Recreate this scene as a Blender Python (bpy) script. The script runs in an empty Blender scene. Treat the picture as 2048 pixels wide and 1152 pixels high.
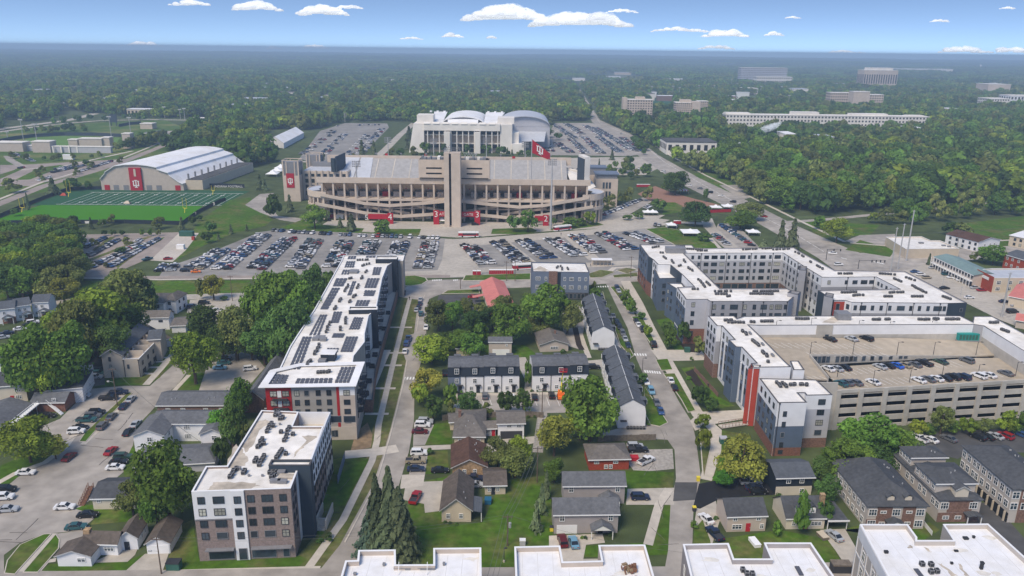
import bpy,bmesh,math,random
from mathutils import Vector,Matrix
R=random.Random(11)
S=bpy.context.scene
COL=S.collection
# --- camera
CAM_H,FPX,HOR,ROLL=108.0,1560.0,100.0,0.0117
TH=math.atan((576-HOR)/FPX)
FW=Vector((0,math.cos(TH),-math.sin(TH)))
U0=Vector((0,math.sin(TH),math.cos(TH)))
RX=(math.cos(ROLL)*Vector((1,0,0))+math.sin(ROLL)*U0).normalized()
UP=(-math.sin(ROLL)*Vector((1,0,0))+math.cos(ROLL)*U0).normalized()
EYE=Vector((0,0,CAM_H))
cam=bpy.data.cameras.new('camera')
cam.sensor_width=36.0
cam.lens=FPX/2048*36
cam.clip_start=1.0
cam.clip_end=90000
co=bpy.data.objects.new('camera',cam)
COL.objects.link(co)
co.matrix_world=Matrix(((RX.x,UP.x,-FW.x,EYE.x),(RX.y,UP.y,-FW.y,EYE.y),(RX.z,UP.z,-FW.z,EYE.z),(0,0,0,1)))
S.camera=co
# --- sky, sun, exposure
SUN_EL,SUN_AZ=math.radians(52),math.radians(215)
W=bpy.data.worlds.new('World')
S.world=W
W.use_nodes=True
wn=W.node_tree
bg=wn.nodes['Background']
sky=wn.nodes.new('ShaderNodeTexSky')
sky.sky_type='NISHITA'
sky.sun_disc=False
sky.sun_elevation=SUN_EL
sky.sun_rotation=SUN_AZ
sky.altitude=300
sky.air_density=1.0
sky.dust_density=0.3
sky.ozone_density=1.6
tcw=wn.nodes.new('ShaderNodeTexCoord')
mpw=wn.nodes.new('ShaderNodeMapping')
mpw.inputs['Scale'].default_value=(1,1,4.5)
mpw.inputs['Location'].default_value=(0,0,0.16)
nmw=wn.nodes.new('ShaderNodeVectorMath')
nmw.operation='NORMALIZE'
wn.links.new(tcw.outputs['Generated'],mpw.inputs['Vector'])
wn.links.new(mpw.outputs['Vector'],nmw.inputs[0])
wn.links.new(nmw.outputs[0],sky.inputs['Vector'])
wn.links.new(sky.outputs['Color'],bg.inputs['Color'])
bg.inputs['Strength'].default_value=0.14
sl=bpy.data.lights.new('sun','SUN')
sl.energy=2.5
sl.angle=math.radians(24)
sl.color=(1.0,0.87,0.7)
so=bpy.data.objects.new('sun',sl)
COL.objects.link(so)
sd=Vector((math.sin(SUN_AZ)*math.cos(SUN_EL),math.cos(SUN_AZ)*math.cos(SUN_EL),math.sin(SUN_EL)))
so.rotation_euler=(-sd).to_track_quat('-Z','Y').to_euler()
so.location=(0,-50,300)
S.view_settings.view_transform='Standard'
S.view_settings.look='None'
S.view_settings.gamma=1
S.view_settings.use_curve_mapping=False
S.view_settings.exposure=0.55
S.cycles.max_bounces=6
S.cycles.diffuse_bounces=3
S.cycles.glossy_bounces=2
S.cycles.transmission_bounces=3
S.cycles.transparent_max_bounces=6
S.cycles.volume_bounces=0
# --- photograph pixel -> place on the ground (or on a plane at height z)
def G(px,py,z=0.0):
 d=FW+(px-1024)/FPX*RX-(py-576)/FPX*UP
 t=(z-CAM_H)/d.z
 return Vector((EYE.x+d.x*t,EYE.y+d.y*t))
def PX(p):
 v=Vector(p)-EYE
 q=v.dot(FW)
 return 1024+FPX*v.dot(RX)/q,576-FPX*v.dot(UP)/q
def HG(g,ytop):
 """height of something standing at g whose top shows at photo row ytop"""
 lo,hi=0.0,100.0
 for _ in range(30):
  m=(lo+hi)/2
  if PX((g.x,g.y,m))[1]>ytop:
   lo=m
  else:
   hi=m
 return lo
def MPP(g):
 """metres per photo pixel at ground point g"""
 return(Vector((g.x,g.y,0))-EYE).dot(FW)/FPX
# --- materials
MATS={}
def mat(name,col,rough=0.85,var=0.12,scale=0.35,spec=0.25,bump=0.0,bscale=6.0,var2=0.0,scale2=0.03,metal=0.0,objcol=False,rnd=0.0,stripe=None,coord='Object',col2=None,scol2=.06):
 m=bpy.data.materials.new(name)
 m.use_nodes=True
 nt=m.node_tree
 b=nt.nodes['Principled BSDF']
 b.inputs['Roughness'].default_value=rough
 b.inputs['Specular IOR Level'].default_value=spec
 b.inputs['Metallic'].default_value=metal
 N=nt.nodes.new
 L=nt.links.new
 tc=N('ShaderNodeTexCoord')
 src=tc.outputs['Object']
 if coord=='World':
  src=N('ShaderNodeNewGeometry').outputs['Position']
 if objcol:
  oi=N('ShaderNodeObjectInfo')
  out=oi.outputs['Color']
 else:
  rgb=N('ShaderNodeRGB')
  rgb.outputs[0].default_value=(*col,1)
  out=rgb.outputs[0]
 def mul(out,fac_out,lo,hi):
  mr=N('ShaderNodeMapRange')
  mr.inputs[1].default_value=0.3
  mr.inputs[2].default_value=0.7
  mr.inputs[3].default_value=lo
  mr.inputs[4].default_value=hi
  L(fac_out,mr.inputs[0])
  mx=N('ShaderNodeMix')
  mx.data_type='RGBA'
  mx.blend_type='MULTIPLY'
  mx.inputs[0].default_value=1
  L(out,mx.inputs[6])
  L(mr.outputs[0],mx.inputs[7])
  return mx.outputs[2]
 if col2:
  n=N('ShaderNodeTexNoise')
  n.inputs['Scale'].default_value=scol2
  n.inputs['Detail'].default_value=7
  n.inputs['Roughness'].default_value=.65
  L(src,n.inputs['Vector'])
  mr=N('ShaderNodeMapRange')
  mr.inputs[1].default_value=.47
  mr.inputs[2].default_value=.68
  L(n.outputs['Fac'],mr.inputs[0])
  mx=N('ShaderNodeMix')
  mx.data_type='RGBA'
  L(mr.outputs[0],mx.inputs[0])
  L(out,mx.inputs[6])
  mx.inputs[7].default_value=(*col2,1)
  out=mx.outputs[2]
 if var:
  n=N('ShaderNodeTexNoise')
  n.inputs['Scale'].default_value=scale
  n.inputs['Detail'].default_value=5
  L(src,n.inputs['Vector'])
  out=mul(out,n.outputs['Fac'],1-var,1+var)
 if var2:
  n=N('ShaderNodeTexNoise')
  n.inputs['Scale'].default_value=scale2
  n.inputs['Detail'].default_value=3
  L(src,n.inputs['Vector'])
  out=mul(out,n.outputs['Fac'],1-var2,1+var2)
 if rnd:
  oi=N('ShaderNodeObjectInfo')
  mr=N('ShaderNodeMapRange')
  mr.inputs[3].default_value=1-rnd
  mr.inputs[4].default_value=1+rnd
  L(oi.outputs['Random'],mr.inputs[0])
  mx=N('ShaderNodeMix')
  mx.data_type='RGBA'
  mx.blend_type='MULTIPLY'
  mx.inputs[0].default_value=1
  L(out,mx.inputs[6])
  L(mr.outputs[0],mx.inputs[7])
  out=mx.outputs[2]
 if stripe:
  w=N('ShaderNodeTexWave')
  w.wave_type='BANDS'
  w.bands_direction=stripe[0]
  w.inputs['Scale'].default_value=stripe[1]
  w.inputs['Distortion'].default_value=0.3
  L(src,w.inputs['Vector'])
  mr=N('ShaderNodeMapRange')
  mr.inputs[3].default_value=1-stripe[2]
  mr.inputs[4].default_value=1+stripe[2]
  L(w.outputs['Fac'],mr.inputs[0])
  mx=N('ShaderNodeMix')
  mx.data_type='RGBA'
  mx.blend_type='MULTIPLY'
  mx.inputs[0].default_value=1
  L(out,mx.inputs[6])
  L(mr.outputs[0],mx.inputs[7])
  out=mx.outputs[2]
 L(out,b.inputs['Base Color'])
 if bump:
  n=N('ShaderNodeTexNoise')
  n.inputs['Scale'].default_value=bscale
  n.inputs['Detail'].default_value=4
  L(src,n.inputs['Vector'])
  bp=N('ShaderNodeBump')
  bp.inputs['Strength'].default_value=bump
  bp.inputs['Distance'].default_value=0.3
  L(n.outputs['Fac'],bp.inputs['Height'])
  L(bp.outputs['Normal'],b.inputs['Normal'])
 MATS[name]=m
 return m
M=MATS
mat('ground_grass',(.075,.098,.038),.95,.3,.12,.1,.4,3,.25,.012,coord='World')
mat('lawn',(.064,.128,.011),.95,.28,.5,.1,.3,5,.2,.04,coord='World',col2=(.15,.135,.05),scol2=.07)
mat('lawn_dry',(.105,.125,.035),.95,.28,.5,.1,.3,5,.2,.05,coord='World',col2=(.2,.16,.085),scol2=.1)
mat('meadow',(.08,.14,.024),.95,.2,.2,.1,.3,4,.2,.02,coord='World',col2=(.17,.16,.06),scol2=.02)
mat('meadow_bright',(.12,.22,.05),.95,.1,.5,.1,0,5,.1,.03,coord='World')
mat('field_tan',(.36,.3,.17),.95,.2,.02,.1,coord='World')
mat('turf_green',(.055,.2,.006),.95,.06,.5,.1,0,5,.05,.03,coord='World')
mat('turf_dark',(.03,.098,.045),.95,.06,.5,.1,0,5,.05,.03,coord='World')
mat('asphalt',(.35,.318,.28),.92,.2,.22,.2,.15,8,.2,.03,coord='World')
mat('asphalt_lot',(.27,.255,.235),.92,.16,.2,.2,.15,8,.2,.03,coord='World')
mat('asphalt_pink',(.32,.27,.235),.92,.14,.2,.2,.15,8,.14,.03,coord='World')
mat('tar',(.13,.12,.11),.9,.2,.5,.2,coord='World')
mat('asphalt_dark',(.085,.083,.082),.9,.2,.25,.25,.15,8,.2,.05,coord='World')
mat('asphalt_black',(.018,.018,.02),.8,.2,.4,.3,.1,8,.1,.06,coord='World')
mat('concrete',(.44,.4,.34),.9,.12,.5,.2,.1,8,.12,.05,coord='World')
mat('concrete_light',(.52,.47,.4),.9,.1,.6,.2,0,8,.12,.05,coord='World')
mat('gravel',(.38,.35,.31),.95,.22,1.2,.1,.5,12,.12,.06,coord='World')
mat('dirt',(.25,.18,.11),.95,.25,.6,.1,.4,6,coord='World')
mat('brick_paving',(.3,.17,.12),.9,.15,.8,.1,coord='World')
mat('paint_white',(.75,.74,.7),.7,.15,1.5)
mat('roof_white',(.8,.77,.72),.75,.1,.5,.2,0,8,.12,.06,col2=(.66,.61,.53),scol2=.09)
mat('roof_bright',(.8,.8,.81),.7,.06,.5,.2,0,8,.06,.05,col2=(.7,.68,.64),scol2=.08)
mat('roof_stain',(.5,.44,.36),.9,.25,.5,.1,0,8,.2,.15)
mat('coping_dark',(.09,.085,.085),.6,.1)
mat('coping_white',(.8,.8,.8),.6,.04)
mat('siding_white',(.74,.74,.75),.7,.05,.4,.2,0,8,.03,.05,stripe=('Z',1.8,.04))
mat('siding_grey',(.33,.33,.35),.75,.06,.4,.2,stripe=('Z',1.8,.05))
mat('siding_lightgrey',(.46,.46,.49),.75,.06,.4,.2,stripe=('Z',1.8,.05))
mat('siding_blue',(.105,.14,.195),.7,.07,.4,.2,stripe=('Z',1.8,.05))
mat('siding_navy',(.02,.028,.042),.6,.1,.4,.3,stripe=('Z',1.8,.06))
mat('siding_bluegrey',(.15,.185,.25),.7,.07,.4,.2,stripe=('Z',1.8,.05))
mat('siding_darkblue',(.045,.062,.082),.7,.08,.4,.2,stripe=('Z',1.8,.08))
mat('siding_red',(.38,.018,.02),.55,.08,.4,.3,stripe=('Z',1.8,.05))
mat('siding_rust',(.4,.062,.04),.65,.08,.4,.2)
mat('siding_greige',(.34,.32,.295),.75,.06,.4,.2,stripe=('X',1.2,.03))
mat('siding_taupe',(.5,.455,.41),.75,.06,.4,.2,stripe=('Z',2.2,.05))
mat('siding_mauve',(.36,.33,.325),.75,.06,.4,.2,stripe=('Z',2.2,.05))
mat('siding_tan',(.56,.48,.37),.75,.06,.4,.2,stripe=('Z',2.2,.05))
mat('siding_cream',(.62,.56,.46),.75,.06,.4,.2,stripe=('Z',2.2,.04))
mat('siding_beige',(.5,.43,.37),.75,.06,.4,.2,stripe=('Z',2.0,.05))
mat('stucco',(.5,.44,.37),.85,.06,.5,.2,0,8,.08,.1)
mat('brick_mauve',(.26,.205,.185),.85,.18,2.5,.2,stripe=('Z',3.0,.08))
mat('brick_red',(.21,.1,.07),.85,.25,2.5,.2,stripe=('Z',3.0,.08))
mat('brick_bright',(.33,.06,.03),.85,.2,2.5,.2,stripe=('Z',3.0,.08))
mat('brick_tan',(.38,.26,.15),.85,.35,1.8,.2,stripe=('Z',3.0,.1))
mat('brick_brown',(.21,.125,.095),.85,.3,2.5,.2,stripe=('Z',3.0,.1))
mat('shingle_grey',(.13,.135,.145),.9,.18,1.2,.1,.2,9,.12,.15,stripe=('Z',3.2,.1))
mat('shingle_dark',(.082,.086,.093),.9,.18,1.2,.1,.2,9,.15,.15,stripe=('Z',3.2,.1))
mat('shingle_slate',(.1,.11,.125),.9,.15,1.2,.1,.2,9,.1,.15,stripe=('Z',3.2,.08))
mat('shingle_brown',(.12,.1,.085),.9,.2,1.2,.1,.2,9,.18,.15,stripe=('Z',3.2,.1))
mat('shingle_rust',(.105,.06,.045),.9,.2,1.2,.1,.2,9,.2,.15,stripe=('Z',3.2,.1))
mat('shingle_taupe',(.16,.145,.13),.9,.18,1.2,.1,.2,9,.15,.15,stripe=('Z',3.2,.1))
mat('roof_pink',(.55,.19,.165),.7,.08,.6,.2,0,8,.08,.1)
mat('roof_teal',(.19,.27,.26),.6,.1,.6,.3,0,8,.08,.1)
mat('roof_metal',(.5,.52,.56),.5,.08,.4,.3,0,8,.06,.05)
mat('trim_white',(.78,.78,.77),.6,.04)
mat('trim_dark',(.045,.045,.05),.6,.1)
mat('metal_grey',(.22,.22,.23),.5,.12,1,.4)
mat('unit_grey',(.2,.2,.205),.6,.25,2.5,.3)
mat('unit_dark',(.03,.03,.032),.6,.2,3,.3)
mat('solar_cell',(.085,.088,.105),.5,.15,2,.5)
mat('glass',(.04,.055,.07),.1,.3,.8,.5,rnd=.6)
mat('glass_blue',(.03,.05,.07),.1,.3,.8,.5,rnd=.5)
mat('blind',(.42,.42,.36),.8,.2,2,rnd=.4)
mat('deck',(.42,.36,.28),.9,.1,.4,.15,.1,6,.1,.05)
mat('garage_concrete',(.46,.43,.38),.9,.1,.5,.2,0,8,.12,.08)
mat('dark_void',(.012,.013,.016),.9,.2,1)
mat('wood_brown',(.2,.1,.06),.85,.25,1.5)
mat('wood_grey',(.18,.15,.12),.9,.3,1.5)
mat('door_red',(.45,.02,.03),.6,.05)
mat('door_dark',(.03,.035,.045),.5,.1)
mat('crimson',(.4,.012,.025),.7,.06,.8)
mat('orange',(.85,.18,.02),.6,.08,.8)
mat('teal_box',(.02,.26,.24),.6,.1,.8)
mat('blue_bin',(.02,.12,.22),.6,.1,.8)
mat('green_box',(.04,.12,.09),.6,.1,.8)
mat('canvas_white',(.84,.84,.84),.8,.03)
mat('limestone',(.56,.47,.385),.88,.08,.25,.15,0,8,.08,.03)
mat('limestone_pale',(.76,.72,.66),.88,.06,.15,.15,0,8,.08,.03)
mat('seat_grey',(.36,.35,.34),.7,.12,.4,.2,stripe=('Z',2.2,.12))
mat('underdeck',(.5,.42,.34),.9,.12,.4,.15)
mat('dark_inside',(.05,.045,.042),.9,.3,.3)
mat('bark',(.11,.08,.06),.95,.25,3,.1)
mat('pole_wood',(.14,.1,.075),.9,.25,2)
mat('pole_steel',(.42,.42,.42),.5,.08,1,.4)
mat('wire',(.12,.13,.12),.6,.1)
mat('rubber',(.012,.012,.013),.8,.1)
mat('rim',(.35,.35,.37),.35,.1,3,.5,metal=.6)
mat('car_glass',(.018,.022,.028),.08,.2,1,.6)
mat('lamp_red',(.35,.01,.01),.3,.1)
mat('lamp_clear',(.7,.7,.68),.2,.1)
mat('yellow',(.75,.6,.05),.6,.05)
mat('flower_red',(.4,.05,.04),.9,.2)
mat('mulch',(.035,.027,.022),.95,.3,2)
mat('skin',(.5,.3,.22),.7,.05)
mat('cloth',(.1,.1,.14),.8,.2,objcol=True)
mat('car_paint',(.5,.5,.5),.32,.03,1,.5,objcol=True)
for n_,c_ in dict(white=(.75,.75,.75),silver=(.42,.43,.45),grey=(.13,.135,.145),black=(.014,.014,.016),blue=(.03,.08,.2),red=(.3,.015,.02),teal=(.03,.1,.12),tan=(.35,.3,.22)).items():
 mat('paint_'+n_+'_car',c_,.35,.03,1,.5)
def leafmat(name,col,hue=.016):
 m=bpy.data.materials.new(name)
 m.use_nodes=True
 nt=m.node_tree
 N=nt.nodes.new
 L=nt.links.new
 b=nt.nodes['Principled BSDF']
 b.inputs['Roughness'].default_value=.85
 b.inputs['Specular IOR Level'].default_value=.12
 rgb=N('ShaderNodeRGB')
 rgb.outputs[0].default_value=(*col,1)
 oi=N('ShaderNodeObjectInfo')
 geo=N('ShaderNodeNewGeometry')
 tc=N('ShaderNodeTexCoord')
 ns=N('ShaderNodeTexNoise')
 ns.inputs['Scale'].default_value=.35
 ns.inputs['Detail'].default_value=3
 L(tc.outputs['Object'],ns.inputs['Vector'])
 hs=N('ShaderNodeHueSaturation')
 mr=N('ShaderNodeMapRange')
 mr.inputs[3].default_value=.5-hue
 mr.inputs[4].default_value=.5+hue*.6
 L(oi.outputs['Random'],mr.inputs[0])
 L(mr.outputs[0],hs.inputs['Hue'])
 hs.inputs['Saturation'].default_value=.95
 m1=N('ShaderNodeMapRange')
 m1.inputs[3].default_value=.72
 m1.inputs[4].default_value=1.3
 L(geo.outputs['Random Per Island'],m1.inputs[0])
 m2=N('ShaderNodeMapRange')
 m2.inputs[1].default_value=.3
 m2.inputs[2].default_value=.7
 m2.inputs[3].default_value=.65
 m2.inputs[4].default_value=1.35
 L(ns.outputs['Fac'],m2.inputs[0])
 mm=N('ShaderNodeMath')
 mm.operation='MULTIPLY'
 L(m1.outputs[0],mm.inputs[0])
 L(m2.outputs[0],mm.inputs[1])
 m3=N('ShaderNodeMapRange')
 m3.inputs[3].default_value=.66
 m3.inputs[4].default_value=1.3
 mo=N('ShaderNodeMath')
 mo.operation='FRACT'
 mk=N('ShaderNodeMath')
 mk.operation='MULTIPLY'
 mk.inputs[1].default_value=7.31
 L(oi.outputs['Random'],mk.inputs[0])
 L(mk.outputs[0],mo.inputs[0])
 L(mo.outputs[0],m3.inputs[0])
 mm2=N('ShaderNodeMath')
 mm2.operation='MULTIPLY'
 L(mm.outputs[0],mm2.inputs[0])
 L(m3.outputs[0],mm2.inputs[1])
 L(mm2.outputs[0],hs.inputs['Value'])
 L(rgb.outputs[0],hs.inputs['Color'])
 L(hs.outputs[0],b.inputs['Base Color'])
 tr=N('ShaderNodeBsdfTranslucent')
 L(hs.outputs[0],tr.inputs['Color'])
 mx=N('ShaderNodeMixShader')
 mx.inputs[0].default_value=.35
 L(b.outputs[0],mx.inputs[1])
 L(tr.outputs[0],mx.inputs[2])
 L(mx.outputs[0],nt.nodes['Material Output'].inputs['Surface'])
 MATS[name]=m
 return m
leafmat('leaf_green',(0.143,0.264,0.032))
leafmat('leaf_dark',(0.097,0.18,0.036))
leafmat('leaf_yellowgreen',(0.252,0.343,0.027))
leafmat('leaf_yellow',(0.353,0.361,0.05))
leafmat('leaf_olive',(0.202,0.246,0.059))
leafmat('leaf_conifer',(0.16,0.207,0.099))
leafmat('leaf_bluefir',(0.134,0.211,0.144))
leafmat('leaf_bright',(0.109,0.334,0.027))
leafmat('leaf_rust',(0.302,0.176,0.068))
# --- mesh building
class MB:
 def __init__(s):
  s.v,s.f,s.m=[],[],[]
 def poly(s,pts,m=0):
  n=len(s.v)
  s.v+=[tuple(p) for p in pts]
  s.f.append(tuple(range(n,n+len(pts))))
  s.m.append(m)
  return s
 def box(s,x0,y0,z0,x1,y1,z1,m=0):
  return s.prism([(x0,y0),(x1,y0),(x1,y1),(x0,y1)],z0,z1,m)
 def prism(s,pts,z0,z1,m=0,mt=None,bottom=True,top=True):
  pts=[(p[0],p[1]) for p in pts]
  a=sum(pts[i-1][0]*pts[i][1]-pts[i][0]*pts[i-1][1] for i in range(len(pts)))
  if a<0:
   pts=pts[::-1]
  n=len(pts)
  b=len(s.v)
  s.v+=[(x,y,z0) for x,y in pts]+[(x,y,z1) for x,y in pts]
  for i in range(n):
   j=(i+1)%n
   s.f.append((b+i,b+j,b+n+j,b+n+i))
   s.m.append(m)
  if top:
   s.f.append(tuple(b+n+i for i in range(n)))
   s.m.append(m if mt is None else mt)
  if bottom:
   s.f.append(tuple(b+i for i in reversed(range(n))))
   s.m.append(m)
  return s
 def obox(s,c,d,L,Wd,z0,z1,m=0):
  """box centred on c in plan, long axis along d"""
  d=Vector((d[0],d[1])).normalized()
  n=Vector((-d.y,d.x))
  c=Vector((c[0],c[1]))
  p=[c-d*L/2-n*Wd/2,c+d*L/2-n*Wd/2,c+d*L/2+n*Wd/2,c-d*L/2+n*Wd/2]
  return s.prism(p,z0,z1,m)
 def bar(s,a,b,w,z0,z1,m=0):
  a,b=Vector((a[0],a[1])),Vector((b[0],b[1]))
  if(b-a).length<1e-4:
   return s
  return s.obox((a+b)/2,b-a,(b-a).length,w,z0,z1,m)
 def tube(s,p,q,r0,r1=None,n=6,m=0):
  r1=r0 if r1 is None else r1
  p,q=Vector(p),Vector(q)
  d=(q-p)
  if d.length<1e-6:
   return s
  d.normalize()
  x=d.orthogonal().normalized()
  y=d.cross(x)
  b=len(s.v)
  for c,r in((p,r0),(q,r1)):
   for i in range(n):
    a=2*math.pi*i/n
    s.v.append(tuple(c+(x*math.cos(a)+y*math.sin(a))*r))
  for i in range(n):
   j=(i+1)%n
   s.f.append((b+i,b+j,b+n+j,b+n+i))
   s.m.append(m)
  s.f.append(tuple(b+i for i in reversed(range(n))))
  s.f.append(tuple(b+n+i for i in range(n)))
  s.m+=[m,m]
  return s
 def slab(s,pts,t,m=0):
  """flat or sloping polygon of 3-D points given a thickness downwards"""
  b=len(s.v)
  n=len(pts)
  s.v+=[tuple(p) for p in pts]+[(p[0],p[1],p[2]-t) for p in pts]
  s.f.append(tuple(b+i for i in range(n)))
  s.f.append(tuple(b+n+i for i in reversed(range(n))))
  s.m+=[m,m]
  for i in range(n):
   j=(i+1)%n
   s.f.append((b+j,b+i,b+n+i,b+n+j))
   s.m.append(m)
  return s
 def mesh(s,name,mats):
  me=bpy.data.meshes.new(name)
  me.from_pydata(s.v,[],s.f)
  for k in(mats if isinstance(mats,(list,tuple)) else[mats]):
   me.materials.append(M[k] if isinstance(k,str) else k)
  if any(s.m):
   me.polygons.foreach_set('material_index',s.m)
  me.update()
  return me
 def build(s,name,mats,parent=None,**kw):
  if not s.f:
   return None
  if parent is not None:
   o=parent.location
   q=[(x-o.x,y-o.y,z-o.z) for x,y,z in s.v]
   s.v=q
  ob=bpy.data.objects.new(name,s.mesh(name,mats))
  COL.objects.link(ob)
  if parent is not None:
   ob.parent=parent
  tag(ob,**kw)
  return ob
def tag(o,label=None,cat=None,group=None,kind=None):
 if label:
  o['label']=label
 if cat:
  o['category']=cat
 if group:
  o['group']=group
 if kind:
  o['kind']=kind
 return o
def thing(name,label,cat,loc=(0,0,0),group=None,rz=0.0):
 o=bpy.data.objects.new(name,None)
 o.empty_display_size=1
 COL.objects.link(o)
 o.location=(loc[0],loc[1],loc[2] if len(loc)>2 else 0)
 o.rotation_euler=(0,0,rz)
 return tag(o,label,cat,group)
def inst(name,me,parent=None,loc=(0,0,0),rz=0.0,sc=None,**kw):
 """an object that shares mesh data; loc is a world place, turned into the parent's"""
 o=bpy.data.objects.new(name,me)
 COL.objects.link(o)
 l=Vector((loc[0],loc[1],loc[2] if len(loc)>2 else 0))
 if parent is not None:
  o.parent=parent
  l=l-parent.location
 o.location=l
 o.rotation_euler=(0,0,rz)
 if sc:
  o.scale=sc
 tag(o,**kw)
 return o
def offset(pts,t):
 """polygon moved inwards by t (pts any winding)"""
 p=[Vector((q[0],q[1])) for q in pts]
 a=sum(p[i-1].x*p[i].y-p[i].x*p[i-1].y for i in range(len(p)))
 sg=1 if a>0 else-1
 out=[]
 n=len(p)
 for i in range(n):
  d0=(p[i]-p[i-1]).normalized()
  d1=(p[(i+1)%n]-p[i]).normalized()
  n0=Vector((-d0.y,d0.x))*sg
  n1=Vector((-d1.y,d1.x))*sg
  b=(n0+n1)
  k=b.length_squared
  out.append(p[i]+b*(2*t/k if k>.3 else t))
 return out
def ring(mb,pts,t,z0,z1,m=0):
 """a band of width t along the inside of a polygon's edge"""
 q=offset(pts,t)
 n=len(pts)
 p=[Vector((a[0],a[1])) for a in pts]
 for i in range(n):
  j=(i+1)%n
  mb.prism([p[i],p[j],q[j],q[i]],z0,z1,m)
def P(*pp,z=0.0):
 return[G(a,b,z) for a,b in pp]
def sheet(name,pts,m,lev,**kw):
 mb=MB()
 a=sum(pts[i-1].x*pts[i].y-pts[i].x*pts[i-1].y for i in range(len(pts)))
 if a<0:
  pts=pts[::-1]
 mb.poly([(p.x,p.y,0) for p in pts])
 o=mb.build(name,m,kind=kw.pop('kind','structure'),**kw)
 SHEETS.append((lev,len(SHEETS),o))
 return o
SHEETS=[]
def settle_sheets():
 """every sheet a hair above the ones it lies on"""
 for i,(l,n,o) in enumerate(sorted(SHEETS,key=lambda t:t[:2])):
  o.location.z=.004+i*.0005
def ribbon(px,w,closed=False):
 c=[G(a,b) for a,b in px]
 l,r=[],[]
 for i,p in enumerate(c):
  d=(c[min(i+1,len(c)-1)]-c[max(i-1,0)]).normalized()
  n=Vector((-d.y,d.x))
  ww=w[i] if isinstance(w,(list,tuple)) else w
  l.append(p+n*ww/2)
  r.append(p-n*ww/2)
 return r+l[::-1]
def island(name,pts,m='lawn',h=.12,kerb=.22,**kw):
 h+=.1
 """raised kerbed bed: a concrete kerb round a planted top"""
 k=MB()
 ring(k,pts,kerb,0,h)
 k.build('kerb','concrete_light',kind='structure')
 mb=MB()
 mb.prism(offset(pts,kerb),0,h-.02,bottom=False)
 return mb.build(name,m,kind='structure',**kw)
def text_mesh(txt,size,depth=.04):
 cu=bpy.data.curves.new('lettering','FONT')
 cu.body=txt
 cu.size=size
 cu.extrude=depth
 cu.align_x='CENTER'
 cu.resolution_u=3
 ob=bpy.data.objects.new('lettering',cu)
 COL.objects.link(ob)
 dg=bpy.context.evaluated_depsgraph_get()
 me=bpy.data.meshes.new_from_object(ob.evaluated_get(dg))
 bpy.data.objects.remove(ob)
 return me
def sign_text(txt,size,parent,loc,nrm,m='paint_white',bold=0.0):
 """upright lettering on a wall whose outward normal is nrm"""
 me=text_mesh(txt,size)
 me.materials.clear()
 me.materials.append(M[m])
 o=bpy.data.objects.new('lettering',me)
 COL.objects.link(o)
 o.parent=parent
 l=Vector(loc)-parent.location
 o.location=l
 rz=math.atan2(nrm[1],nrm[0])+math.pi/2
 o.rotation_euler=(math.pi/2,0,rz)
 return o
def trident(mb,c,u,h,n,d=.12,m=0):
 """an interlocked IU-like emblem: a U crossed by an upright bar with serifs; c lower centre, u along the wall, n outward"""
 u=Vector((u[0],u[1],0)).normalized()
 n=Vector((n[0],n[1],0)).normalized()
 cnt=[0]
 def r(x0,z0,x1,z1):
  cnt[0]+=1
  dd=d+cnt[0]*.006
  a=Vector(c)+u*x0*h+Vector((0,0,z0*h))+n*dd
  b=Vector(c)+u*x1*h+Vector((0,0,z1*h))+n*dd
  q=[a,a+u*(x1-x0)*h,b,b-u*(x1-x0)*h]
  i=len(mb.v)
  mb.v+=[tuple(p) for p in q]+[tuple(p-n*d*.9) for p in q]
  for f in((0,1,2,3),(1,0,4,5),(2,1,5,6),(3,2,6,7),(0,3,7,4)):
   mb.f.append(tuple(i+k for k in f))
   mb.m.append(m)
 r(-.07,0,.07,1)
 r(-.2,.9,.2,1)
 r(-.2,0,.2,.1)
 for s in(-1,1):
  x0,x1=(.24,.38) if s>0 else(-.38,-.24)
  r(x0,.3,x1,.9)
  r(min(x0,x1)-.06,.8,max(x0,x1)+.06,.9)
 r(-.38,.2,-.07,.34)
 r(.07,.2,.38,.34)
# --- the ground and what is laid on it
CLEAR=[]
mb=MB()
mb.poly([(-14000,-400,0),(14000,-400,0),(14000,12500,0),(-14000,12500,0)])
mb.build('ground','ground_grass',kind='structure')
# --- sports grounds far left
sheet('meadow',P((0,400),(0,262),(120,248),(330,240),(480,300),(440,330),(300,330),(180,366),(60,390)),'meadow',1)
sheet('road',ribbon([(-60,275),(0,258),(70,249),(140,240),(190,227)],14),'concrete',3)
sheet('road',ribbon([(-30,268),(60,255),(130,247),(200,241),(300,239),(420,241)],10),'concrete',4)
sheet('path',ribbon([(40,340),(140,330),(200,316),(265,302)],4),'concrete_light',3)
sheet('road',ribbon([(-20,415),(90,371),(180,345),(240,326),(300,302),(330,290)],9),'asphalt_pink',3)
sheet('pavement',ribbon([(-20,406),(80,366),(170,340),(228,323),(290,298),(320,285)],3),'concrete_light',4)
sheet('road',ribbon([(60,310),(14,312),(22,321),(46,334)],7),'asphalt',4)
sheet('parking_lot',P((0,330),(56,329),(250,318),(232,330),(60,372),(0,372)),'asphalt_pink',2)
sheet('lawn',P((0,349),(28,340),(40,334),(50,336),(0,358)),'lawn',3)
sheet('lawn',P((30,360),(80,335),(120,330),(130,332),(60,359)),'lawn',3)
sheet('outfield',P((30,288),(60,276),(120,272),(240,275),(225,300),(105,300)),'meadow_bright',3)
sheet('parking_lot',P((300,275),(335,262),(420,258),(420,266),(350,275),(320,290)),'asphalt',3)
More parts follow.
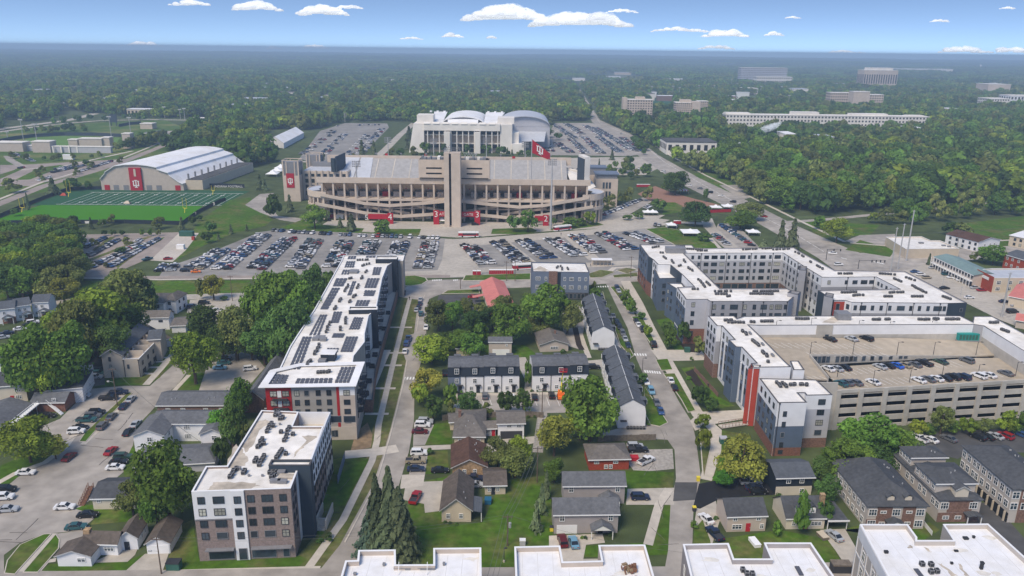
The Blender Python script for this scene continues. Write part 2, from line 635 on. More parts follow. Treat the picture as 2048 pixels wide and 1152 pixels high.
# --- practice fields
sheet('field_border',P((60,411),(150,377),(500,382),(440,412)),'turf_dark',2)
sheet('practice_field',P((-30,446),(83,410),(405,412),(365,446)),'turf_green',3)
fa,fb,fc=G(112,408.5),G(443,411.5),G(168,384.5)
fu=(fb-fa).normalized()
fv=Vector((-fu.y,fu.x))
fw_=48.8
fl=(fb-fa).length
mk=MB()
for k in range(23):
 x=3+(fl-6)*k/22
 wd=.28 if k%2==0 else.14
 a=fa+fu*(x-wd/2)
 mk.prism([a,a+fu*wd,a+fu*wd+fv*fw_,a+fv*fw_],.02,.1,bottom=False)
for y in(0,fw_-.3):
 a=fa+fv*y
 mk.prism([a,a+fu*fl,a+fu*fl+fv*.3,a+fv*.3],.02,.106,bottom=False)
for k in range(2,21,2):
 for y in(8,fw_-9.5):
  c=fa+fu*(3+(fl-6)*k/22)+fv*y
  for dx in(-1.3,.5):
   a=c+fu*dx
   mk.prism([a,a+fu*.8,a+fu*.8+fv*1.6,a+fv*1.6],.02,.112,bottom=False)
mk.build('field_markings','paint_white',kind='structure')
sheet('field',P((-60,152),(112,153),(112,158),(-60,157)),'field_tan',2)
for pp in([(300,176),(372,174),(376,180),(300,182)],[(1200,186),(1262,184),(1268,190),(1204,192)],[(700,206),(760,205),(764,212),(700,213)],[(1700,236),(1770,234),(1776,242),(1704,244)],[(1880,288),(1960,284),(1970,292),(1890,296)],[(1590,158),(1650,157),(1650,161),(1590,162)],[(430,162),(520,161),(520,165),(430,166)],[(860,150),(930,149),(930,152),(860,153)],[(1560,322),(1640,318),(1650,326),(1570,332)]):
 sheet('clearing',P(*pp),'meadow',2)
 CLEAR.append(pp)
# --- stadium forecourt and parking lots
sheet('parking_lot',P((318,553),(330,535),(420,505),(520,464),(560,459),(760,468),(905,478),(1210,468),(1300,452),(1345,462),(1440,500),(1440,545),(1290,548),(1050,551),(880,556)),'asphalt_lot',1)
sheet('drive',P((890,478),(935,478),(950,520),(966,552),(868,556),(884,520)),'concrete',2)
sheet('drive',P((905,480),(1190,458),(1310,436),(1340,440),(1300,456),(1180,470),(1060,482),(940,492)),'concrete',3)
for a,b in(((1005,482),(1063,527)),((1052,480),(1112,518)),((1140,474),(1190,520))):
 sheet('drive',ribbon([a,b],7),'concrete',2)
sheet('drive',ribbon([(800,548),(860,546),(960,540),(1100,534),(1290,524)],9),'concrete',3)
sheet('forecourt',P((640,452),(660,440),(880,444),(930,446),(1100,436),(1215,428),(1330,430),(1290,452),(1100,462),(930,476),(700,462)),'concrete',2)
for pp in([(560,456),(600,441),(640,449),(728,457),(722,466),(640,463)],[(745,466),(760,458),(842,458),(838,470)],[(982,468),(985,458),(1062,455),(1075,462),(1060,468)],[(1100,460),(1120,449),(1190,443),(1208,450),(1120,462)]):
 sheet('lawn',P(*pp),'lawn',4)
sheet('lawn',P((345,525),(410,490),(470,466),(530,452),(545,440),(500,395),(460,400),(400,440),(380,470),(360,510)),'lawn',3)
sheet('parking_lot',P((490,410),(520,388),(548,386),(540,410),(556,432),(640,440),(625,450),(560,440),(520,425)),'asphalt',3)
sheet('gravel_yard',P((300,521),(358,466),(398,466),(372,500),(345,524)),'concrete_light',4)
sheet('parking_lot',P((-30,474),(375,464),(350,480),(310,512),(232,545),(215,553),(150,553),(90,553),(-30,553)),'asphalt_pink',2)
for a,b in(((190,500),(225,474)),((180,520),(300,473)),((232,533),(318,476))):
 sheet('planting_strip',ribbon([a,b],3.2),'lawn_dry',4)
sheet('lawn',P((232,533),(250,512),(285,486),(330,474),(320,482),(276,505),(236,536)),'lawn',3)
sheet('road',ribbon([(-60,556),(320,555),(800,552),(900,553)],5),'asphalt_pink',4)
sheet('pavement',ribbon([(-60,551),(320,559.5),(520,557),(800,556)],2),'concrete_light',5)
sheet('verge',P((0,562),(500,561),(500,585),(0,600)),'lawn',1)
sheet('road',ribbon([(-60,612),(60,606),(200,601),(320,596),(430,592),(520,590)],8),'concrete',2)
sheet('parking_lot',P((380,600),(470,592),(512,592),(505,640),(420,650),(370,640)),'concrete',2)
# --- cross street in front of the solar-roofed building and its junction
sheet('road',P((788,592),(815,572),(860,560),(960,558),(1110,556),(1290,545),(1290,562),(1180,570),(1000,577),(905,581),(872,592),(850,602)),'asphalt',3)
island('lawn',P((800,572),(803,553),(830,551),(852,556),(856,562),(845,569),(822,573)),h=.14,kerb=.5)
island('lawn',P((924,562),(930,551),(1062,547),(1062,560)),h=.14,kerb=.4)
island('lawn',P((884,588),(895,581),(958,579),(960,587)),h=.14,kerb=.3)
sheet('parking_lot',P((874,602),(878,590),(960,588),(965,640),(900,640),(880,610)),'asphalt_dark',3)
island('lawn',P((1176,548),(1200,540),(1232,544),(1205,555),(1180,556)),m='lawn_dry')
island('lawn',P((1232,541),(1252,536),(1275,540),(1255,548)),m='lawn_dry')
island('lawn',P((1225,551),(1275,545),(1276,553),(1228,556)),m='lawn_dry')
sheet('path',ribbon([(1180,551),(1215,546),(1228,536),(1262,534),(1274,542)],3),'concrete_light',3)
# --- the street left of centre, its verge, walk and beds
sheet('road',P((600,1190),(680,1090),(746,969),(764,915),(780,862),(803,770),(812,722),(806,705),(814,672),(828,667),(834,620),(846,590),(870,578),(885,582),(858,598),(853,640),(852,690),(829,770),(828,840),(818,903),(804,950),(775,1050),(735,1152),(720,1190)),'asphalt',5)
sheet('walk_base',P((560,1152),(640,1060),(700,960),(740,905),(745,860),(800,640),(810,592),(846,590),(834,620),(828,667),(806,705),(812,722),(803,770),(780,862),(764,915),(746,969),(680,1090),(630,1152)),'lawn_dry',2)
sheet('pavement',ribbon([(596,1165),(686,1040),(744,922),(754,882),(757,850),(783,740),(808,640),(820,596)],1.9),'concrete_light',5)
kb=MB()
for q in(ribbon([(690,1085),(752,968),(768,915),(783,862),(806,770),(814,722)],.35),ribbon([(833,663),(839,620),(850,590)],.35)):
 kb.prism(q,0,.2,bottom=False)
kb.build('kerb','concrete_light',kind='structure')
for y in(655,706,731,777,828):
 a,b=790-(y-655)*.27,832-(y-655)*.27
 sheet('path',ribbon([(a-14,y),(b-8,y)],1.5),'concrete_light',6)
sheet('path',ribbon([(690,910),(745,905),(795,897)],4.5),'concrete_light',6)
sheet('path',ribbon([(700,838),(728,812),(760,735),(775,700)],2.6),'concrete_light',4)
sheet('lawn',P((640,1010),(662,920),(700,912),(738,918),(690,1010),(640,1075),(630,1060)),'lawn',3)
sheet('bare_soil',P((700,905),(712,865),(735,845),(745,870),(742,895)),'dirt',3)
# --- left street with its lots
sheet('road',P((-60,1180),(-60,1000),(0,985),(35,955),(70,932),(110,915),(140,893),(60,885),(40,870),(120,838),(158,800),(178,778),(250,772),(300,772),(330,745),(362,716),(372,690),(400,690),(380,735),(355,770),(330,790),(303,822),(274,852),(266,890),(264,930),(192,990),(168,1010),(196,1030),(160,1062),(110,1066),(86,1069),(40,1086),(8,1110),(8,1180)),'asphalt',3)
island('verge',P((158,884),(170,866),(255,786),(266,786),(200,852),(172,884)),m='lawn',h=.1,kerb=.15)
sheet('pavement',ribbon([(166,889),(212,845),(262,792)],1.6),'concrete_light',5)
sheet('lawn',P((0,980),(0,932),(60,905),(106,896),(128,908),(105,922),(66,932)),'lawn',2)
sheet('pavement',ribbon([(-20,975),(30,947),(90,925),(130,895),(148,870)],1.8),'concrete_light',4)
sheet('lawn',P((165,775),(250,752),(300,745),(318,725),(340,700),(355,712),(320,755),(296,770),(200,772)),'lawn',4)
sheet('pavement',ribbon([(292,770),(322,737),(346,708)],2.4),'concrete_light',6)
for a,b in(((285,747),(306,748)),((300,735),(320,735)),((312,724),(330,723)),((322,716),(345,715))):
 sheet('path',ribbon([a,b],1.5),'concrete_light',6)
sheet('parking_lot',P((140,768),(205,698),(210,770),(160,776)),'asphalt_dark',4)
sheet('parking_lot',P((395,790),(418,718),(500,700),(530,735),(480,792)),'asphalt',2)
sheet('lawn',P((340,785),(372,750),(410,745),(395,788)),'lawn',4)
sheet('path',ribbon([(348,782),(378,750)],1.6),'concrete_light',5)
sheet('lawn',P((150,1018),(170,1010),(282,1012),(295,1040),(180,1050),(195,1030)),'lawn',4)
sheet('lawn',P((245,935),(265,892),(270,900),(310,940),(250,955)),'lawn',4)
island('lawn',P((8,1148),(14,1122),(40,1090),(88,1069),(104,1068),(30,1150)),h=.1,kerb=.2)
island('lawn',P((45,1146),(112,1068),(120,1080),(118,1098),(76,1146)),h=.1,kerb=.2)
sheet('pavement',ribbon([(36,1150),(72,1108),(108,1067)],1.8),'concrete_light',4)
sheet('gravel_yard',P((110,1068),(160,1062),(180,1050),(170,1090),(120,1098)),'asphalt',4)
sheet('lawn',P((80,1146),(100,1128),(180,1128),(260,1120),(292,1106),(270,1140),(240,1146)),'lawn',3)
sheet('driveway',P((184,1126),(246,1096),(278,1092),(270,1110),(255,1124)),'concrete',4)
sheet('path',ribbon([(76,1142),(92,1124),(112,1120)],1.5),'concrete_light',5)
sheet('driveway',P((240,1152),(290,1108),(338,1106),(322,1152)),'concrete',5)
sheet('pavement',ribbon([(20,1148),(240,1149),(330,1146),(640,1138)],1.9),'concrete_light',6)
sheet('lawn',P((325,1150),(345,1095),(360,1050),(385,1040),(398,1118),(600,1112),(615,1118),(590,1140),(400,1142)),'lawn',4)
sheet('road',ribbon([(-60,1172),(640,1164),(1366,1160),(2100,1140)],9),'asphalt',7)
# --- the back yards between the two streets
sheet('lawn',P((850,1150),(815,1010),(880,1000),(890,1050),(965,1045),(990,990),(1010,960),(1100,950),(1105,1070),(1090,1152)),'lawn',2)
sheet('driveway',P((806,1000),(812,965),(890,962),(900,985),(882,1022),(850,1026),(848,1008)),'concrete',4)
sheet('driveway',P((800,978),(804,950),(850,948),(846,972)),'concrete_light',4)
sheet('lawn',P((848,948),(852,905),(895,900),(898,948)),'lawn',3)
sheet('lawn',P((818,968),(900,952),(905,962),(850,975)),'lawn',3)
sheet('driveway',P((818,950),(824,905),(856,905),(850,950)),'asphalt',4)
sheet('driveway',P((826,892),(828,845),(868,850),(850,890)),'asphalt',4)
sheet('lawn',P((848,890),(868,848),(900,845),(905,888)),'lawn',3)
sheet('path',ribbon([(826,897),(930,893)],2.6),'concrete',4)
sheet('driveway',P((930,905),(990,880),(1075,872),(1075,885),(1000,900),(960,925)),'concrete',3)
sheet('alley',ribbon([(1075,905),(1085,830),(1080,805)],3),'gravel',3)
sheet('parking_lot',P((905,830),(910,790),(1160,785),(1160,825)),'asphalt',4)
sheet('pavement',ribbon([(890,790),(1170,786)],2.0),'concrete_light',5)
pk=MB()
for x in(930,965,980,1058,1070,1095,1115):
 a,b=G(x-2,795),G(x+4,812)
 pk.bar(a,b,.14,.02,.11)
pk.build('parking_lines','paint_white',kind='structure')
sheet('lane',ribbon([(1040,715),(1062,760),(1060,790)],4),'concrete',3)
sheet('lane',P((1160,735),(1170,722),(1215,718),(1218,740)),'concrete',4)
sheet('driveway',P((1110,625),(1160,610),(1170,640),(1162,700),(1130,690),(1125,650)),'asphalt',4)
sheet('lawn',P((870,720),(880,690),(980,690),(1050,690),(1080,715)),'lawn',2)
sheet('garden_walk',ribbon([(1156,655),(1168,690),(1178,716)],2),'concrete_light',5)
sheet('planting_bed',ribbon([(1150,655),(1158,690),(1164,700)],2.2),'mulch',5)
# --- the street right of centre
sheet('road',P((1205,555),(1214,572),(1232,610),(1255,656),(1273,718),(1300,780),(1320,818),(1334,846),(1262,850),(1205,866),(1208,882),(1300,878),(1335,880),(1349,900),(1352,957),(1341,1009),(1336,1102),(1320,1190),(1376,1190),(1385,1081),(1387,1012),(1402,957),(1392,880),(1384,845),(1357,802),(1304,700),(1278,647),(1246,581),(1240,552)),'asphalt',5)
sheet('road_patch',P((1350,965),(1395,965),(1392,1000),(1346,1003)),'asphalt_dark',6)
sheet('pavement',ribbon([(1250,562),(1275,606),(1296,652),(1330,718),(1372,790),(1398,832),(1430,860),(1428,900),(1412,960)],[5,5,5,5,4,4,4,4,3]),'concrete_light',4)
sheet('plaza',P((1302,700),(1335,700),(1400,700),(1420,720),(1360,722),(1318,722)),'concrete_light',6)
sheet('driveway',P((1380,842),(1400,824),(1490,820),(1500,836),(1420,850),(1390,862)),'concrete_light',6)
for pp in([(1220,574),(1240,572),(1256,590),(1256,606),(1240,600)],[(1242,606),(1262,606),(1276,626),(1256,622)],[(1262,634),(1284,632),(1310,684),(1302,690),(1282,660)],[(1311,720),(1336,718),(1346,740),(1322,742)],[(1326,748),(1350,747),(1392,822),(1376,826),(1362,800)]):
 island('verge',P(*pp),m='lawn',h=.12,kerb=.25)
island('verge',P((1398,855),(1406,846),(1420,862),(1424,890),(1408,952),(1404,940)),m='lawn_dry',h=.12,kerb=.3)
for pp in([(1186,590),(1206,584),(1212,606),(1196,600)],[(1228,655),(1238,655),(1268,712),(1262,716),(1240,690)],[(1290,775),(1300,790),(1336,846),(1320,854),(1300,850),(1286,820)]):
 island('verge',P(*pp),m='lawn',h=.12,kerb=.2)
sheet('pavement',ribbon([(1218,650),(1240,700),(1262,745)],1.6),'concrete_light',4)
sheet('pavement',ribbon([(1290,795),(1304,830),(1310,858)],1.6),'concrete_light',4)
sheet('lawn',P((1312,640),(1340,636),(1380,700),(1350,700)),'lawn',5)
sheet('planting_bed',P((1340,660),(1372,640),(1412,690),(1400,706),(1372,704)),'mulch',6)
for pp in([(1362,736),(1390,734),(1440,800),(1432,806),(1400,790)],):
 sheet('lawn',P(*pp),'lawn',5)
 sheet('planting_bed',P((1370,745),(1386,738),(1420,790),(1410,796)),'mulch',6)
sheet('lawn',P((1400,800),(1430,790),(1470,812),(1420,820)),'lawn',5)
sheet('lawn',P((1420,880),(1440,860),(1500,870),(1520,960),(1420,966),(1412,930)),'lawn',3)
sheet('driveway',P((1386,1015),(1398,968),(1450,958),(1540,955),(1548,990),(1480,994),(1440,998),(1400,1018)),'asphalt_black',6)
sheet('driveway',P((1390,1040),(1395,1005),(1430,995),(1440,1040),(1424,1090),(1402,1085)),'concrete',4)
sheet('lawn',P((1384,1125),(1388,1060),(1405,1040),(1420,1080),(1430,1130)),'lawn',5)
sheet('lawn',P((1430,1140),(1440,1078),(1560,1060),(1660,1080),(1680,1120),(1640,1130)),'lawn',3)
sheet('driveway',P((1640,1060),(1690,1058),(1720,1110),(1700,1150),(1690,1130),(1670,1100)),'concrete',4)
sheet('yard',P((1255,925),(1258,900),(1345,898),(1348,938),(1270,945)),'gravel',3)
sheet('lawn',P((1225,1000),(1250,940),(1348,945),(1346,978),(1260,1000)),'lawn',4)
sheet('driveway',P((1252,1010),(1255,978),(1350,976),(1348,1010)),'concrete',5)
sheet('path',ribbon([(1338,978),(1318,1010),(1296,1090)],2.2),'concrete_light',6)
sheet('driveway',P((1098,1122),(1098,1072),(1205,1068),(1210,1086),(1172,1090),(1166,1122)),'concrete_light',5)
sheet('lawn',P((1165,1115),(1172,1092),(1300,1085),(1330,1010),(1345,1010),(1335,1110)),'lawn',4)
sheet('lane',ribbon([(1080,1128),(1200,1126),(1300,1124)],3),'concrete',3)
# --- top right: the big road, the lots beside it, the motel court
sheet('road',P((1147,168),(1153,168),(1200,240),(1262,268),(1316,310),(1398,356),(1500,404),(1590,450),(1680,490),(1720,506),(1860,500),(2100,488),(2100,506),(1900,524),(1850,545),(1790,545),(1670,541),(1636,516),(1592,490),(1515,446),(1430,402),(1350,362),(1285,318),(1240,281),(1185,245),(1143,175)),'asphalt',3)
sheet('pavement',ribbon([(1205,236),(1270,262),(1330,305),(1410,350),(1510,398),(1600,442),(1690,484)],2.5),'concrete_light',4)
sheet('pavement',ribbon([(1700,486),(1800,494),(1920,486),(2060,478)],2.5),'concrete_light',5)
sheet('road',ribbon([(1560,445),(1640,440),(1760,428),(1900,414),(2060,395)],6),'asphalt',2)
sheet('parking_lot',P((1436,448),(1470,446),(1520,496),(1450,497),(1424,476)),'asphalt',4)
sheet('drive',ribbon([(1412,436),(1420,455),(1440,475),(1470,500)],8),'concrete',5)
sheet('drive',ribbon([(1290,452),(1360,445),(1415,448)],7),'concrete',4)
island('lawn',P((1290,458),(1330,455),(1400,470),(1430,488),(1438,498),(1360,496)),h=.12,kerb=.4)
sheet('path',ribbon([(1288,456),(1330,458),(1362,470),(1420,476),(1440,498)],3),'concrete_light',6)
sheet('parking_lot',P((1200,436),(1206,424),(1260,402),(1290,394),(1310,400),(1260,428),(1225,440)),'asphalt',4)
sheet('plaza',P((1275,388),(1310,372),(1340,384),(1390,398),(1440,410),(1380,416),(1300,402)),'brick_paving',4)
sheet('lawn',P((1325,430),(1330,405),(1350,405),(1365,412),(1362,424)),'lawn',5)
sheet('parking_lot',P((1438,370),(1478,370),(1500,395),(1484,400)),'asphalt',2)
sheet('lawn',P((1366,350),(1440,340),(1500,345),(1460,372),(1480,400)),'lawn',1)
sheet('lawn',P((1600,440),(1760,450),(1740,470),(1640,475)),'lawn',1)
sheet('parking_lot',P((1690,482),(1720,470),(1790,468),(1790,492),(1720,490)),'asphalt',2)
sheet('parking_lot',P((1790,546),(1858,528),(1900,545),(1950,572),(2100,580),(2100,680),(2000,640),(1940,610)),'concrete',4)
sheet('lawn',P((1690,500),(1720,480),(1790,500),(1780,514)),'lawn',4)
sheet('lawn',P((1900,470),(2000,500),(2060,500),(2060,430),(1900,450)),'lawn',1)
zc=MB()
for(x0,y0),(x1,y1),n in(((1683,516),(1693,518),5),((1748,524),(1768,528),6),((1190,574),(1218,573),6),((864,561),(884,560),6),((906,561),(916,560),3),((1262,709),(1294,710),6),((1288,743),(1322,746),7),((806,757),(830,757),4)):
 a,b=G(x0,y0),G(x1,y1)
 for k in range(n):
  c=a.lerp(b,(k+.5)/n)
  zc.obox(c,(0,1),2.2,.55,.02,.112)
zc.build('crossing_markings','paint_white',kind='structure')
sheet('parking_lot',P((1812,892),(1836,866),(1960,860),(2100,852),(2100,905),(1940,905),(1915,918)),'asphalt_dark',3)
sheet('drive',P((1900,1100),(1960,1005),(1990,1010),(2060,1090),(2060,1160),(1960,1160)),'asphalt_dark',4)
sheet('lawn',P((1680,1060),(1740,1045),(1800,1050),(1800,1075),(1840,1085),(1880,1060),(1860,1045)),'lawn',2)
# --- lots beyond the stadium
sheet('parking_lot',P((598,318),(640,262),(690,246),(774,247),(778,255),(715,320),(640,326)),'asphalt_lot',2)
sheet('road',ribbon([(735,330),(770,300),(800,270),(828,246)],9),'concrete',3)
sheet('parking_lot',P((1085,310),(1100,262),(1110,246),(1185,246),(1245,275),(1285,308),(1260,312)),'asphalt',2)
sheet('road',ribbon([(560,322),(700,326),(830,322),(1080,318),(1320,314)],8),'concrete',3)
sheet('parking_lot',P((1110,345),(1120,318),(1300,316),(1330,330),(1290,350),(1180,350)),'concrete',2)
sheet('playing_field',P((1300,198),(1352,199),(1345,212),(1300,212)),'turf_dark',2)
sheet('playing_field',P((1300,212),(1345,212),(1345,224),(1300,224)),'meadow',2)
sheet('playing_field',P((1440,262),(1500,264),(1520,276),(1440,274)),'meadow',2)
sheet('playing_field',P((1470,196),(1520,190),(1515,205),(1470,212)),'meadow',2)
ll=MB()
for pts_,off in(([(1160,185),(1200,246),(1270,275),(1330,325),(1410,372),(1500,420),(1580,462),(1650,505)],0),):
 for i in range(len(pts_)-1):
  a,b=G(*pts_[i]),G(*pts_[i+1])
  n=max(1,int((b-a).length/9))
  for j in range(n):
   ll.bar(a.lerp(b,j/n),a.lerp(b,(j+.8)/n),.3,.02,.11)
ll.build('lane_markings','paint_white',kind='structure')
ck=random.Random(77)
for(x0,y0,x1,y1,n) in((20,1090,290,810,11),(90,900,230,790,5),(640,1120,835,640,10),(1352,1120,1300,760,12),(340,545,860,490,10),(950,540,1290,480,10),(1500,425,1690,525,6),(1820,560,2030,640,10)):
 for i in range(n):
  t=ck.random()
  p=G(x0+(x1-x0)*t,y0+(y1-y0)*t)+Vector((ck.gauss(0,2.2),ck.gauss(0,2.2)))
  an=ck.choice([0,1.57])+math.atan2(*(G(x1,y1)-G(x0,y0)).yx)+ck.gauss(0,.25)
  mb=MB()
  for k in range(ck.randint(2,4)):
   q=p+Vector((math.cos(an),math.sin(an)))*ck.uniform(1.2,2.6)
   mb.bar(p,q,ck.uniform(.05,.14),.05,.102+k*.0007)
   p=q
   an+=ck.gauss(0,.1)
  mb.build('tar_seam','tar',kind='structure')
settle_sheets()
# --- windows, doors, walls, roofs
WIN={}
def win_mesh(w,h,style):
 k=(round(w,1),round(h,1),style)
 if k in WIN:
  return WIN[k]
 fr,gl,mull={'dark':('trim_dark','glass',1),'white':('trim_white','glass_blue',2),'blind':('trim_dark','blind',1),'wide':('trim_dark','glass',2),'plain':('metal_grey','glass',0),'lime':('limestone','dark_inside',0)}[style]
 t=.1 if style in('dark','wide','blind','plain') else.13
 mb=MB()
 x,z=w/2,h
 for b in((-x,0,-x+t,z),(x-t,0,x,z),(-x+t,z-t,x-t,z),(-x+t,0,x-t,t)):
  mb.box(b[0],-.09,b[1],b[2],.02,b[3])
 if mull:
  n=1 if w<2 else 2
  for i in range(n):
   c=-x+w*(i+1)/(n+1)
   mb.box(c-t*.4,-.07,t,c+t*.4,.02,z-t)
  if mull==2 or style=='blind':
   for i in range(n+1):
    x0=-x+w*i/(n+1)+t*.6+.012*(i>0)
    x1=-x+w*(i+1)/(n+1)-t*.6
    mb.box(max(x0,-x+t),-.06,h*.55,min(x1,x-t),.02,h*.55+t*.7)
 f=mb.mesh('window',fr)
 g=MB()
 g.box(-x+t*.7,-.03,t*.7,x-t*.7,.01,z-t*.7)
 WIN[k]=(f,g.mesh('pane',gl))
 return WIN[k]
def wall_frame(a,b):
 a,b=Vector((a[0],a[1])),Vector((b[0],b[1]))
 d=(b-a).normalized()
 n=Vector((d.y,-d.x))
 return a,b,d,n,(b-a).length
def window(root,a,b,s,z,w,h,style='dark',out=.04,name='window'):
 """s = metres along the wall from a (or a fraction when < 1 in size and given as float)"""
 a,b,d,n,L=wall_frame(a,b)
 p=a+d*s+n*out
 f,g=win_mesh(w,h,style)
 rz=math.atan2(d.y,d.x)
 o=inst(name,f,root,(p.x,p.y,z),rz)
 q=bpy.data.objects.new('pane',g)
 COL.objects.link(q)
 q.parent=o
 return o
def windows(root,a,b,fr,zs,w=1.5,h=1.5,style='dark',out=.04):
 L=(Vector((b[0],b[1]))-Vector((a[0],a[1]))).length
 for z in zs:
  for f in fr:
   st=style
   ww=w
   if isinstance(f,tuple):
    f,ww=f
   if style=='dark' and R.random()<.25:
    st='blind' if R.random()<.5 else 'plain'
   window(root,a,b,f*L,z,ww,h,st,out)
class Panels:
 """thin cladding areas on a wall, one part per material"""
 def __init__(s,root):
  s.root,s.d=root,[]
 def add(s,a,b,u0,u1,z0,z1,m,out=.03):
  a,b,d,n,L=wall_frame(a,b)
  p,q=a+d*L*u0,a+d*L*u1
  s.d.append((m,MB().prism([p+n*out,q+n*out,q-n*.12,p-n*.12],z0,z1)))
  return s
 def done(s,name='wall_panel'):
  for m,mb in s.d:
   nm='brick_wall' if m.startswith('brick') else name
   mb.build(nm,m,s.root)
def downpipes(root,a,b,fr,z0,z1):
 a,b,d,n,L=wall_frame(a,b)
 for f in fr:
  mb=MB()
  c=a+d*L*f+n*.14
  mb.obox(c,d,.16,.16,z0,z1-.3)
  mb.obox(c,d,.45,.3,z1-.3,z1-.01)
  mb.build('downpipe','trim_dark',root)
def door(root,a,b,s,w,h,m='door_dark',z=0,name='door',out=.03):
 a,b,d,n,L=wall_frame(a,b)
 p=a+d*s+n*out
 mb=MB()
 mb.obox(p,d,w,.1,z,z+h)
 o=mb.build(name,m,root)
 if name=='door':
  k=MB()
  q=p+d*(w*.38)+n*.08
  k.obox(q,d,.12,.08,z+.95,z+1.1)
  ko=k.build('handle','pole_steel')
  ko.data.transform(Matrix.Translation(-root.location))
  ko.parent=o
 return o
def ccw(pts):
 a=sum(pts[i-1].x*pts[i].y-pts[i].x*pts[i-1].y for i in range(len(pts)))
 return pts if a>0 else pts[::-1]
def flat_building(name,label,cat,pts,h,wall,roof='roof_white',cop='coping_dark',z0=0,group=None,root=None,par=.45,roof_name='roof'):
 """walls, roof deck behind a parapet, coping. pts = outline in the world at its top"""
 p=ccw([Vector((q[0],q[1])) for q in pts])
 if root is None:
  c=sum(p,Vector((0,0)))/len(p)
  root=thing(name,label,cat,(c.x,c.y,0),group)
 mb=MB()
 mb.prism(p,z0,h-par-.1,top=False)
 ring(mb,p,.3,h-par-.1,h)
 mb.build('wall',wall,root)
 mb=MB()
 mb.prism(offset(p,.31),h-par-.4,h-par)
 mb.build(roof_name,roof,root)
 mb=MB()
 ring(mb,offset(p,-.05),.4,h+.003,h+.1)
 mb.build('coping',cop,root)
 return root,p
AC_MESH=None
def ac_mesh():
 global AC_MESH
 if AC_MESH is None:
  mb=MB()
  mb.box(-.42,-.42,.12,.42,.42,.95,0)
  mb.box(-.34,-.34,0,.34,.34,.12,1)
  mb.tube((0,0,.95),(0,0,1.0),.33,.33,10,1)
  for s in(-1,1):
   mb.box(-.34,s*.42-.02,.25,.34,s*.42+.02,.82,1)
   mb.box(s*.42-.02,-.34,.25,s*.42+.02,.34,.82,1)
  AC_MESH=mb.mesh('air_conditioner',['unit_grey','unit_dark'])
 return AC_MESH
def ac_row(root,z,*rows):
 """rows of condensers on a roof: (px0,py0,px1,py1,n)"""
 me=ac_mesh()
 for x0,y0,x1,y1,n in rows:
  a,b=G(x0,y0,z),G(x1,y1,z)
  for i in range(n):
   p=a.lerp(b,(i+.5)/n)
   j=R.uniform(-.25,.25)
   inst('air_conditioner',me,root,(p.x+j,p.y-j,z),R.uniform(-.1,.1))
def roof_bits(root,z,boxes,m='metal_grey',name='roof_vent'):
 for x,y,w,d,h in boxes:
  p=G(x,y,z)
  mb=MB()
  mb.box(p.x-w/2,p.y-d/2,z,p.x+w/2,p.y+d/2,z+h*.8)
  mb.box(p.x-w/2-.06,p.y-d/2-.06,z+h*.8,p.x+w/2+.06,p.y+d/2+.06,z+h)
  mb.build(name,m,root)
def stain(root,z,px,m='roof_stain'):
 """a patch of ponding dirt left on a flat roof"""
 c=[G(a,b,z) for a,b in px]
 mb=MB()
 pts=[]
 n=len(c)
 for i in range(n):
  for t in(0,.25,.5,.75):
   q=c[i].lerp(c[(i+1)%n],t)
   pts.append(q+Vector((R.uniform(-.35,.35),R.uniform(-.35,.35))))
 mb.poly([(p.x,p.y,z+.006) for p in ccw(pts)])
 mb.build('dirt_patch',m,root)
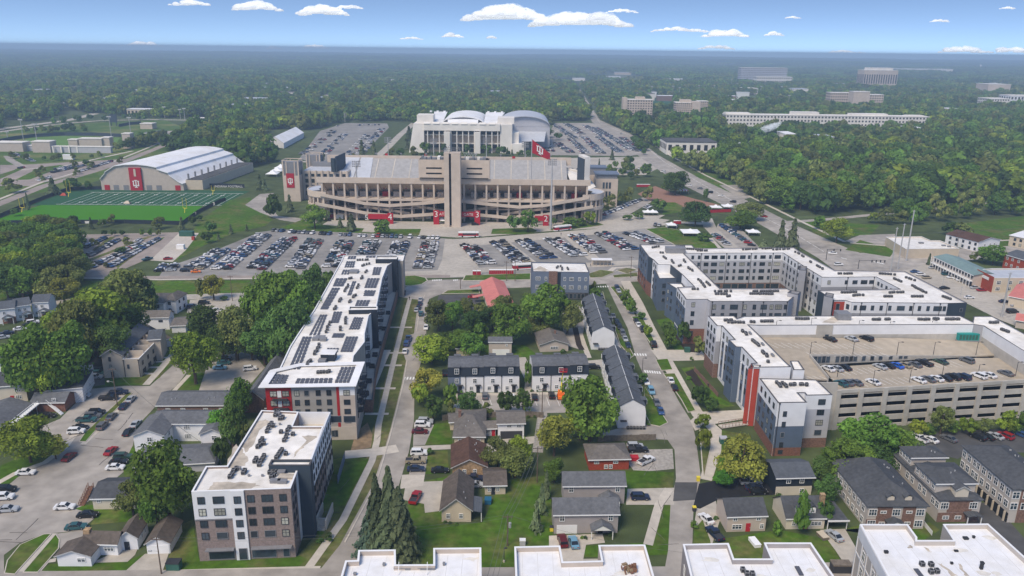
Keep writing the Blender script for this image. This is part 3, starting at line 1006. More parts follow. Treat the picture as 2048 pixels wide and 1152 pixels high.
class House:
 def __init__(s,name,label,A,B,C,he,hr,ridge,wall,roof,over=.5,hip=0,cat='house',group=None,z0=0,trim='trim_white',root=None,full=False):
  a,b,c=G(*A,he),G(*B,he),G(*C,he)
  u=(b-a).normalized()
  v=Vector((-u.y,u.x))
  w=(b-a).length
  d=abs((c-a).dot(v))
  if ridge=='u' and not full:
   d=2*abs((G(*C,hr)-a).dot(v))
  s.u,s.v,s.he,s.hr=u,v,he,hr
  e=[a,b,b+v*d,a+v*d]
  s.e=e
  k=[a+(u+v)*over,b+(v-u)*over,e[2]-(u+v)*over,e[3]+(u-v)*over]
  s.k=k
  ctr=(e[0]+e[2])/2
  s.root=root or thing(name,label,cat,(ctr.x,ctr.y,0),group)
  mb=MB()
  rise=hr-he
  if ridge=='u':
   half,run=d/2,d/2
  else:
   half,run=w/2,w/2
  z_in=he+rise*over/run-.2
  mb.prism(k,z0,he-.02,top=False)
  if not hip:
   if ridge=='u':
    for i,j in((1,2),(3,0)):
     m_=(k[i]+k[j])/2
     mb.poly([(*k[i],he-.02),(*k[j],he-.02),(*m_,hr-.12-rise*over/run*0)])
   else:
    for i,j in((0,1),(2,3)):
     m_=(k[i]+k[j])/2
     mb.poly([(*k[i],he-.02),(*k[j],he-.02),(*m_,hr-.12)])
  mb.build('wall',wall,s.root)
  rb=MB()
  if ridge=='u':
   r0,r1=(e[0]+e[3])/2+u*hip,(e[1]+e[2])/2-u*hip
   s.ridge=(r0,r1)
   rb.slab([(*e[0],he),(*e[1],he),(*r1,hr),(*r0,hr)],.16)
   rb.slab([(*e[2],he),(*e[3],he),(*r0,hr),(*r1,hr)],.16)
   if hip:
    rb.slab([(*e[1],he),(*e[2],he),(*r1,hr)],.16)
    rb.slab([(*e[3],he),(*e[0],he),(*r0,hr)],.16)
  else:
   r0,r1=(e[0]+e[1])/2+v*hip,(e[2]+e[3])/2-v*hip
   s.ridge=(r0,r1)
   rb.slab([(*e[3],he),(*e[0],he),(*r0,hr),(*r1,hr)],.16)
   rb.slab([(*e[1],he),(*e[2],he),(*r1,hr),(*r0,hr)],.16)
   if hip:
    rb.slab([(*e[0],he),(*e[1],he),(*r0,hr)],.16)
    rb.slab([(*e[2],he),(*e[3],he),(*r1,hr)],.16)
  s.roof=rb.build('roof',roof,s.root)
  g=MB()
  if trim and ridge=='u':
   g.bar(e[0]-v*.06,e[1]-v*.06,.12,he-.24,he+.02)
  elif trim and ridge=='v' and not hip:
   for i,j in((0,1),):
    for q in(e[i],e[j]):
     p,t=Vector((*q,he-.16))-Vector((*v,0))*.05,Vector((*r0,hr-.16))-Vector((*v,0))*.05
     g.slab([p+Vector((0,0,.16)),t+Vector((0,0,.16)),t-Vector((0,0,.1)),p-Vector((0,0,.1))],.03)
  if trim:
   g.build('roof_trim',trim,s.root)
 def side(s,k):
  return{'f':(s.k[0],s.k[1]),'r':(s.k[1],s.k[2]),'b':(s.k[2],s.k[3]),'l':(s.k[3],s.k[0])}[k]
 def win(s,k,fr,zs,w=1.1,h=1.3,style='white'):
  windows(s.root,*s.side(k),fr,zs,w,h,style)
  return s
 def door(s,k,f,w=1,h=2.1,m='door_dark',name='door',z=0):
  a,b=s.side(k)
  door(s.root,a,b,f*(b-a).length,w,h,m,z,name)
  return s
 def chimney(s,f,off,w=.9,top=1.2,m='brick_brown'):
  p=s.ridge[0].lerp(s.ridge[1],f)+s.u*off[0]+s.v*off[1]
  mb=MB()
  mb.box(p.x-w/2,p.y-w/2,0,p.x+w/2,p.y+w/2,s.hr+top)
  mb.box(p.x-w/2-.08,p.y-w/2-.08,s.hr+top,p.x+w/2+.08,p.y+w/2+.08,s.hr+top+.18)
  mb.build('chimney',m,s.root)
  return s
 def vents(s,n):
  for i in range(n):
   f=R.uniform(.15,.85)
   r=s.ridge[0].lerp(s.ridge[1],f)
   side=s.e[0].lerp(s.e[1],f) if abs((s.ridge[1]-s.ridge[0]).dot(s.u))>abs((s.ridge[1]-s.ridge[0]).dot(s.v)) else s.e[1].lerp(s.e[2],f)
   t=R.uniform(.25,.6)
   p=r.lerp(side,t)
   z=s.hr+(s.he-s.hr)*t
   mb=MB()
   mb.tube((p.x,p.y,z-.1),(p.x,p.y,z+.34),.13,.13,6)
   mb.build('roof_vent','pole_steel',s.root)
  return s
 def porch(s,k,f,w,d,h,hr,roof,posts='trim_white'):
  """small gabled porch roof on two posts"""
  a,b=s.side(k)
  a,b,dd,n,L=wall_frame(a,b)
  c=a+dd*L*f
  p0,p1=c-dd*w/2,c+dd*w/2
  rb=MB()
  r0,r1=c+n*(d+.3),c
  q0,q1=p0+n*(d+.3),p1+n*(d+.3)
  rb.slab([(*q0,h),(*r0,hr),(*r1,hr),(*p0,h)][::-1],.12)
  rb.slab([(*q1,h),(*p1,h),(*r1,hr),(*r0,hr)][::-1],.12)
  rb.build('porch_roof',roof,s.root)
  g=MB()
  g.poly([(*(q0-n*.15),h),(*(q1-n*.15),h),(*(r0-n*.15),hr-.1)])
  g.build('porch_gable',posts,s.root)
  for q in(p0+n*d+dd*.15,p1+n*d-dd*.15):
   mb=MB()
   mb.obox(q,dd,.18,.18,0,h-.1)
   mb.build('post',posts,s.root)
  return s
def slope_house(*a,**k):
 return House(*a,**k)
# --- brick and white apartment block, front left
H_=17.3
q=lambda x,y,z=H_:G(x,y,z)
fl,fr=q(383,984),q(581,977)
r1,r2,r3=q(597,936),q(623,920),q(660,824)
tl,tr_,tb=q(585,853),q(647,853),q(597,824)
outA=[fl,fr,r1,r2,tr_,tl,tb,q(523,821),q(454,932),q(412,933)]
A,pA=flat_building('apartment_building','white and mauve brick five storey apartment block with a stained flat roof','apartment block',outA,H_,'brick_mauve','roof_white','coping_white')
mb=MB()
mb.prism([tl+Vector((.02,.02)),tr_+Vector((-.02,.02)),r3+Vector((-.02,-.02)),tb+Vector((.02,-.02))],0,13.9)
mb.build('terrace','concrete_light',A)
mb=MB()
mb.bar(tr_,r3,.3,13.92,H_)
mb.bar(r3-Vector((.16,0)),tb,.3,13.92,H_-.02)
mb.build('terrace_wall','siding_white',A)
window(A,r3,tb,2.5,14.4,2.6,1.9,'plain',.17)
window(A,tb,r3,9.5,14.4,3.2,1.9,'plain',.17)
window(A,tb,r3,13.2,14.4,3.2,1.9,'plain',.17)
pn=Panels(A)
pn.add(fl,fr,0,.384,10.6,H_-.02,'siding_white',.06)
pn.add(fl,fr,.386,.525,.1,H_-.01,'siding_white',.3)
pn.add(r2,r3,0.02,.99,10.2,H_-.02,'siding_white',.06)
pn.add(r1+Vector((0,-3)),r1,0,1,.2,H_-.02,'siding_white',.2)
pn.done()
mb=MB()
ab=wall_frame(fl,fr)
mb.bar(fl+ab[3]*.1,fl.lerp(fr,.384)+ab[3]*.1,.14,10.35,10.6)
mb.build('band','metal_grey',A)
for z in(14.3,11.4,8.5,5.5):
 windows(A,fl,fr,[.087,(.262,2.4)],[z],1.55,1.75,out=.1)
 windows(A,fl,fr,[.455],[z],1.5,1.75,out=.34)
 windows(A,fl,fr,[.588,(.754,2.4),.916],[z],1.55,1.75)
 windows(A,fr,r1,[.18,.42],[z],1.0,1.75)
 windows(A,r2,r3,[.05+.1*i for i in range(10)],[z],.95,1.7,out=.1)
windows(A,r2,r3,[.06+.11*i for i in range(9)],[1.2],1.0,1.7)
for u0,u1 in((.1,.37),(.545,.8),(.87,.94)):
 window(A,fl,fr,(u0+u1)/2*(fr-fl).length,.35,(u1-u0)*(fr-fl).length,2.5,'plain')
window(A,fl,fr,.46*(fr-fl).length,.25,1.8,2.9,'plain',.34)
for u0,u1 in((.08,.375),(.55,.97)):
 a_,b_,d_,n_,L_=wall_frame(fl,fr)
 c=MB()
 c.bar(a_+d_*L_*u0+n_*.6,a_+d_*L_*u1+n_*.6,1.15,3.1,3.32)
 c.build('canopy','metal_grey',A)
HT=18.7
tp=[q(537,931,HT),q(620,931,HT),q(624.5,919.5,HT),q(543,919.5,HT)]
flat_building('','','',tp,HT,'siding_darkblue','roof_white','coping_dark',root=A)
a_,b_=tp[1],tp[2]
c=MB()
cc=G(627,1062)
c.box(cc.x-4.6,cc.y-1.6,3.2,cc.x-.2,cc.y+2.5,3.5)
c.build('canopy','trim_dark',A)
c=MB()
for i in range(7):
 c.box(cc.x+.6,cc.y+i*.4,0,cc.x+2.6,cc.y+(i+1)*.4,.25+.25*i)
c.box(cc.x+.3,cc.y,0,cc.x+.55,cc.y+8,2.6)
c.box(cc.x+2.7,cc.y+.4,0,cc.x+2.95,cc.y+8,2.6)
c.build('steps','concrete_light',A)
for px in([(471,887),(452,930),(462,935),(490,930),(499,915),(488,905)],[(484,893),(490,905),(505,890),(516,862),(540,845),(530,838),(508,845),(505,860)],[(585,917),(600,900),(612,890),(635,873),(632,871),(605,872),(612,885),(590,905)],[(415,981),(425,966),(455,964),(505,966),(520,972),(500,978),(470,982),(430,984)]):
 stain(A,H_-.45,px)
zr=H_-.45
ac_row(A,zr,(531,868,545,847,4),(546,858,550,853,1),(567,887,580,855,5),(560,868,562,864,1),(584,875,588,868,1),(514,900,526,878,4),(527,893,531,889,1),(553,922,565,900,4),(569,915,573,905,1),(517,936,530,912,4),(510,930,513,917,2),(458,960,474,937,4),(487,952,489,941,2),(536,950,540,944,1),(543,960,555,938,5),(549,835,556,824,3),(560,842,566,836,3))
roof_bits(A,zr,[(480,940,.5,.5,.8),(565,945,1.6,2.6,.9),(551,965,2.2,1.0,.8),(565,966,2.0,1.0,.8),(498,953,.4,.4,.5),(525,953,.4,.4,.5),(556,830,1,1,.8),(560,850,.4,.4,.5)],'metal_grey')
roof_bits(A,zr,[(575,955,3.6,1.6,.5)],'roof_stain','duct')
# --- block with solar panels
HB=17.0
q=lambda x,y,z=HB:G(x,y,z)
b0,b1=q(516,777),q(712,774)
ox=Vector((1.1,0))
outB=[b0+Vector((1.6,1.2)),b1+Vector((-.6,1.2)),q(729,726)+Vector((-.8,-1)),q(705,726),q(707,712),q(729,684),q(729,668),q(737,632),q(752,616),q(764,557),q(774,532),q(791,521),q(806,522),q(809,510),q(687,511),q(683,521),q(628,620),q(596,668),q(580,693),q(557,742),q(537,744)]
B,pB=flat_building('apartment_building','long five storey apartment block with rows of solar panels on its white roof','apartment block',outB,HB,'siding_greige','roof_white','coping_white',par=.25)
w0,w1=outB[0],outB[1]
mb=MB()
ring(mb,[b0,b1,q(730,725),q(600,728),q(540,742)],2.2,HB+.12,HB+.3)
mb.build('roof_overhang','roof_bright',B)
pn=Panels(B)
pn.add(w0,w1,0,.285,4,HB-.3,'siding_red',.12)
pn.add(w0,w1,.79,.82,.2,HB-.3,'siding_red',.16)
pn.add(w0,w1,.822,.998,14,HB-.3,'siding_white',.1)
pn.add(w0,w1,.822,.998,4.2,13.98,'siding_beige',.1)
pn.add(w0,w1,.66,.998,.1,4.18,'stucco',.2)
e=pB
E1,E2=outB[2],outB[1]
pn.add(outB[1],outB[2],0.02,.98,4.2,HB-.3,'siding_beige',.08)
for i,(a,b) in enumerate(((outB[5],outB[6]),(outB[6],outB[7]),(outB[8],outB[9]),(outB[9],outB[10]))):
 pn.add(a,b,.01,.99,4.5,HB-.3,'siding_white' if i%2==0 else 'siding_lightgrey',.06)
pn.add(outB[7],outB[8],0,1,4,HB-.3,'siding_white',.06)
pn.done()
for z in(14.0,11.1,8.2,5.4):
 windows(B,w0,w1,[.085,.222],[z],1.9,1.7,'blind',.16)
 windows(B,w0,w1,[.345,.455,.585,.705],[z],1.35,1.7,'dark')
 windows(B,w0,w1,[.905],[z],1.8,1.6,'dark',.14)
 windows(B,outB[1],outB[2],[.2,.45,.7],[z],1.2,1.6,'dark',.12)
 for(a,b),n in(((outB[5],outB[6]),4),((outB[6],outB[7]),1),((outB[8],outB[9]),9),((outB[9],outB[10]),4)):
  windows(B,a,b,[(i+.5)/n for i in range(n)],[z],1.3,1.8,'dark',.1)
 door(B,w0,w1,.152*(w1-w0).length,1.1,2.1,'trim_white',z-.4,'balcony_door',.16)
windows(B,w0,w1,[.73,.76],[1.2],1.0,2.0,'dark',.24)
def balcony(root,a,b,s,z,w=3.2,d=1.5,m='trim_dark'):
 a,b,dd,n,L=wall_frame(a,b)
 c=a+dd*s+n*(d/2+.1)
 mb=MB()
 mb.obox(c,dd,w,d,z,z+.18)
 mb.obox(c+n*(d/2-.05),dd,w,.06,z+1.0,z+1.1)
 for k in(-1,1):
  mb.obox(c+dd*k*(w/2-.03),n,d,.06,z+1.0,z+1.1)
 for i in range(int(w/.4)+1):
  mb.obox(c+n*(d/2-.05)+dd*(-w/2+.03+i*(w-.06)/int(w/.4)),dd,.06,.05,z+.18,z+1.0)
 return mb.build('balcony',m,root)
for z in(13.2,10.3,7.4):
 balcony(B,w0,w1,.16*(w1-w0).length,z,4.2,1.3)
 for s in(4,9,14):
  balcony(B,outB[1],outB[2],s,z)
 for s in(5,13,22,31,40,50):
  balcony(B,outB[8],outB[9],s,z)
 for s in(4,12):
  balcony(B,outB[5],outB[6],s,z)
for pp,hh in([(697,620),(752,619),(752,613),(698,613)],18.4),([(751,518),(791,518),(794,512),(752,512)],18.8):
 tp=[q(x,y,hh) for x,y in pp]
 tp[1]+=Vector((.5,0))
 tp[2]+=Vector((.5,0))
 flat_building('','','',tp,hh,'siding_navy','roof_white','coping_white',root=B)
mb=MB()
a=q(656,717,HB+.3)
mb.box(a.x-2,a.y-1,HB-.3,a.x+2.2,a.y+2.6,HB+2.0)
mb.build('roof_house','siding_navy',B)
mb=MB()
mb.box(a.x-2.2,a.y-1.2,HB+2.0,a.x+2.4,a.y+2.8,HB+2.2)
mb.build('roof_house_top','roof_bright',B)
pt=[G(718,800,4.2),G(745,800,4.2),G(752,735,4.2),G(764,690,4.2),G(786,612,4.2),G(795,580,4.2),G(775,580,4.2),G(757,640,4.2),G(738,690,4.2),G(728,735,4.2)]
P_,_=flat_building('','','',pt,4.2,'brick_brown','concrete_light','coping_dark',root=B,par=.7,roof_name='terrace')
for i,(x,y) in enumerate(((732,790),(738,765),(744,735),(750,712),(758,690),(768,660),(776,628))):
 c=MB()
 g=G(x,y,3.6)
 c.box(g.x-.9,g.y-.5,3.55,g.x+.9,g.y+.5,4.3)
 c.box(g.x-.9,g.y+.3,4.3,g.x+.9,g.y+.5,4.9)
 c.build('bench','trim_dark',B)
SOL=MB()
SOL.slab([(-.5,-.5,.14),(.5,-.5,.14),(.5,.5,.34),(-.5,.5,.34)],.06)
SOL.box(-.44,.34,0,.44,.4,.22)
SOLM=SOL.mesh('solar_panel','solar_cell')
def solar(tl_,tr2,br,bl,rows,cols,z=HB-.25):
 c=[G(*p,z) for p in(tl_,tr2,br,bl)]
 ax=(c[1]-c[0]).normalized()
 rz=math.atan2(ax.y,ax.x)
 w=(c[1]-c[0]).length/cols*.8
 d=(c[3]-c[0]).length/rows*.74
 for i in range(rows):
  for j in range(cols):
   u,v=(j+.5)/cols,(i+.5)/rows
   p=c[0].lerp(c[1],u).lerp(c[3].lerp(c[2],u),v)
   inst('solar_panel',SOLM,B,(p.x,p.y,z),rz,(w,d,1))
for a in(((546,748),(577,752),(570,769),(533,770),4,4),((594,758),(666,757),(664,768),(589,768),2,8),((682,735),(712,734),(700,767),(668,767),5,4),((605,674),(624,674),(601,740),(575,740),10,3),((692,674),(717,674),(705,705),(680,705),6,4),((664,667),(690,667),(686,677),(666,677),1,4),((655,697),(678,697),(676,706),(648,706),2,4),((640,630),(655,630),(640,672),(616,672),7,3),((667,624),(685,624),(677,647),(661,647),5,3),((708,635),(727,636),(719,660),(697,660),5,4),((714,601),(741,601),(735,614),(709,614),3,4),((664,576),(681,576),(655,620),(640,620),7,3),((672,557),(696,557),(686,574),(665,574),3,3),((735,557),(760,557),(752,577),(728,577),4,4),((729,581),(752,582),(747,593),(727,593),3,4),((693,523),(711,523),(708,536),(688,536),3,4),((747,535),(764,535),(759,551),(744,551),4,3),((686,540),(700,540),(699,550),(681,550),2,3),((734,511),(786,511),(784,516),(730,516),2,8),((697,513),(713,513),(711,519),(694,519),2,3),((705,563),(713,563),(702,592),(694,592),5,2)):
 solar(*a)
zb=HB-.25
ac_row(B,zb,(628,712,640,690,6),(614,734,622,722,4),(634,748,662,745,5),(690,650,692,636,4),(680,664,682,655,2),(650,668,662,645,5),(669,622,672,614,3),(678,606,682,598,3),(699,608,701,602,2),(689,586,697,570,5),(704,597,712,591,3),(714,580,718,570,3),(698,560,704,557,2),(722,560,726,554,3),(722,534,740,528,4),(713,522,738,521,5),(730,548,735,542,2))
roof_bits(B,zb,[(640,678,3,3,.8),(647,681,2,2,.9),(632,680,2,2,.9),(645,725,2.2,2.2,1.1),(708,545,3.5,4,.9)],'metal_grey')
# --- blue grey office block
HC=12.9
q=lambda x,y,z=HC:G(x,y,z)
outC=[q(1065,543),q(1179,545),q(1171,526),q(1062,524)]
C_,pC=flat_building('office_building','small blue grey three storey building with a recessed brown bay by the stadium lot','office building',outC,HC,'siding_bluegrey','roof_white','coping_dark')
a,b=outC[0],outC[1]
pn=Panels(C_)
pn.add(a,b,.29,.44,3.6,HC+.3,'brick_brown',.5)
pn.add(a,b,.44,.5,3.6,HC-.2,'siding_navy',.05)
pn.add(a,b,.45,.99,.1,3.3,'trim_dark',.08)
pn.done()
windows(C_,a,b,[.08,.12,.24,.57,(.69,2),.83,.94],[8.9,5.0],1.1,1.6,'white')
windows(C_,a,b,[.55,.62,.69,.76,.83,.9],[.5],1.5,2.4,'plain',.14)
windows(C_,b,outC[2],[.2,.5,.8],[8.9,5],1.2,1.6,'white')
ac_row(C_,HC-.45,(1108,537,1140,538,3),(1112,535,1125,534,2),(1118,541,1142,540,2))
stain(C_,HC-.45,[(1066,540),(1080,532),(1098,540),(1090,543)])
# --- courtyard apartment complex, right
HD=18.0
q=lambda x,y,z=HD:G(x,y,z)
K={k:q(*v) for k,v in dict(nw=(1279,489),n1=(1384,490),n2=(1390,497),ne=(1588,495),e0=(1598,502),e1=(1670,541),e2=(1810,543),e3=(1934,606),s1=(1896,607),s2=(1704,605),s3=(1690,601),s4=(1668,601),s5=(1636,581),c1=(1799,578),c2=(1752,554),c3=(1644,555),c4=(1608,533),c5=(1566,506),c6=(1368,507),c7=(1440,577),c8=(1574,577),c9=(1595,588),a1=(1577,603),a2=(1420,603),a3=(1414,599),a4=(1372,599),a5=(1354,575),a6=(1388,573),a7=(1364,549),a8=(1341,530),a9=(1316,529),b1=(1306,519),b2=(1297,513)).items()}
outD=[K[k] for k in 'nw b2 b1 a9 a8 a7 a6 a5 a4 a3 a2 a1 c9 c8 c7 c6 c5 c4 c3 c2 c1 s5 s4 s3 s2 s1 e3 e2 e1 e0 ne n2 n1'.split()]
D,pD=flat_building('apartment_complex','large white and grey apartment complex wrapped round open courtyards behind the parking garage','apartment block',outD,HD,'siding_lightgrey','roof_white','coping_dark')
pn=Panels(D)
T=14.4
def zones(a,b,spec):
 for m,z0,z1 in spec:
  pn.add(a,b,.004,.996,z0,z1,m,.05)
W3=[('siding_white',T,HD-.02),('siding_lightgrey',3.5,T-.02),('brick_brown',0,3.48)]
zones(K['c6'],K['c5'],W3)
zones(K['c5'],K['c4'],W3)
zones(K['c4'],K['c3'],[('siding_white',T,HD-.02),('siding_lightgrey',6.5,T-.02),('siding_white',0,6.48)])
zones(K['c3'],K['c2'],[('siding_white',T-.6,HD-.02),('siding_grey',0,T-.62)])
zones(K['c2'],K['c1'],[('siding_white',T-.6,HD-.02),('siding_grey',0,T-.62)])
zones(K['s2'],K['s1'],[('siding_white',T-.6,HD-.02),('siding_grey',0,T-.62)])
zones(K['s3'],K['s2'],[('siding_white',T-.6,HD-.02),('siding_grey',0,T-.62)])
zones(K['s4'],K['s3'],[('siding_rust',0,HD-.5)])
zones(K['s5'],K['s4'],[('siding_darkblue',0,HD-.02)])
zones(K['s1'],K['e3'],[('siding_darkblue',0,HD-.02)])
zones(K['a2'],K['a1'],[('siding_grey',0,HD-.02)])
zones(K['a4'],K['a3'],[('siding_lightgrey',6.2,HD-.02),('brick_red',0,6.18)])
zones(K['a5'],K['a4'],[('siding_white',T,HD-.02),('siding_blue',3.6,T-.02),('siding_white',3.0,3.58),('siding_blue',0,2.98)])
zones(K['a6'],K['a5'],[('siding_white',11,HD-.02)])
zones(K['nw'],K['b2'],[('siding_blue',6.5,HD-.02),('brick_red',0,6.48)])
zones(K['b2'],K['b1'],[('siding_darkblue',6.5,HD-.02),('brick_red',0,6.48)])
zones(K['b1'],K['a9'],[('siding_white',4,HD-.02)])
zones(K['a9'],K['a8'],[('siding_white',12,HD-.02)])
zones(K['a8'],K['a7'],[('siding_darkblue',12,HD-.02)])
zones(K['a7'],K['a6'],[('siding_white',11,HD-.02)])
pn.done()
F4=[15.3,11.9,8.5,5.1]
cols=[.09,.155,(.23,2.2),(.31,2.8),(.39,2.2),.455,.52,(.595,2.6),.66,.725,(.8,2.6),.875,(.95,3)]
windows(D,K['c6'],K['c5'],cols,F4,1.2,1.7,'dark',.08)
windows(D,K['c6'],K['c5'],[(.36,3),(.46,4),(.54,3),(.62,4),(.7,2),(.8,4),(.88,2),(.95,4)],[.3],3,2.8,'plain',.08)
windows(D,K['c5'],K['c4'],[.12,.3,.45,.62,.8],F4+[.6],1.4,1.7,'dark',.08)
windows(D,K['c4'],K['c3'],[.14,.34,.56,.8],F4+[1.2],1.5,1.7,'dark',.08)
windows(D,K['c3'],K['c2'],[.14,.46,(.62,2.2),(.79,2.8),(.93,2.2)],[15.0],1.3,1.7,'dark',.08)
windows(D,K['c2'],K['c1'],[.15,.3,.5,.7,.9],[15.0],1.4,1.6,'dark',.08)
windows(D,K['s2'],K['s1'],[.04,(.12,2.4),.22,.31,.4,(.515,3),.62,.71,.8,(.9,3.2),.97],[15.0],1.2,1.9,'dark',.08)
windows(D,K['s3'],K['s2'],[.5],[15.0],1.3,1.9,'dark',.08)
windows(D,K['s4'],K['s3'],[.4],[14.2],1.5,2.6,'plain',.08)
windows(D,K['s1'],K['e3'],[.75],[14.5],1.2,1.5,'plain',.08)
windows(D,K['a2'],K['a1'],[.06,.17,(.31,3),.45,.57,(.69,2.4),.79,(.88,2.6),.97],[14.9,11.5],1.3,1.9,'dark',.08)
windows(D,K['a4'],K['a3'],[.36],[15,11.4,7.8,3.4],1.4,1.9,'dark',.08)
windows(D,K['a5'],K['a4'],[.15,.35,.6,.85],[15,11.4,7.8],1.4,1.9,'dark',.08)
windows(D,K['nw'],K['b2'],[.15,.35,.55,.8],F4+[1.5],1.4,1.8,'dark',.08)
windows(D,K['b1'],K['a9'],[.3,.65],F4,1.4,1.8,'dark',.08)
downpipes(D,K['c6'],K['c5'],[.175,.43,.68,.9],.2,HD)
downpipes(D,K['c5'],K['c4'],[.3,.75],.2,HD)
downpipes(D,K['c4'],K['c3'],[.55],.2,HD)
downpipes(D,K['s2'],K['s1'],[.1,.37,.645,.92],5,HD)
downpipes(D,K['a2'],K['a1'],[.03,.42,.68,.985],5,HD)
downpipes(D,K['c3'],K['c2'],[.48,.97],8,HD)
HL=14.6
for pp,m in(([(1306,532),(1341,534),(1362,556),(1318,557)],'siding_blue'),([(1333,565),(1364,566),(1372,577),(1352,577)],'siding_blue')):
 pp=[q(x,y,HL) for x,y in pp]
 flat_building('','','',pp,HL,m,'roof_white','coping_dark',root=D)
 windows(D,pp[-1],pp[-2],[.25,.6] if pp[0].y>320 else[.5],[10.5,7.2,3.9],1.5,1.8,'dark')
 windows(D,pp[0],pp[-1],[.25,.6],[10.5,7.2,3.9],1.3,1.7,'dark')
for pp,hh in(([(1575,585),(1596,590),(1602,584),(1582,581)],19.2),([(1648,592),(1666,596),(1668,588),(1652,585)],19.8),([(1598,540),(1612,541),(1614,533),(1600,531)],18.6)):
 flat_building('','','',[q(x,y,hh) for x,y in pp],hh,'siding_grey','metal_grey','coping_dark',root=D)
roof_bits(D,HD-.45,[(1350,505,9,4,2.6)],'metal_grey','plant_screen')
zd=HD-.45
ac_row(D,zd,(1303,497,1318,494,4),(1351,495,1369,494,5),(1368,499,1406,501,9),(1394,503,1416,503,5),(1320,507,1326,507,2),(1325,514,1334,520,3),(1342,521,1349,529,3),(1365,520,1372,527,3),(1354,534,1364,532,2),(1375,536,1386,544,5),(1396,560,1412,577,8),(1411,565,1420,573,4),(1383,580,1397,580,3),(1428,585,1463,584,6),(1430,590,1455,590,5),(1453,595,1463,594,2),(1504,585,1557,584,12),(1497,589,1548,590,11),(1485,501,1516,499,7),(1524,499,1545,498,5),(1545,501,1580,499,8),(1590,505,1600,510,3),(1602,512,1610,516,2),(1618,524,1624,527,2),(1632,532,1648,541,5))
ac_row(D,zd,(1674,549,1706,549,6),(1758,549,1790,551,6),(1785,558,1805,566,5),(1810,556,1830,563,4),(1822,572,1853,588,9),(1682,587,1714,586,7),(1703,593,1728,592,5),(1775,587,1808,586,6),(1767,595,1786,595,4),(1822,595,1848,595,5),(1883,594,1904,601,5))
# --- apartment wing and garage building, right foreground
HE=19.0
q=lambda x,y,z=HE:G(x,y,z)
E_={k:q(*v) for k,v in dict(nw=(1416,632),n1=(1468,632),n2=(1474,637),n3=(1487,633),n4=(1790,631),n5=(1921,632),n6=(1945,644),n7=(1947,633),n8=(1985,633),ne=(2090,690),se=(2090,728),s1=(1967,652),s2=(1947,649),s3=(1516.5,651),s4=(1497,650),s5=(1515,667),s6=(1570,723),s7=(1582,734),s8=(1506,735),w1=(1502,727),w2=(1513,726),w3=(1483,694.5),w4=(1471.6,694),w5=(1457,680),w6=(1469,679),w7=(1444,652),w8=(1434,652)).items()}
outE=[E_[k] for k in 'nw w8 w7 w6 w5 w4 w3 w2 w1 s8 s7 s6 s5 s4 s3 s2 s1 se ne n8 n7 n6 n5 n4 n3 n2 n1'.split()]
E0,pE=flat_building('apartment_building','white blue and rust red apartment wing wrapping round the parking garage deck','apartment block',outE,HE,'siding_white','roof_white','coping_dark')
pn=Panels(E0)
zones(E_['nw'],E_['w8'],[('siding_white',15,HE-.02),('siding_lightgrey',5.2,14.98),('brick_brown',0,5.18)])
zones(E_['w8'],E_['w7'],[('siding_white',13.4,HE-.02),('siding_grey',5.2,13.38),('brick_brown',0,5.18)])
zones(E_['w5'],E_['w4'],[('siding_blue',0,HE-.02)])
zones(E_['w4'],E_['w3'],[('siding_blue',0,HE-.02)])
for a,b in((E_['w7'],E_['w6']),(E_['w3'],E_['w2'])):
 zones(a,b,[('siding_white',14.5,HE-.02),('siding_bluegrey',1.5,14.48)])
 for u in(.08,.36,.64,.9):
  pn.add(a,b,u,u+.06,1.5,14.47,'siding_white',.3)
zones(E_['w1'],E_['s8'],[('siding_rust',0,HE-.02)])
zones(E_['s2'],E_['s1'],[('siding_grey',10,HE-.02)])
zones(E_['s3'],E_['s2'],[('garage_concrete',10,15.6)])
pn.add(E_['s3'],E_['s2'],.27,.345,13,HE-.05,'garage_concrete',.3)
zones(E_['s1'],E_['se'],[('garage_concrete',10,15.2)])
pn.done()
for z in(15.6,12.3,9.0,5.8):
 windows(E0,E_['nw'],E_['w8'],[.18,.5,.82],[z],1.5,1.9,'dark',.08)
 windows(E0,E_['w7'],E_['w6'],[.22,.5,.78],[z],1.3,2,'dark',.08)
 windows(E0,E_['w5'],E_['w4'],[.3,.7],[z],1.5,1.6,'dark',.08)
 windows(E0,E_['w3'],E_['w2'],[.22,.5,.78],[z],1.3,2,'dark',.08)
window(E0,E_['s3'],E_['s2'],.32*(E_['s2']-E_['s3']).length,13.6,1.4,2.2,'plain',.34)
downpipes(E0,E_['w8'],E_['w7'],[.97],.2,HE)
rp=[q(1497,734),q(1519,736),q(1522,728),q(1502,727)]
flat_building('','','',rp,HE-.4,'siding_rust','roof_white','coping_dark',root=E0)
flat_building('','','',[q(1587,740,18.3),q(1609,740,18.3),q(1597,722,18.3),q(1580,722,18.3)],18.3,'siding_white','roof_white','coping_dark',root=E0)
HF=16.3
q=lambda x,y,z=HF:G(x,y,z)
f_=[q(1519,757),q(1556,806),q(1614,805),q(1596,786),q(1609,786),q(1613,791),q(1665,790),q(1633,760)]
flat_building('','','',f_,HF,'siding_white','roof_white','coping_dark',root=E0)
pn=Panels(E0)
zones(f_[0],f_[1],[('siding_white',12.0,HF-.02),('siding_blue',3.4,11.98),('brick_red',0,3.38)])
zones(f_[1],f_[2],[('siding_white',9.2,HF-.02),('siding_blue',2.6,9.18),('brick_red',0,2.58)])
zones(f_[5],f_[6],[('siding_white',12.0,HF-.02),('siding_lightgrey',3.0,11.98),('brick_brown',0,2.98)])
pn.done()
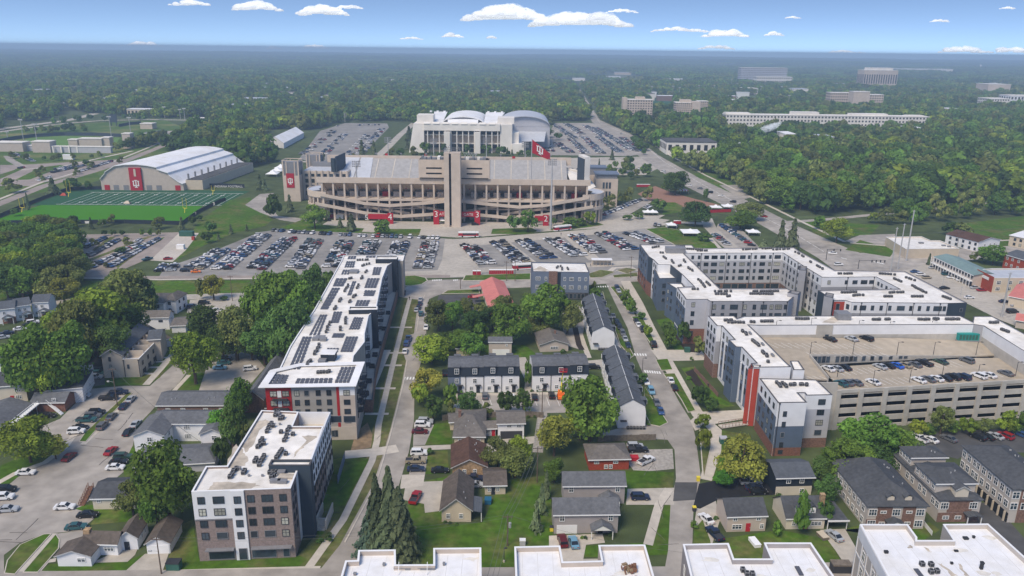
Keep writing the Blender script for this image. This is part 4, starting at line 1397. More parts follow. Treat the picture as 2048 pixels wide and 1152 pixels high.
for z in(13.4,10.2,7.0,3.9):
 windows(E0,f_[0],f_[1],[.18,.4,.62,.84],[z],1.4,1.7,'dark',.08)
 windows(E0,f_[1],f_[2],[.28],[z-1.2],1.1,1.6,'dark',.08)
 windows(E0,f_[5],f_[6],[.62],[z],2.1,1.7,'dark',.08)
windows(E0,f_[1],f_[2],[.28],[.7],1.3,1.2,'dark',.08)
downpipes(E0,f_[1],f_[2],[.06],.2,HF)
ac_row(E0,HF-.45,(1554,767,1563,777,4),(1564,768,1574,777,4),(1578,772,1592,771,3),(1600,772,1617,772,4))
ze=HE-.45
ac_row(E0,ze,(1448,643,1464,642,4),(1456,647,1488,647,7),(1500,646,1509,646,2),(1521,645,1548,645,6),(1592,640,1620,640,6),(1484,663,1494,672,5),(1504,682,1517,694,6),(1525,705,1536,716,6),(1537,727,1539,726,1),(1743,641,1762,641,5),(1770,641,1782,641,3),(1837,641,1860,641,6),(1867,640,1877,640,3),(1892,641,1917,640,7),(1977,647,1998,647,5),(2000,660,2020,667,4))
roof_bits(E0,ze,[(1684,637,4.6,4.2,2.4)],'metal_grey','plant_screen')
roof_bits(E0,ze,[(1500,668,.6,2,.6),(1525,690,.6,2,.6),(1545,712,.6,2,.6)])
stain(E0,ze,[(1645,645),(1668,632),(1690,634),(1668,647)])
# --- parking garage
ZG,ZU=11.8,14.6
gA,gB=G(1674,781,ZG+1),G(2100,757,ZG+1)
garage=thing('parking_garage','long concrete parking garage with open dark storey bands and cars on its top deck','parking garage',((gA+gB)/2).to_tuple()+(0,))
a_,b_,d_,n_,L_=wall_frame(gA,gB)
back=[G(1516,668,ZU),G(2100,690,ZU)]
mb=MB()
mb.prism([gA,gB,G(2100,715,ZG),G(1950,716,ZG),G(1646,735,ZG),G(1666,760,ZG)],ZG-.4,ZG)
mb.build('lower_deck','deck',garage)
mb=MB()
u0,u1,u2,u3=G(1618,714,ZU),G(1950,712,ZG+.1),G(2100,712,ZG+.1),G(1655,759,ZU)
mb.slab([(*back[0],ZU),(*G(1572,724,ZU),ZU),(*G(1600,757,ZU),ZU),(*u3,ZU),(*u0,ZU),(*u1,ZG+.1),(*G(2100,705,ZG+.1),ZG+.1),(*G(2100,690,ZG+.1),ZG+.1),(*G(1967,684,ZG+.1),ZG+.1),(*G(1800,676,ZU),ZU),(*G(1640,676,ZU),ZU)],.4)
mb.build('upper_deck','deck',garage)
mb=MB()
mb.slab([(*u0,ZU+1),(*u1,ZG+.2),(*(u1+Vector((0,-.3))),ZG+.2),(*(u0+Vector((0,-.3))),ZU+1)],.02)
v0,v1=u0+Vector((0,-.3)),u1+Vector((0,-.3))
mb.poly([(*v0,ZG),(*v1,ZG),(*v1,ZG+.2),(*v0,ZU+1)])
mb.poly([(*u0,ZG),(*u1,ZG),(*u1,ZG+.2),(*u0,ZU+1)])
mb.slab([(*u0,ZU+1),(*u3,ZU+1),(*(u3+Vector((.3,0))),ZU+1),(*(u0+Vector((.3,0))),ZU+1)],4.4)
mb.build('ramp_wall','garage_concrete',garage)
for i,u in enumerate((.015,.035,.06,.085,.11,.165,.195,.22,.245,.27,.32,.37,.42,.48,.54,.57)):
 hh=2.6*(1-u*1.1)
 window(garage,v0,v1,u*(v1-v0).length,ZG+.6,1.4,max(hh,.7),'plain',.02)
mb=MB()
nb=9
sp=L_/nb
for lv in range(5):
 z1=ZG+1.05-lv*3.0
 mb.bar(gA-n_*.2,gB-n_*.2,.4,max(z1-1.65,0),z1)
for i in range(nb+1):
 mb.obox(a_+d_*min(max(sp*i,.6),L_-.6)+n_*.12,d_,1.5,.5,0,ZG+1.1)
lw=G(1633,760,HF)
mb.bar(gA,gA+Vector((-6.4,0))*.95,.4,0,ZG+3.6)
mb.build('facade','garage_concrete',garage)
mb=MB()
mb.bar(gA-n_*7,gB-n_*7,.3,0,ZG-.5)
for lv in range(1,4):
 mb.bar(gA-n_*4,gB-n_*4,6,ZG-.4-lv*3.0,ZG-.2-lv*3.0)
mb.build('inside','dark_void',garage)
lines=MB()
def deck_lines(p,r,n,dx,z):
 a,b=G(*p,z),G(*r,z)
 for i in range(n):
  c=a.lerp(b,i/(n-1))
  lines.bar(c,c+Vector(dx),.14,z+.012,z+.018)
deck_lines((1535,686),(1740,688),16,(2.2,-4.6),ZU)
deck_lines((1612,705),(1760,705),12,(1.6,-3.6),ZU)
deck_lines((1668,740),(1900,722),22,(1.8,-4.4),ZG)
deck_lines((1700,762),(1990,742),26,(1.8,-4.4),ZG)
deck_lines((1600,752),(1650,752),5,(1.6,-2.6),ZU)
lines.build('parking_lines','paint_white',garage)
def lamp_post(x,y,z,h,label,group,arm=1.2,m='trim_dark',yt=None):
 g=G(x,y,z)
 if yt:
  h=HG(g,yt)-z
 t=thing('lamp_post',label,'lamp post',(g.x,g.y,z),group)
 mb=MB()
 mb.tube((g.x,g.y,z),(g.x,g.y,z+.5),.28,.25,8)
 mb.build('base','concrete',t)
 mb=MB()
 mb.tube((g.x,g.y,z+.5),(g.x,g.y,z+h),.1,.07,6)
 mb.tube((g.x,g.y,z+h-.1),(g.x+arm,g.y,z+h),.05,.05,5)
 mb.build('pole',m,t)
 mb=MB()
 mb.box(g.x+arm-.3,g.y-.2,z+h-.08,g.x+arm+.4,g.y+.2,z+h+.08)
 mb.build('lamp_head',m,t)
 return t
for x,y,z,yt in((1550,674,ZU,641),(1619,674,ZU,636),(1715,669,ZU,641),(1777,668,ZU,643),(1861,666,ZU,641),(1620,710,ZU,684),(1705,711,ZU,683),(1793,712,ZU,684),(1866,712,ZU,684),(1951,713,ZG,684),(1674,757,ZG,728),(1745,772,ZG,741),(1818,768,ZG,739),(1884,752,ZG,727),(1957,744,ZG,729),(2030,755,ZG,724)):
 lamp_post(x,y,z,7,'thin dark lamp post standing on the parking garage deck','lamp posts on the garage deck',yt=yt)
gen=G(1932,681,ZU-1.4)
t=thing('generator','teal generator enclosure parked on the garage roof deck','generator',(gen.x,gen.y,ZU-1.4))
mb=MB()
mb.box(gen.x-3.6,gen.y-1.3,ZU-.9,gen.x+3.6,gen.y+1.3,ZU+1.5)
mb.build('enclosure','teal_box',t)
mb=MB()
mb.box(gen.x-3.8,gen.y-1.45,ZU-1.4,gen.x+3.8,gen.y+1.45,ZU-.9)
mb.build('skid','metal_grey',t)
mb=MB()
for i in range(6):
 mb.box(gen.x-3.2+i*1.1,gen.y-1.36,ZU-.6,gen.x-2.4+i*1.1,gen.y-1.3,ZU+1.1)
mb.build('louvre','green_box',t)
def _in(p,poly):
 c=False
 for i in range(len(poly)):
  a,b=poly[i-1],poly[i]
  if(a[1]>p[1])!=(b[1]>p[1]) and p[0]<(b[0]-a[0])*(p[1]-a[1])/(b[1]-a[1])+a[0]:
   c=not c
 return c
mat('roof_seam',(.66,.65,.63),.8,.1)
mat('roof_dust',(.7,.67,.61),.9,.12,.8)
# --- white roofs at the bottom edge
HR=13.0
q=lambda x,y,z=HR:G(x,y,z)
def bottom_block(label,pts,h,wall='siding_beige',**k):
 r,p=flat_building('apartment_building',label,'apartment block',[G(x,y,h) for x,y in pts],h,wall,'roof_bright','coping_white',par=1.0,**k)
 return r,p
R1_,p1=bottom_block('bright white flat roofed block at the bottom edge nearest the big spruces',[(660,1230),(691,1122),(715,1121),(717,1101),(791,1100),(791.5,1130),(867,1129.5),(867,1097),(962,1096),(964,1230)],HR)
R2_,p2=bottom_block('bright white flat roofed block with a heap of debris on it at the bottom edge',[(1034,1230),(1029,1094),(1120,1092),(1126,1124),(1203,1122),(1197,1091),(1290,1090),(1330,1230)],HR)
R3_,p3=bottom_block('white flat roofed block at the bottom edge below the red door houses',[(1400,1230),(1366,1089),(1457,1087),(1468,1118),(1542,1118),(1528,1086),(1622,1086),(1720,1230)],HR,'siding_mauve')
R4_,p4=bottom_block('white roofed block with rain streaks and taupe side windows in the bottom corner',[(1817,1230),(1720,1049),(1815,1049),(1834,1075),(1834,1081),(1907,1081),(1886,1049),(1976,1048),(2105,1165),(2200,1260)],HR+1,'siding_taupe')
roof_bits(R1_,HR-1,[(805,1138,3.2,.8,.5),(853,1138,3.2,.8,.5),(710,1150,.5,.5,.5),(888,1130,.4,.6,.5),(768,1131,.4,.6,.5)])
for x in(797,854):
 g=G(x,1150,HR-1)
 mb=MB()
 mb.tube((g.x,g.y,HR-1),(g.x,g.y+1,HR+1.2),.06,.06,5)
 mb.build('vent_pipe','trim_white',R1_)
ac_row(R3_,HR-1,(1478,1142,1486,1142,1),(1486,1150,1506,1150,2))
ac_row(R4_,HR,(1838,1133,1868,1132,2),(1852,1146,1880,1146,2))
for x,y,w_ in((1598,1143,1.6),(1838,1148,1.8)):
 roof_bits(R3_ if x<1700 else R4_,HR-(1 if x<1700 else 0),[(x,y,.8,2.6,.25)],'solar_cell','skylight')
roof_bits(R4_,HR,[(1772,1106,.7,.5,.5),(1931,1078,.9,.7,.4),(1912,1103,.7,.4,.3),(1903,1128,.4,.4,.4),(1962,1138,.5,.5,1.6),(1947,1076,.4,.4,.5)],'unit_dark')
for px in([(1880,1128),(1884,1128),(1915,1152),(1905,1152)],[(1914,1127),(1918,1126),(1940,1152),(1932,1152)],[(1815,1090),(1820,1090),(1826,1098),(1818,1097)],[(1850,1096),(1853,1096),(1862,1103),(1858,1104)]):
 stain(R4_,HR,px)
a,b=p4[-1],p4[0]
wa,wb=G(1720,1049,HR+1),G(1817,1230,HR+1)
pn=Panels(R4_)
pn.add(wa,wb,0,1,11.2,HR+.9,'siding_white',.1)
pn.add(wa,wb,0,1,7.4,7.8,'siding_white',.1)
for i in range(9):
 pn.add(wa,wb,i*.11,i*.11+.012,0,11.18,'siding_white',.14)
pn.done()
windows(R4_,wa,wb,[.17,.39,.61,.83],[8.4,4.6],1.5,2.2,'white',.08)
wa,wb=G(1366,1089,HR),G(1400,1230,HR)
windows(R3_,wa,wb,[.2,.45,.7],[8.6,5],1.5,2.2,'white',.08)
for rt,pts,z in((R1_,p1,HR-1),(R2_,p2,HR-1),(R3_,p3,HR-1),(R4_,p4,HR)):
 x0,x1=min(p.x for p in pts),max(p.x for p in pts)
 y0,y1=min(p.y for p in pts),max(p.y for p in pts)
 for i in range(int((x1-x0)/3)):
  x=x0+1.5+3*i
  ys=[y0+(y1-y0)*k/60 for k in range(61)]
  ok=[y for y in ys if _in((x,y),offset(pts,.5))]
  if ok:
   mb=MB()
   mb.box(x,min(ok),z-.02,x+.1,max(ok),z+.005)
   mb.build('membrane_seam','roof_seam',rt)
 for k in range(7):
  c=Vector((R.uniform(x0+2,x1-2),R.uniform(y0+2,y1-2)))
  if _in(c,offset(pts,1.5)):
   q=[c+Vector((math.cos(a)*R.uniform(.5,2.2),math.sin(a)*R.uniform(.3,1.1))) for a in[i*.7 for i in range(9)]]
   mb=MB()
   mb.poly([(p.x,p.y,z+.008+k*.001) for p in ccw(q)])
   mb.build('dirt_patch','roof_dust',rt)
deb=G(1262,1142,HR-1)
t=thing('debris_heap','heap of brown wood and roofing debris left on the white roof','debris heap',(deb.x,deb.y,HR-1))
for i in range(26):
 mb=MB()
 x,y=R.gauss(0,.8),R.gauss(0,1.0)
 an=R.uniform(0,3.14)
 mb.obox((deb.x+x,deb.y+y),(math.cos(an),math.sin(an)),R.uniform(.5,1.3),R.uniform(.2,.6),HR-1+i*.02,HR-.85+i*.035)
 mb.build('plank','wood_brown' if i%3 else 'dirt',t)
# --- houses
h=House('house','tan house with a dark steep gable roof and carport in the back yards',(878.5,1022),(946,1022),(896,960),3.3,6.6,'v','siding_tan','shingle_brown')
h.win('f',[.22,.66],[1.0],1.0,1.3).vents(2)
pc=h.side('r')
mb=MB()
k1,k2=pc[0],pc[1]
d_=(k2-k1).normalized()
mb.slab([(*k1,3.2),(*(k1+Vector((2.6,0))),2.7),(*(k1+Vector((2.6,0))+d_*6.5),2.7),(*(k1+d_*6.5),3.2)],.15)
mb.build('porch_roof','shingle_slate',h.root)
for y in(.2,6.2):
 mb=MB()
 c=k1+Vector((2.45,0))+d_*y
 mb.obox(c,d_,.16,.16,0,2.6)
 mb.build('post','trim_white',h.root)
h=House('house','tan stone house with a rust brown gable roof between parked cars and trees',(901,936),(976.5,934),(894,889),3.2,5.6,'v','brick_tan','shingle_rust')
h.win('f',[.35,.66],[.9],1.0,1.5).vents(6).win('l',[.3,.6],[1.1])
h=House('garage','small tan outbuilding with brown roof behind the dark roofed house',(966,972),(1015,971),(968,942),2.8,4.4,'u','siding_tan','shingle_brown',cat='outbuilding')
h.win('f',[.22,.62],[.9],.9,1.1).door('f',.4,1.0)
h=House('house','low house with a spreading taupe hip roof next to a white double garage',(905,874),(972,874),(918,829),3.0,5.4,'u','siding_tan','shingle_taupe',hip=4)
h.win('f',[.2,.5,.8],[.9],1.3,1.2).chimney(.1,(-2.5,1.5),.8,.4)
h.vents(3)
h2=House('','',(897,845),(918,844),(899,829),2.8,3.8,'u','siding_tan','shingle_taupe',root=h.root)
h2=House('','',(966,858),(995,857),(968,842),2.6,3.8,'u','siding_lightgrey','shingle_taupe',root=h.root)
h2.win('f',[.3],[1.0],1.4,1.1).door('f',.8,1.0,2.0,'door_red')
h=House('garage','white two storey double garage with a taupe roof below the terrace lot',(993,848),(1052,847),(994,824),5.0,6.6,'u','siding_white','shingle_taupe',cat='garage')
h.win('f',[.42,.8],[3.6],1.4,.9)
h.door('f',.3,3.2,2.4,'trim_dark','garage_door').door('f',.72,3.2,2.4,'trim_dark','garage_door')
for lab,A_,B_,C3,ex in(('front grey vinyl house with blue grey roof and a white garage door',(1106,1030.5),(1241,1029),(1101.6,995),1),('rear grey vinyl house with blue grey roof just behind its twin',(1125,973),(1254,972),(1123,942.5),0)):
 h=House('house',lab,A_,B_,C3,5.2,7.6,'u','siding_mauve','shingle_grey',.4)
 h.win('f',[.12,.88],[3.3],1.2,1.6)
 h.porch('f',.73,5.2,2.6,2.5,4.0,'shingle_grey')
 h.door('f',.73,1.1,2.1,'door_dark')
 if ex:
  h.door('f',.2,4.8,2.3,'trim_white','garage_door')
h=House('house','red brick bungalow with a taupe hip roof beside the gravel parking pad',(1176,920),(1263,918),(1171,890),3.4,5.4,'u','brick_bright','shingle_taupe',hip=4)
h.win('f',[.18,.66],[1.9],1.4,.8)
h.win('f',[.42,.54],[.4],1.0,1.2)
h=House('house','beige gambrel house with weathered black roof and a red door',(1454,1034.5),(1537,1032),(1429,996),4.2,6.8,'u','siding_beige','shingle_dark',.3)
h.win('f',[.2,.8],[2.9],1.1,1.3).win('f',[(.26,2.4),.9],[.7],1.0,1.3).door('f',.55,1.1,2.2,'door_red')
h=House('house','cream cottage with black roof two white dormers and an attached carport',(1572,1038),(1654,1037),(1561,991),3.0,6.4,'u','siding_cream','shingle_dark',.3)
h.win('f',[.2,(.78,2.6)],[1.0],1.0,1.1).door('f',.52,1.1,2.1,'door_red').chimney(.93,(.6,-1.2),1.0,.9,'brick_tan')
for f in(.36,.68):
 c=h.e[0].lerp(h.e[1],f)+h.v*2.0
 mb=MB()
 mb.obox(c,h.u,1.5,1.8,3.6,5.2)
 mb.build('dormer','trim_white',h.root)
 mb=MB()
 a0=c-h.v*1.1
 mb.slab([(*(a0-h.u*1),5.15),(*a0,5.95),(*(a0+h.v*2.2),5.95),(*(a0+h.v*2.2-h.u*1),5.15)],.1)
 mb.slab([(*(a0+h.u*1),5.15),(*a0,5.95),(*(a0+h.v*2.2),5.95),(*(a0+h.v*2.2+h.u*1),5.15)],.1)
 mb.build('dormer_roof','shingle_dark',h.root)
 window(h.root,c-h.v*.9-h.u*.7,c-h.v*.9+h.u*.7,.7,3.9,.9,1.0,'white')
c0=h.e[1]
mb=MB()
mb.slab([(*(c0-h.v*.6),2.9),(*(c0+h.u*5.2-h.v*.6),2.6),(*(c0+h.u*5.2+h.v*8),2.6),(*(c0+h.v*8),2.9)],.2)
mb.build('carport_roof','shingle_dark',h.root)
for s,w in((.4,0),(5.0,0),(5.0,7.6)):
 mb=MB()
 mb.obox(c0+h.u*s+h.v*w,h.u,.16,.16,0,2.6)
 mb.build('post','trim_white',h.root)
mb=MB()
mb.bar(c0-h.v*.7,c0+h.u*5.2-h.v*.7,.12,2.5,2.92)
mb.build('carport_trim','trim_white',h.root)
h=House('house','dark navy house over a cream lower storey with slate roof by the black driveway',(1552,957),(1632,955),(1530,925),5.2,7.0,'u','siding_navy','shingle_slate',.5)
h.win('f',[.33,.7],[3.4],1.2,1.5).win('f',[.72],[.6],1.1,1.3)
pn=Panels(h.root)
pn.add(*h.side('f'),.0,1,0,2.5,'siding_cream',.05)
pn.done()
h=House('apartment_house','brown brick and taupe apartment house with a huge dark hip roof and two small gablets',(1735,1013),(1861,1013),(1654,920),6.4,10.2,'v','siding_taupe','shingle_dark',.5,hip=5,cat='apartment house')
pn=Panels(h.root)
pn.add(*h.side('f'),.16,.42,0,6.2,'brick_brown',.06).add(*h.side('f'),.6,.82,0,6.2,'brick_brown',.06)
pn.add(*h.side('f'),.0,.16,0,2.6,'brick_brown',.05)
pn.done()
for z in(3.6,.6):
 h.win('f',[(.09,2.0),(.49,2.0),(.9,2.0)],[z],1.6,1.8)
 h.win('f',[.27,.71],[z+.6],1.5,.8)
 h.win('l',[.06,.18,.3,.42,.54,.66,.78,.9],[z],1.5,1.7)
h.porch('f',.45,4,2,2.6,3.4,'shingle_dark').vents(6)
for f in(.4,.68):
 c=h.e[0].lerp(h.e[1],f)+h.v*2.2
 mb=MB()
 mb.obox(c,h.u,1.6,2.0,7.2,8.3)
 mb.build('gablet','siding_cream',h.root)
 mb=MB()
 a0=c-h.v*1.2
 mb.slab([(*(a0-h.u*1.1),8.2),(*a0,9.0),(*(a0+h.v*5),9.0),(*(a0+h.v*3-h.u*1.1),8.2)],.1)
 mb.slab([(*(a0+h.u*1.1),8.2),(*a0,9.0),(*(a0+h.v*5),9.0),(*(a0+h.v*3+h.u*1.1),8.2)],.1)
 mb.build('gablet_roof','shingle_dark',h.root)
h=House('apartment_house','stepped taupe apartment house with a raised upper storey between two bigger grey roofed ones',(1880,1001),(1969,1000),(1784,904),6.2,7.8,'v','siding_taupe','shingle_dark',.4,hip=5,cat='apartment house')
pn=Panels(h.root)
pn.add(*h.side('f'),.2,.8,2.7,6.1,'brick_brown',.06).add(*h.side('f'),0,1,0,2.6,'brick_brown',.06)
pn.done()
h.win('f',[(.12,2),(.82,2)],[3.6],1.6,1.8).win('f',[.2,.5],[.8],1.6,1.0)
h.win('l',[.08,.17,.36,.46,.62,.71,.88,.96],[3.4],1.5,1.8)
h.porch('f',.78,3.6,2,2.8,3.1,'shingle_dark')
r_=h.root
for A_,B_,C3 in(((1872,968),(1958,967),(1830,925)),((1822,916),(1898,915),(1795,892))):
 k=House('','',A_,B_,C3,9.0,10.6,'u','siding_taupe','shingle_dark',.4,hip=4,root=r_,z0=6,full=True)
 k.win('l',[.15,.4,.65,.9],[7.0],1.3,1.6)
 k.vents(2)
k=House('','',(1912,980),(1943,980),(1900,962),8.6,9.6,'v','siding_cream','shingle_dark',.3,root=r_,z0=5.5)
h=House('apartment_house','long three storey taupe apartment house with carports under it at the right edge',(2026,979),(2130,979),(1924,890),9.4,12.2,'v','siding_taupe','shingle_dark',.5,hip=6,cat='apartment house')
for z in(6.6,3.6):
 h.win('l',[.05,.16,.28,.34,.46,.58,.7,.82,.93],[z],1.6,1.9)
 h.win('f',[.08,.3],[z],1.8,1.9)
pn=Panels(h.root)
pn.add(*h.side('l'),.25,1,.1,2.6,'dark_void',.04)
pn.add(*h.side('f'),.18,.7,0,9.2,'brick_brown',.06)
pn.done()
for i in range(7):
 a,b=h.side('l')
 mb=MB()
 c=a.lerp(b,.3+i*.11)
 mb.obox(c+(Vector(wall_frame(a,b)[3])*.3),h.v,.35,.35,0,2.7)
 mb.build('post','siding_tan',h.root)
h.vents(6)
# --- left side
h=House('house','white U shaped two storey house with streaked grey roof round a small court',(300,848),(440,848),(305,822),5.6,7.4,'u','siding_white','shingle_grey',.4)
h.win('f',[.5,.52],[3.8,.9],1.4,1.4)
r_=h.root
k=House('','',(262,872),(329,871),(300,830),5.4,7.2,'v','siding_white','shingle_grey',.4,root=r_)
k.win('f',[.52],[3.4],1.4,1.4).win('r',[.3,.7],[3.4],1.2,1.4)
k=House('','',(396,869),(452,868),(410,832),5.4,7.0,'v','siding_white','shingle_grey',.4,root=r_)
k.win('f',[.55],[3.4],1.4,1.4)
h=House('house','low grey hip roofed building just below the white U shaped house',(262,935),(430,925),(270,903),2.6,4.2,'u','siding_lightgrey','shingle_grey',.4,hip=3)
h=House('row_building','long low brick row building with grey roof behind the white U shaped house',(310,811.5),(458,811),(318,784),3.2,5.2,'u','brick_brown','shingle_grey',.4)
h.win('f',[.15,.36,.68,.9],[1.3],1.4,.9).vents(4)
h=House('row_building','low grey roofed brick building squeezed beside the solar-roofed block',(484,800),(528,800),(527,704),4.5,7.5,'v','brick_brown','shingle_grey',.4)
h.vents(2)
h=House('house','low cream building with dark grey roof and a red wooden ramp beside it',(179,998),(292,996),(199,963),3.2,5.0,'u','siding_cream','shingle_dark',.4)
h.win('f',[.12,.4,.7],[1.9],1.0,.8)
rp=G(172,1010)
t=thing('wooden_ramp','red brown wooden access ramp with railings beside the low cream building','ramp',(rp.x,rp.y,0))
mb=MB()
q0,q1=G(158,1012),G(178,978)
mb.slab([(*q0,.1),(*q1,.9),(*(q1+Vector((1.3,0))),.9),(*(q0+Vector((1.3,0))),.1)],.1)
mb.build('deck','wood_brown',t)
for s in(0,1.3):
 mb=MB()
 for z in(.5,1.0):
  mb.slab([(*(q0+Vector((s,0))),.1+z),(*(q1+Vector((s,0))),.9+z),(*(q1+Vector((s+.08,0))),.9+z),(*(q0+Vector((s+.08,0))),.1+z)],.08)
 for i in range(8):
  c=q0.lerp(q1,i/7)+Vector((s,0))
  mb.box(c.x-.05,c.y-.05,0,c.x+.05,c.y+.05,1.1+.8*i/7)
 mb.build('railing','wood_brown',t)
h=House('bungalow','white bungalow with a dark brown roof and stone chimney on the near corner',(160,1088),(235,1090),(160,1060),3.0,5.0,'u','siding_white','shingle_brown',.4,cat='house')
h.win('f',[(.75,2.2)],[1.1],1.2,1.1)
r_=h.root
k=House('','',(107,1113),(182,1113),(125,1082),2.8,4.2,'v','siding_white','shingle_brown',.4,root=r_)
k.win('f',[(.72,1.8)],[1.1],1.2,1.1).door('l',.2,1,2)
k=House('','',(232,1078),(276,1076),(262,1040),3.2,5.0,'v','siding_white','shingle_brown',.4,root=r_)
k.win('r',[.4,.7],[1.2],1.0,1.1).door('f',.4,1.1,2.1,'door_dark')
c=G(181,1100)
mb=MB()
mb.box(c.x-.7,c.y-.5,0,c.x+.7,c.y+.7,5.4)
mb.build('chimney','brick_tan',r_)
h=House('garage','detached white garage with a brown gable roof beside the white bungalow',(287,1089),(341,1087),(325,1042),2.8,4.6,'v','siding_white','shingle_brown',.4,cat='garage')
h.door('f',.5,4.6,2.2,'trim_white','garage_door')
h=House('motel','two storey brick building with grey roof white stair and gallery at the left street',(58,806),(130,805),(75,784),3.3,5.2,'u','brick_red','shingle_grey',.5,cat='apartment house')
h.win('f',[.7],[3.4],1.2,1.2)
r_=h.root
k=House('','',(-40,890),(66,806),(-80,868),3.3,5.4,'u','brick_red','shingle_grey',.5,root=r_)
mb=MB()
a,b=G(20,852,3),G(76,806,3)
mb.bar(a,b,1.5,2.9,3.1)
mb.bar(a+Vector((.4,-.6)),b+Vector((.4,-.6)),.08,3.9,4.0)
for i in range(14):
 c=a.lerp(b,i/13)+Vector((.4,-.6))
 mb.box(c.x-.04,c.y-.04,0 if i%4==0 else 3.1,c.x+.04,c.y+.04,3.9)
mb.build('gallery','trim_white',r_)
mb=MB()
a,b=G(92,806,3),G(122,831,0)
mb.slab([(*a,3.1),(*b,.2),(*(b+Vector((.2,1.2))),.2),(*(a+Vector((.2,1.2))),3.1)],.25)
mb.slab([(*a,4.1),(*b,1.2),(*(b+Vector((0,.08))),1.2),(*(a+Vector((0,.08))),4.1)],.12)
mb.build('stair','trim_white',r_)
h=House('house','block with a dark roof and white corrugated parapet behind the brick motel',(88,782),(165,775),(100,756),5.0,6.2,'u','siding_white','shingle_dark',.2,hip=4)
mb=MB()
mb.bar(h.e[3],h.e[2],.3,4.8,6.6)
mb.build('parapet','roof_bright',h.root)
h.win('r',[.3,.6],[1.5],1.2,1.4)
h=House('house','cream house with a dark grey roof and red door at the left edge',(-30,775),(52,770),(-22,748),5.6,7.4,'u','siding_cream','shingle_dark',.4)
h.win('f',[.75,.8],[3.4,.9],1.1,1.3).door('f',.6,1.1,2.1,'door_red').win('r',[.5],[3.6])
h=House('house','grey roofed white house half hidden at the left edge by the big trees',(-30,728),(24,726),(-30,709),5,6.8,'u','siding_white','shingle_slate',.4)
h=House('terraced_houses','cream terrace of townhouses with slate gable roof and stepped roof decks',(199,712),(245,711),(256,658),8.2,10.6,'v','stucco','shingle_slate',.4,cat='townhouses')
h.win('f',[.38],[6.0,3.2],.8,1.6,'dark').win('f',[.42],[.2],.9,2.1,'dark')
r_=h.root
a0,a1=h.side('r')
bx=h.u*5.4
LL=(a1-a0).length
mb=MB()
pp=[a0,a0+bx,a1+bx,a1]
mb.prism([pp[0]+Vector((.02,0)),pp[1],pp[2],pp[3]+Vector((.02,0))],0,5.6)
mb.build('front_wing','stucco',r_)
mb=MB()
ring(mb,pp,.25,5.62,6.7)
for i in range(1,5):
 c=a0.lerp(a1,i/5)
 mb.bar(c,c+bx*.95,.25,5.63,7.8)
mb.build('deck_wall','stucco',r_)
mb=MB()
ring(mb,offset(pp,-.03),.3,6.7,6.8)
mb.build('coping','coping_white',r_)
for i in range(5):
 for z,w in((3.6,1.3),(.6,1.3)):
  window(r_,pp[1],pp[2],LL*(i+.5)/5,z,w,1.5,'dark')
 door(r_,pp[1],pp[2],LL*(i+.8)/5,1.0,2.1,'door_dark')
 c=a0.lerp(a1,(i+.5)/5)
 mb=MB()
 mb.obox(c+h.u*.15,h.v,1.8,.12,5.62,7.7)
 mb.build('deck_door','door_dark',r_)
downpipes(r_,pp[0],pp[1],[.05,.95],.2,6.4)
windows(r_,pp[0],pp[1],[.3],[3.2],.8,1.6,'dark')
k=House('','',(293,680),(322,678),(297,660),8.2,10,'u','stucco','shingle_slate',.4,root=r_)
h=House('house','white two storey house with brown hip roof and black shutters',(283,608),(328,607),(290,587),6.0,8.2,'u','siding_white','shingle_taupe',.5,hip=4)
h.win('f',[.2,.55,.7],[3.8],1.4,1.5,'dark')
k=House('','',(326,600),(352,601),(345,585),6.0,8.2,'v','siding_white','shingle_taupe',.5,hip=3,root=h.root)
k.win('f',[.4],[3.8,.8],1.2,1.4,'dark').win('r',[.3,.7],[3.8,.8],1.2,1.4,'dark')
h=House('house','long white two storey house with a taupe ridge roof behind the townhouse terrace',(268,636),(338,635),(268,621),5.2,7.2,'u','siding_white','shingle_taupe',.4)
h.win('f',[.35,.75],[3.2],1.6,.9,'dark').win('r',[.5],[3.2])
h=House('house','small white house with grey roof and a yellow bin beside it',(340,652),(372,651),(346,636),3.0,4.4,'u','siding_white','shingle_taupe',.4)
h.win('r',[.4],[1.2])
h=House('house','low house under a spreading brown roof behind the cream terrace',(290,690),(345,676),(290,655),3.2,5.6,'u','siding_white','shingle_brown',.4,hip=3)
for i,(x0,y0,x1,y1) in enumerate(((-28,622,30,616),(28,614,62,609),(60,606,97,604))):
 h=House('townhouse',['white and brick townhouse with dark roof at the far left edge of its row','middle white and brick townhouse of the far left row','white and brick townhouse at the street end of the far left row'][i],(x0,y0),(x1,y1),(x0+2,y0-17),6.2,8.4,'u','siding_white','shingle_slate',.3,cat='townhouse',group='far left townhouses')
 h.win('f',[.25,.6],[3.8,1.0],1.1,1.4).porch('f',.72,4,2,2.8,3.8,'shingle_slate')
 pn=Panels(h.root)
 pn.add(*h.side('f'),.5,1,0,2.6,'brick_red',.05)
 pn.done()
h=House('shed','grey roofed carport row among the left trees near the townhouses',(55,672),(118,655),(55,662),2.6,3.4,'u','siding_white','shingle_slate',.3,cat='carport')
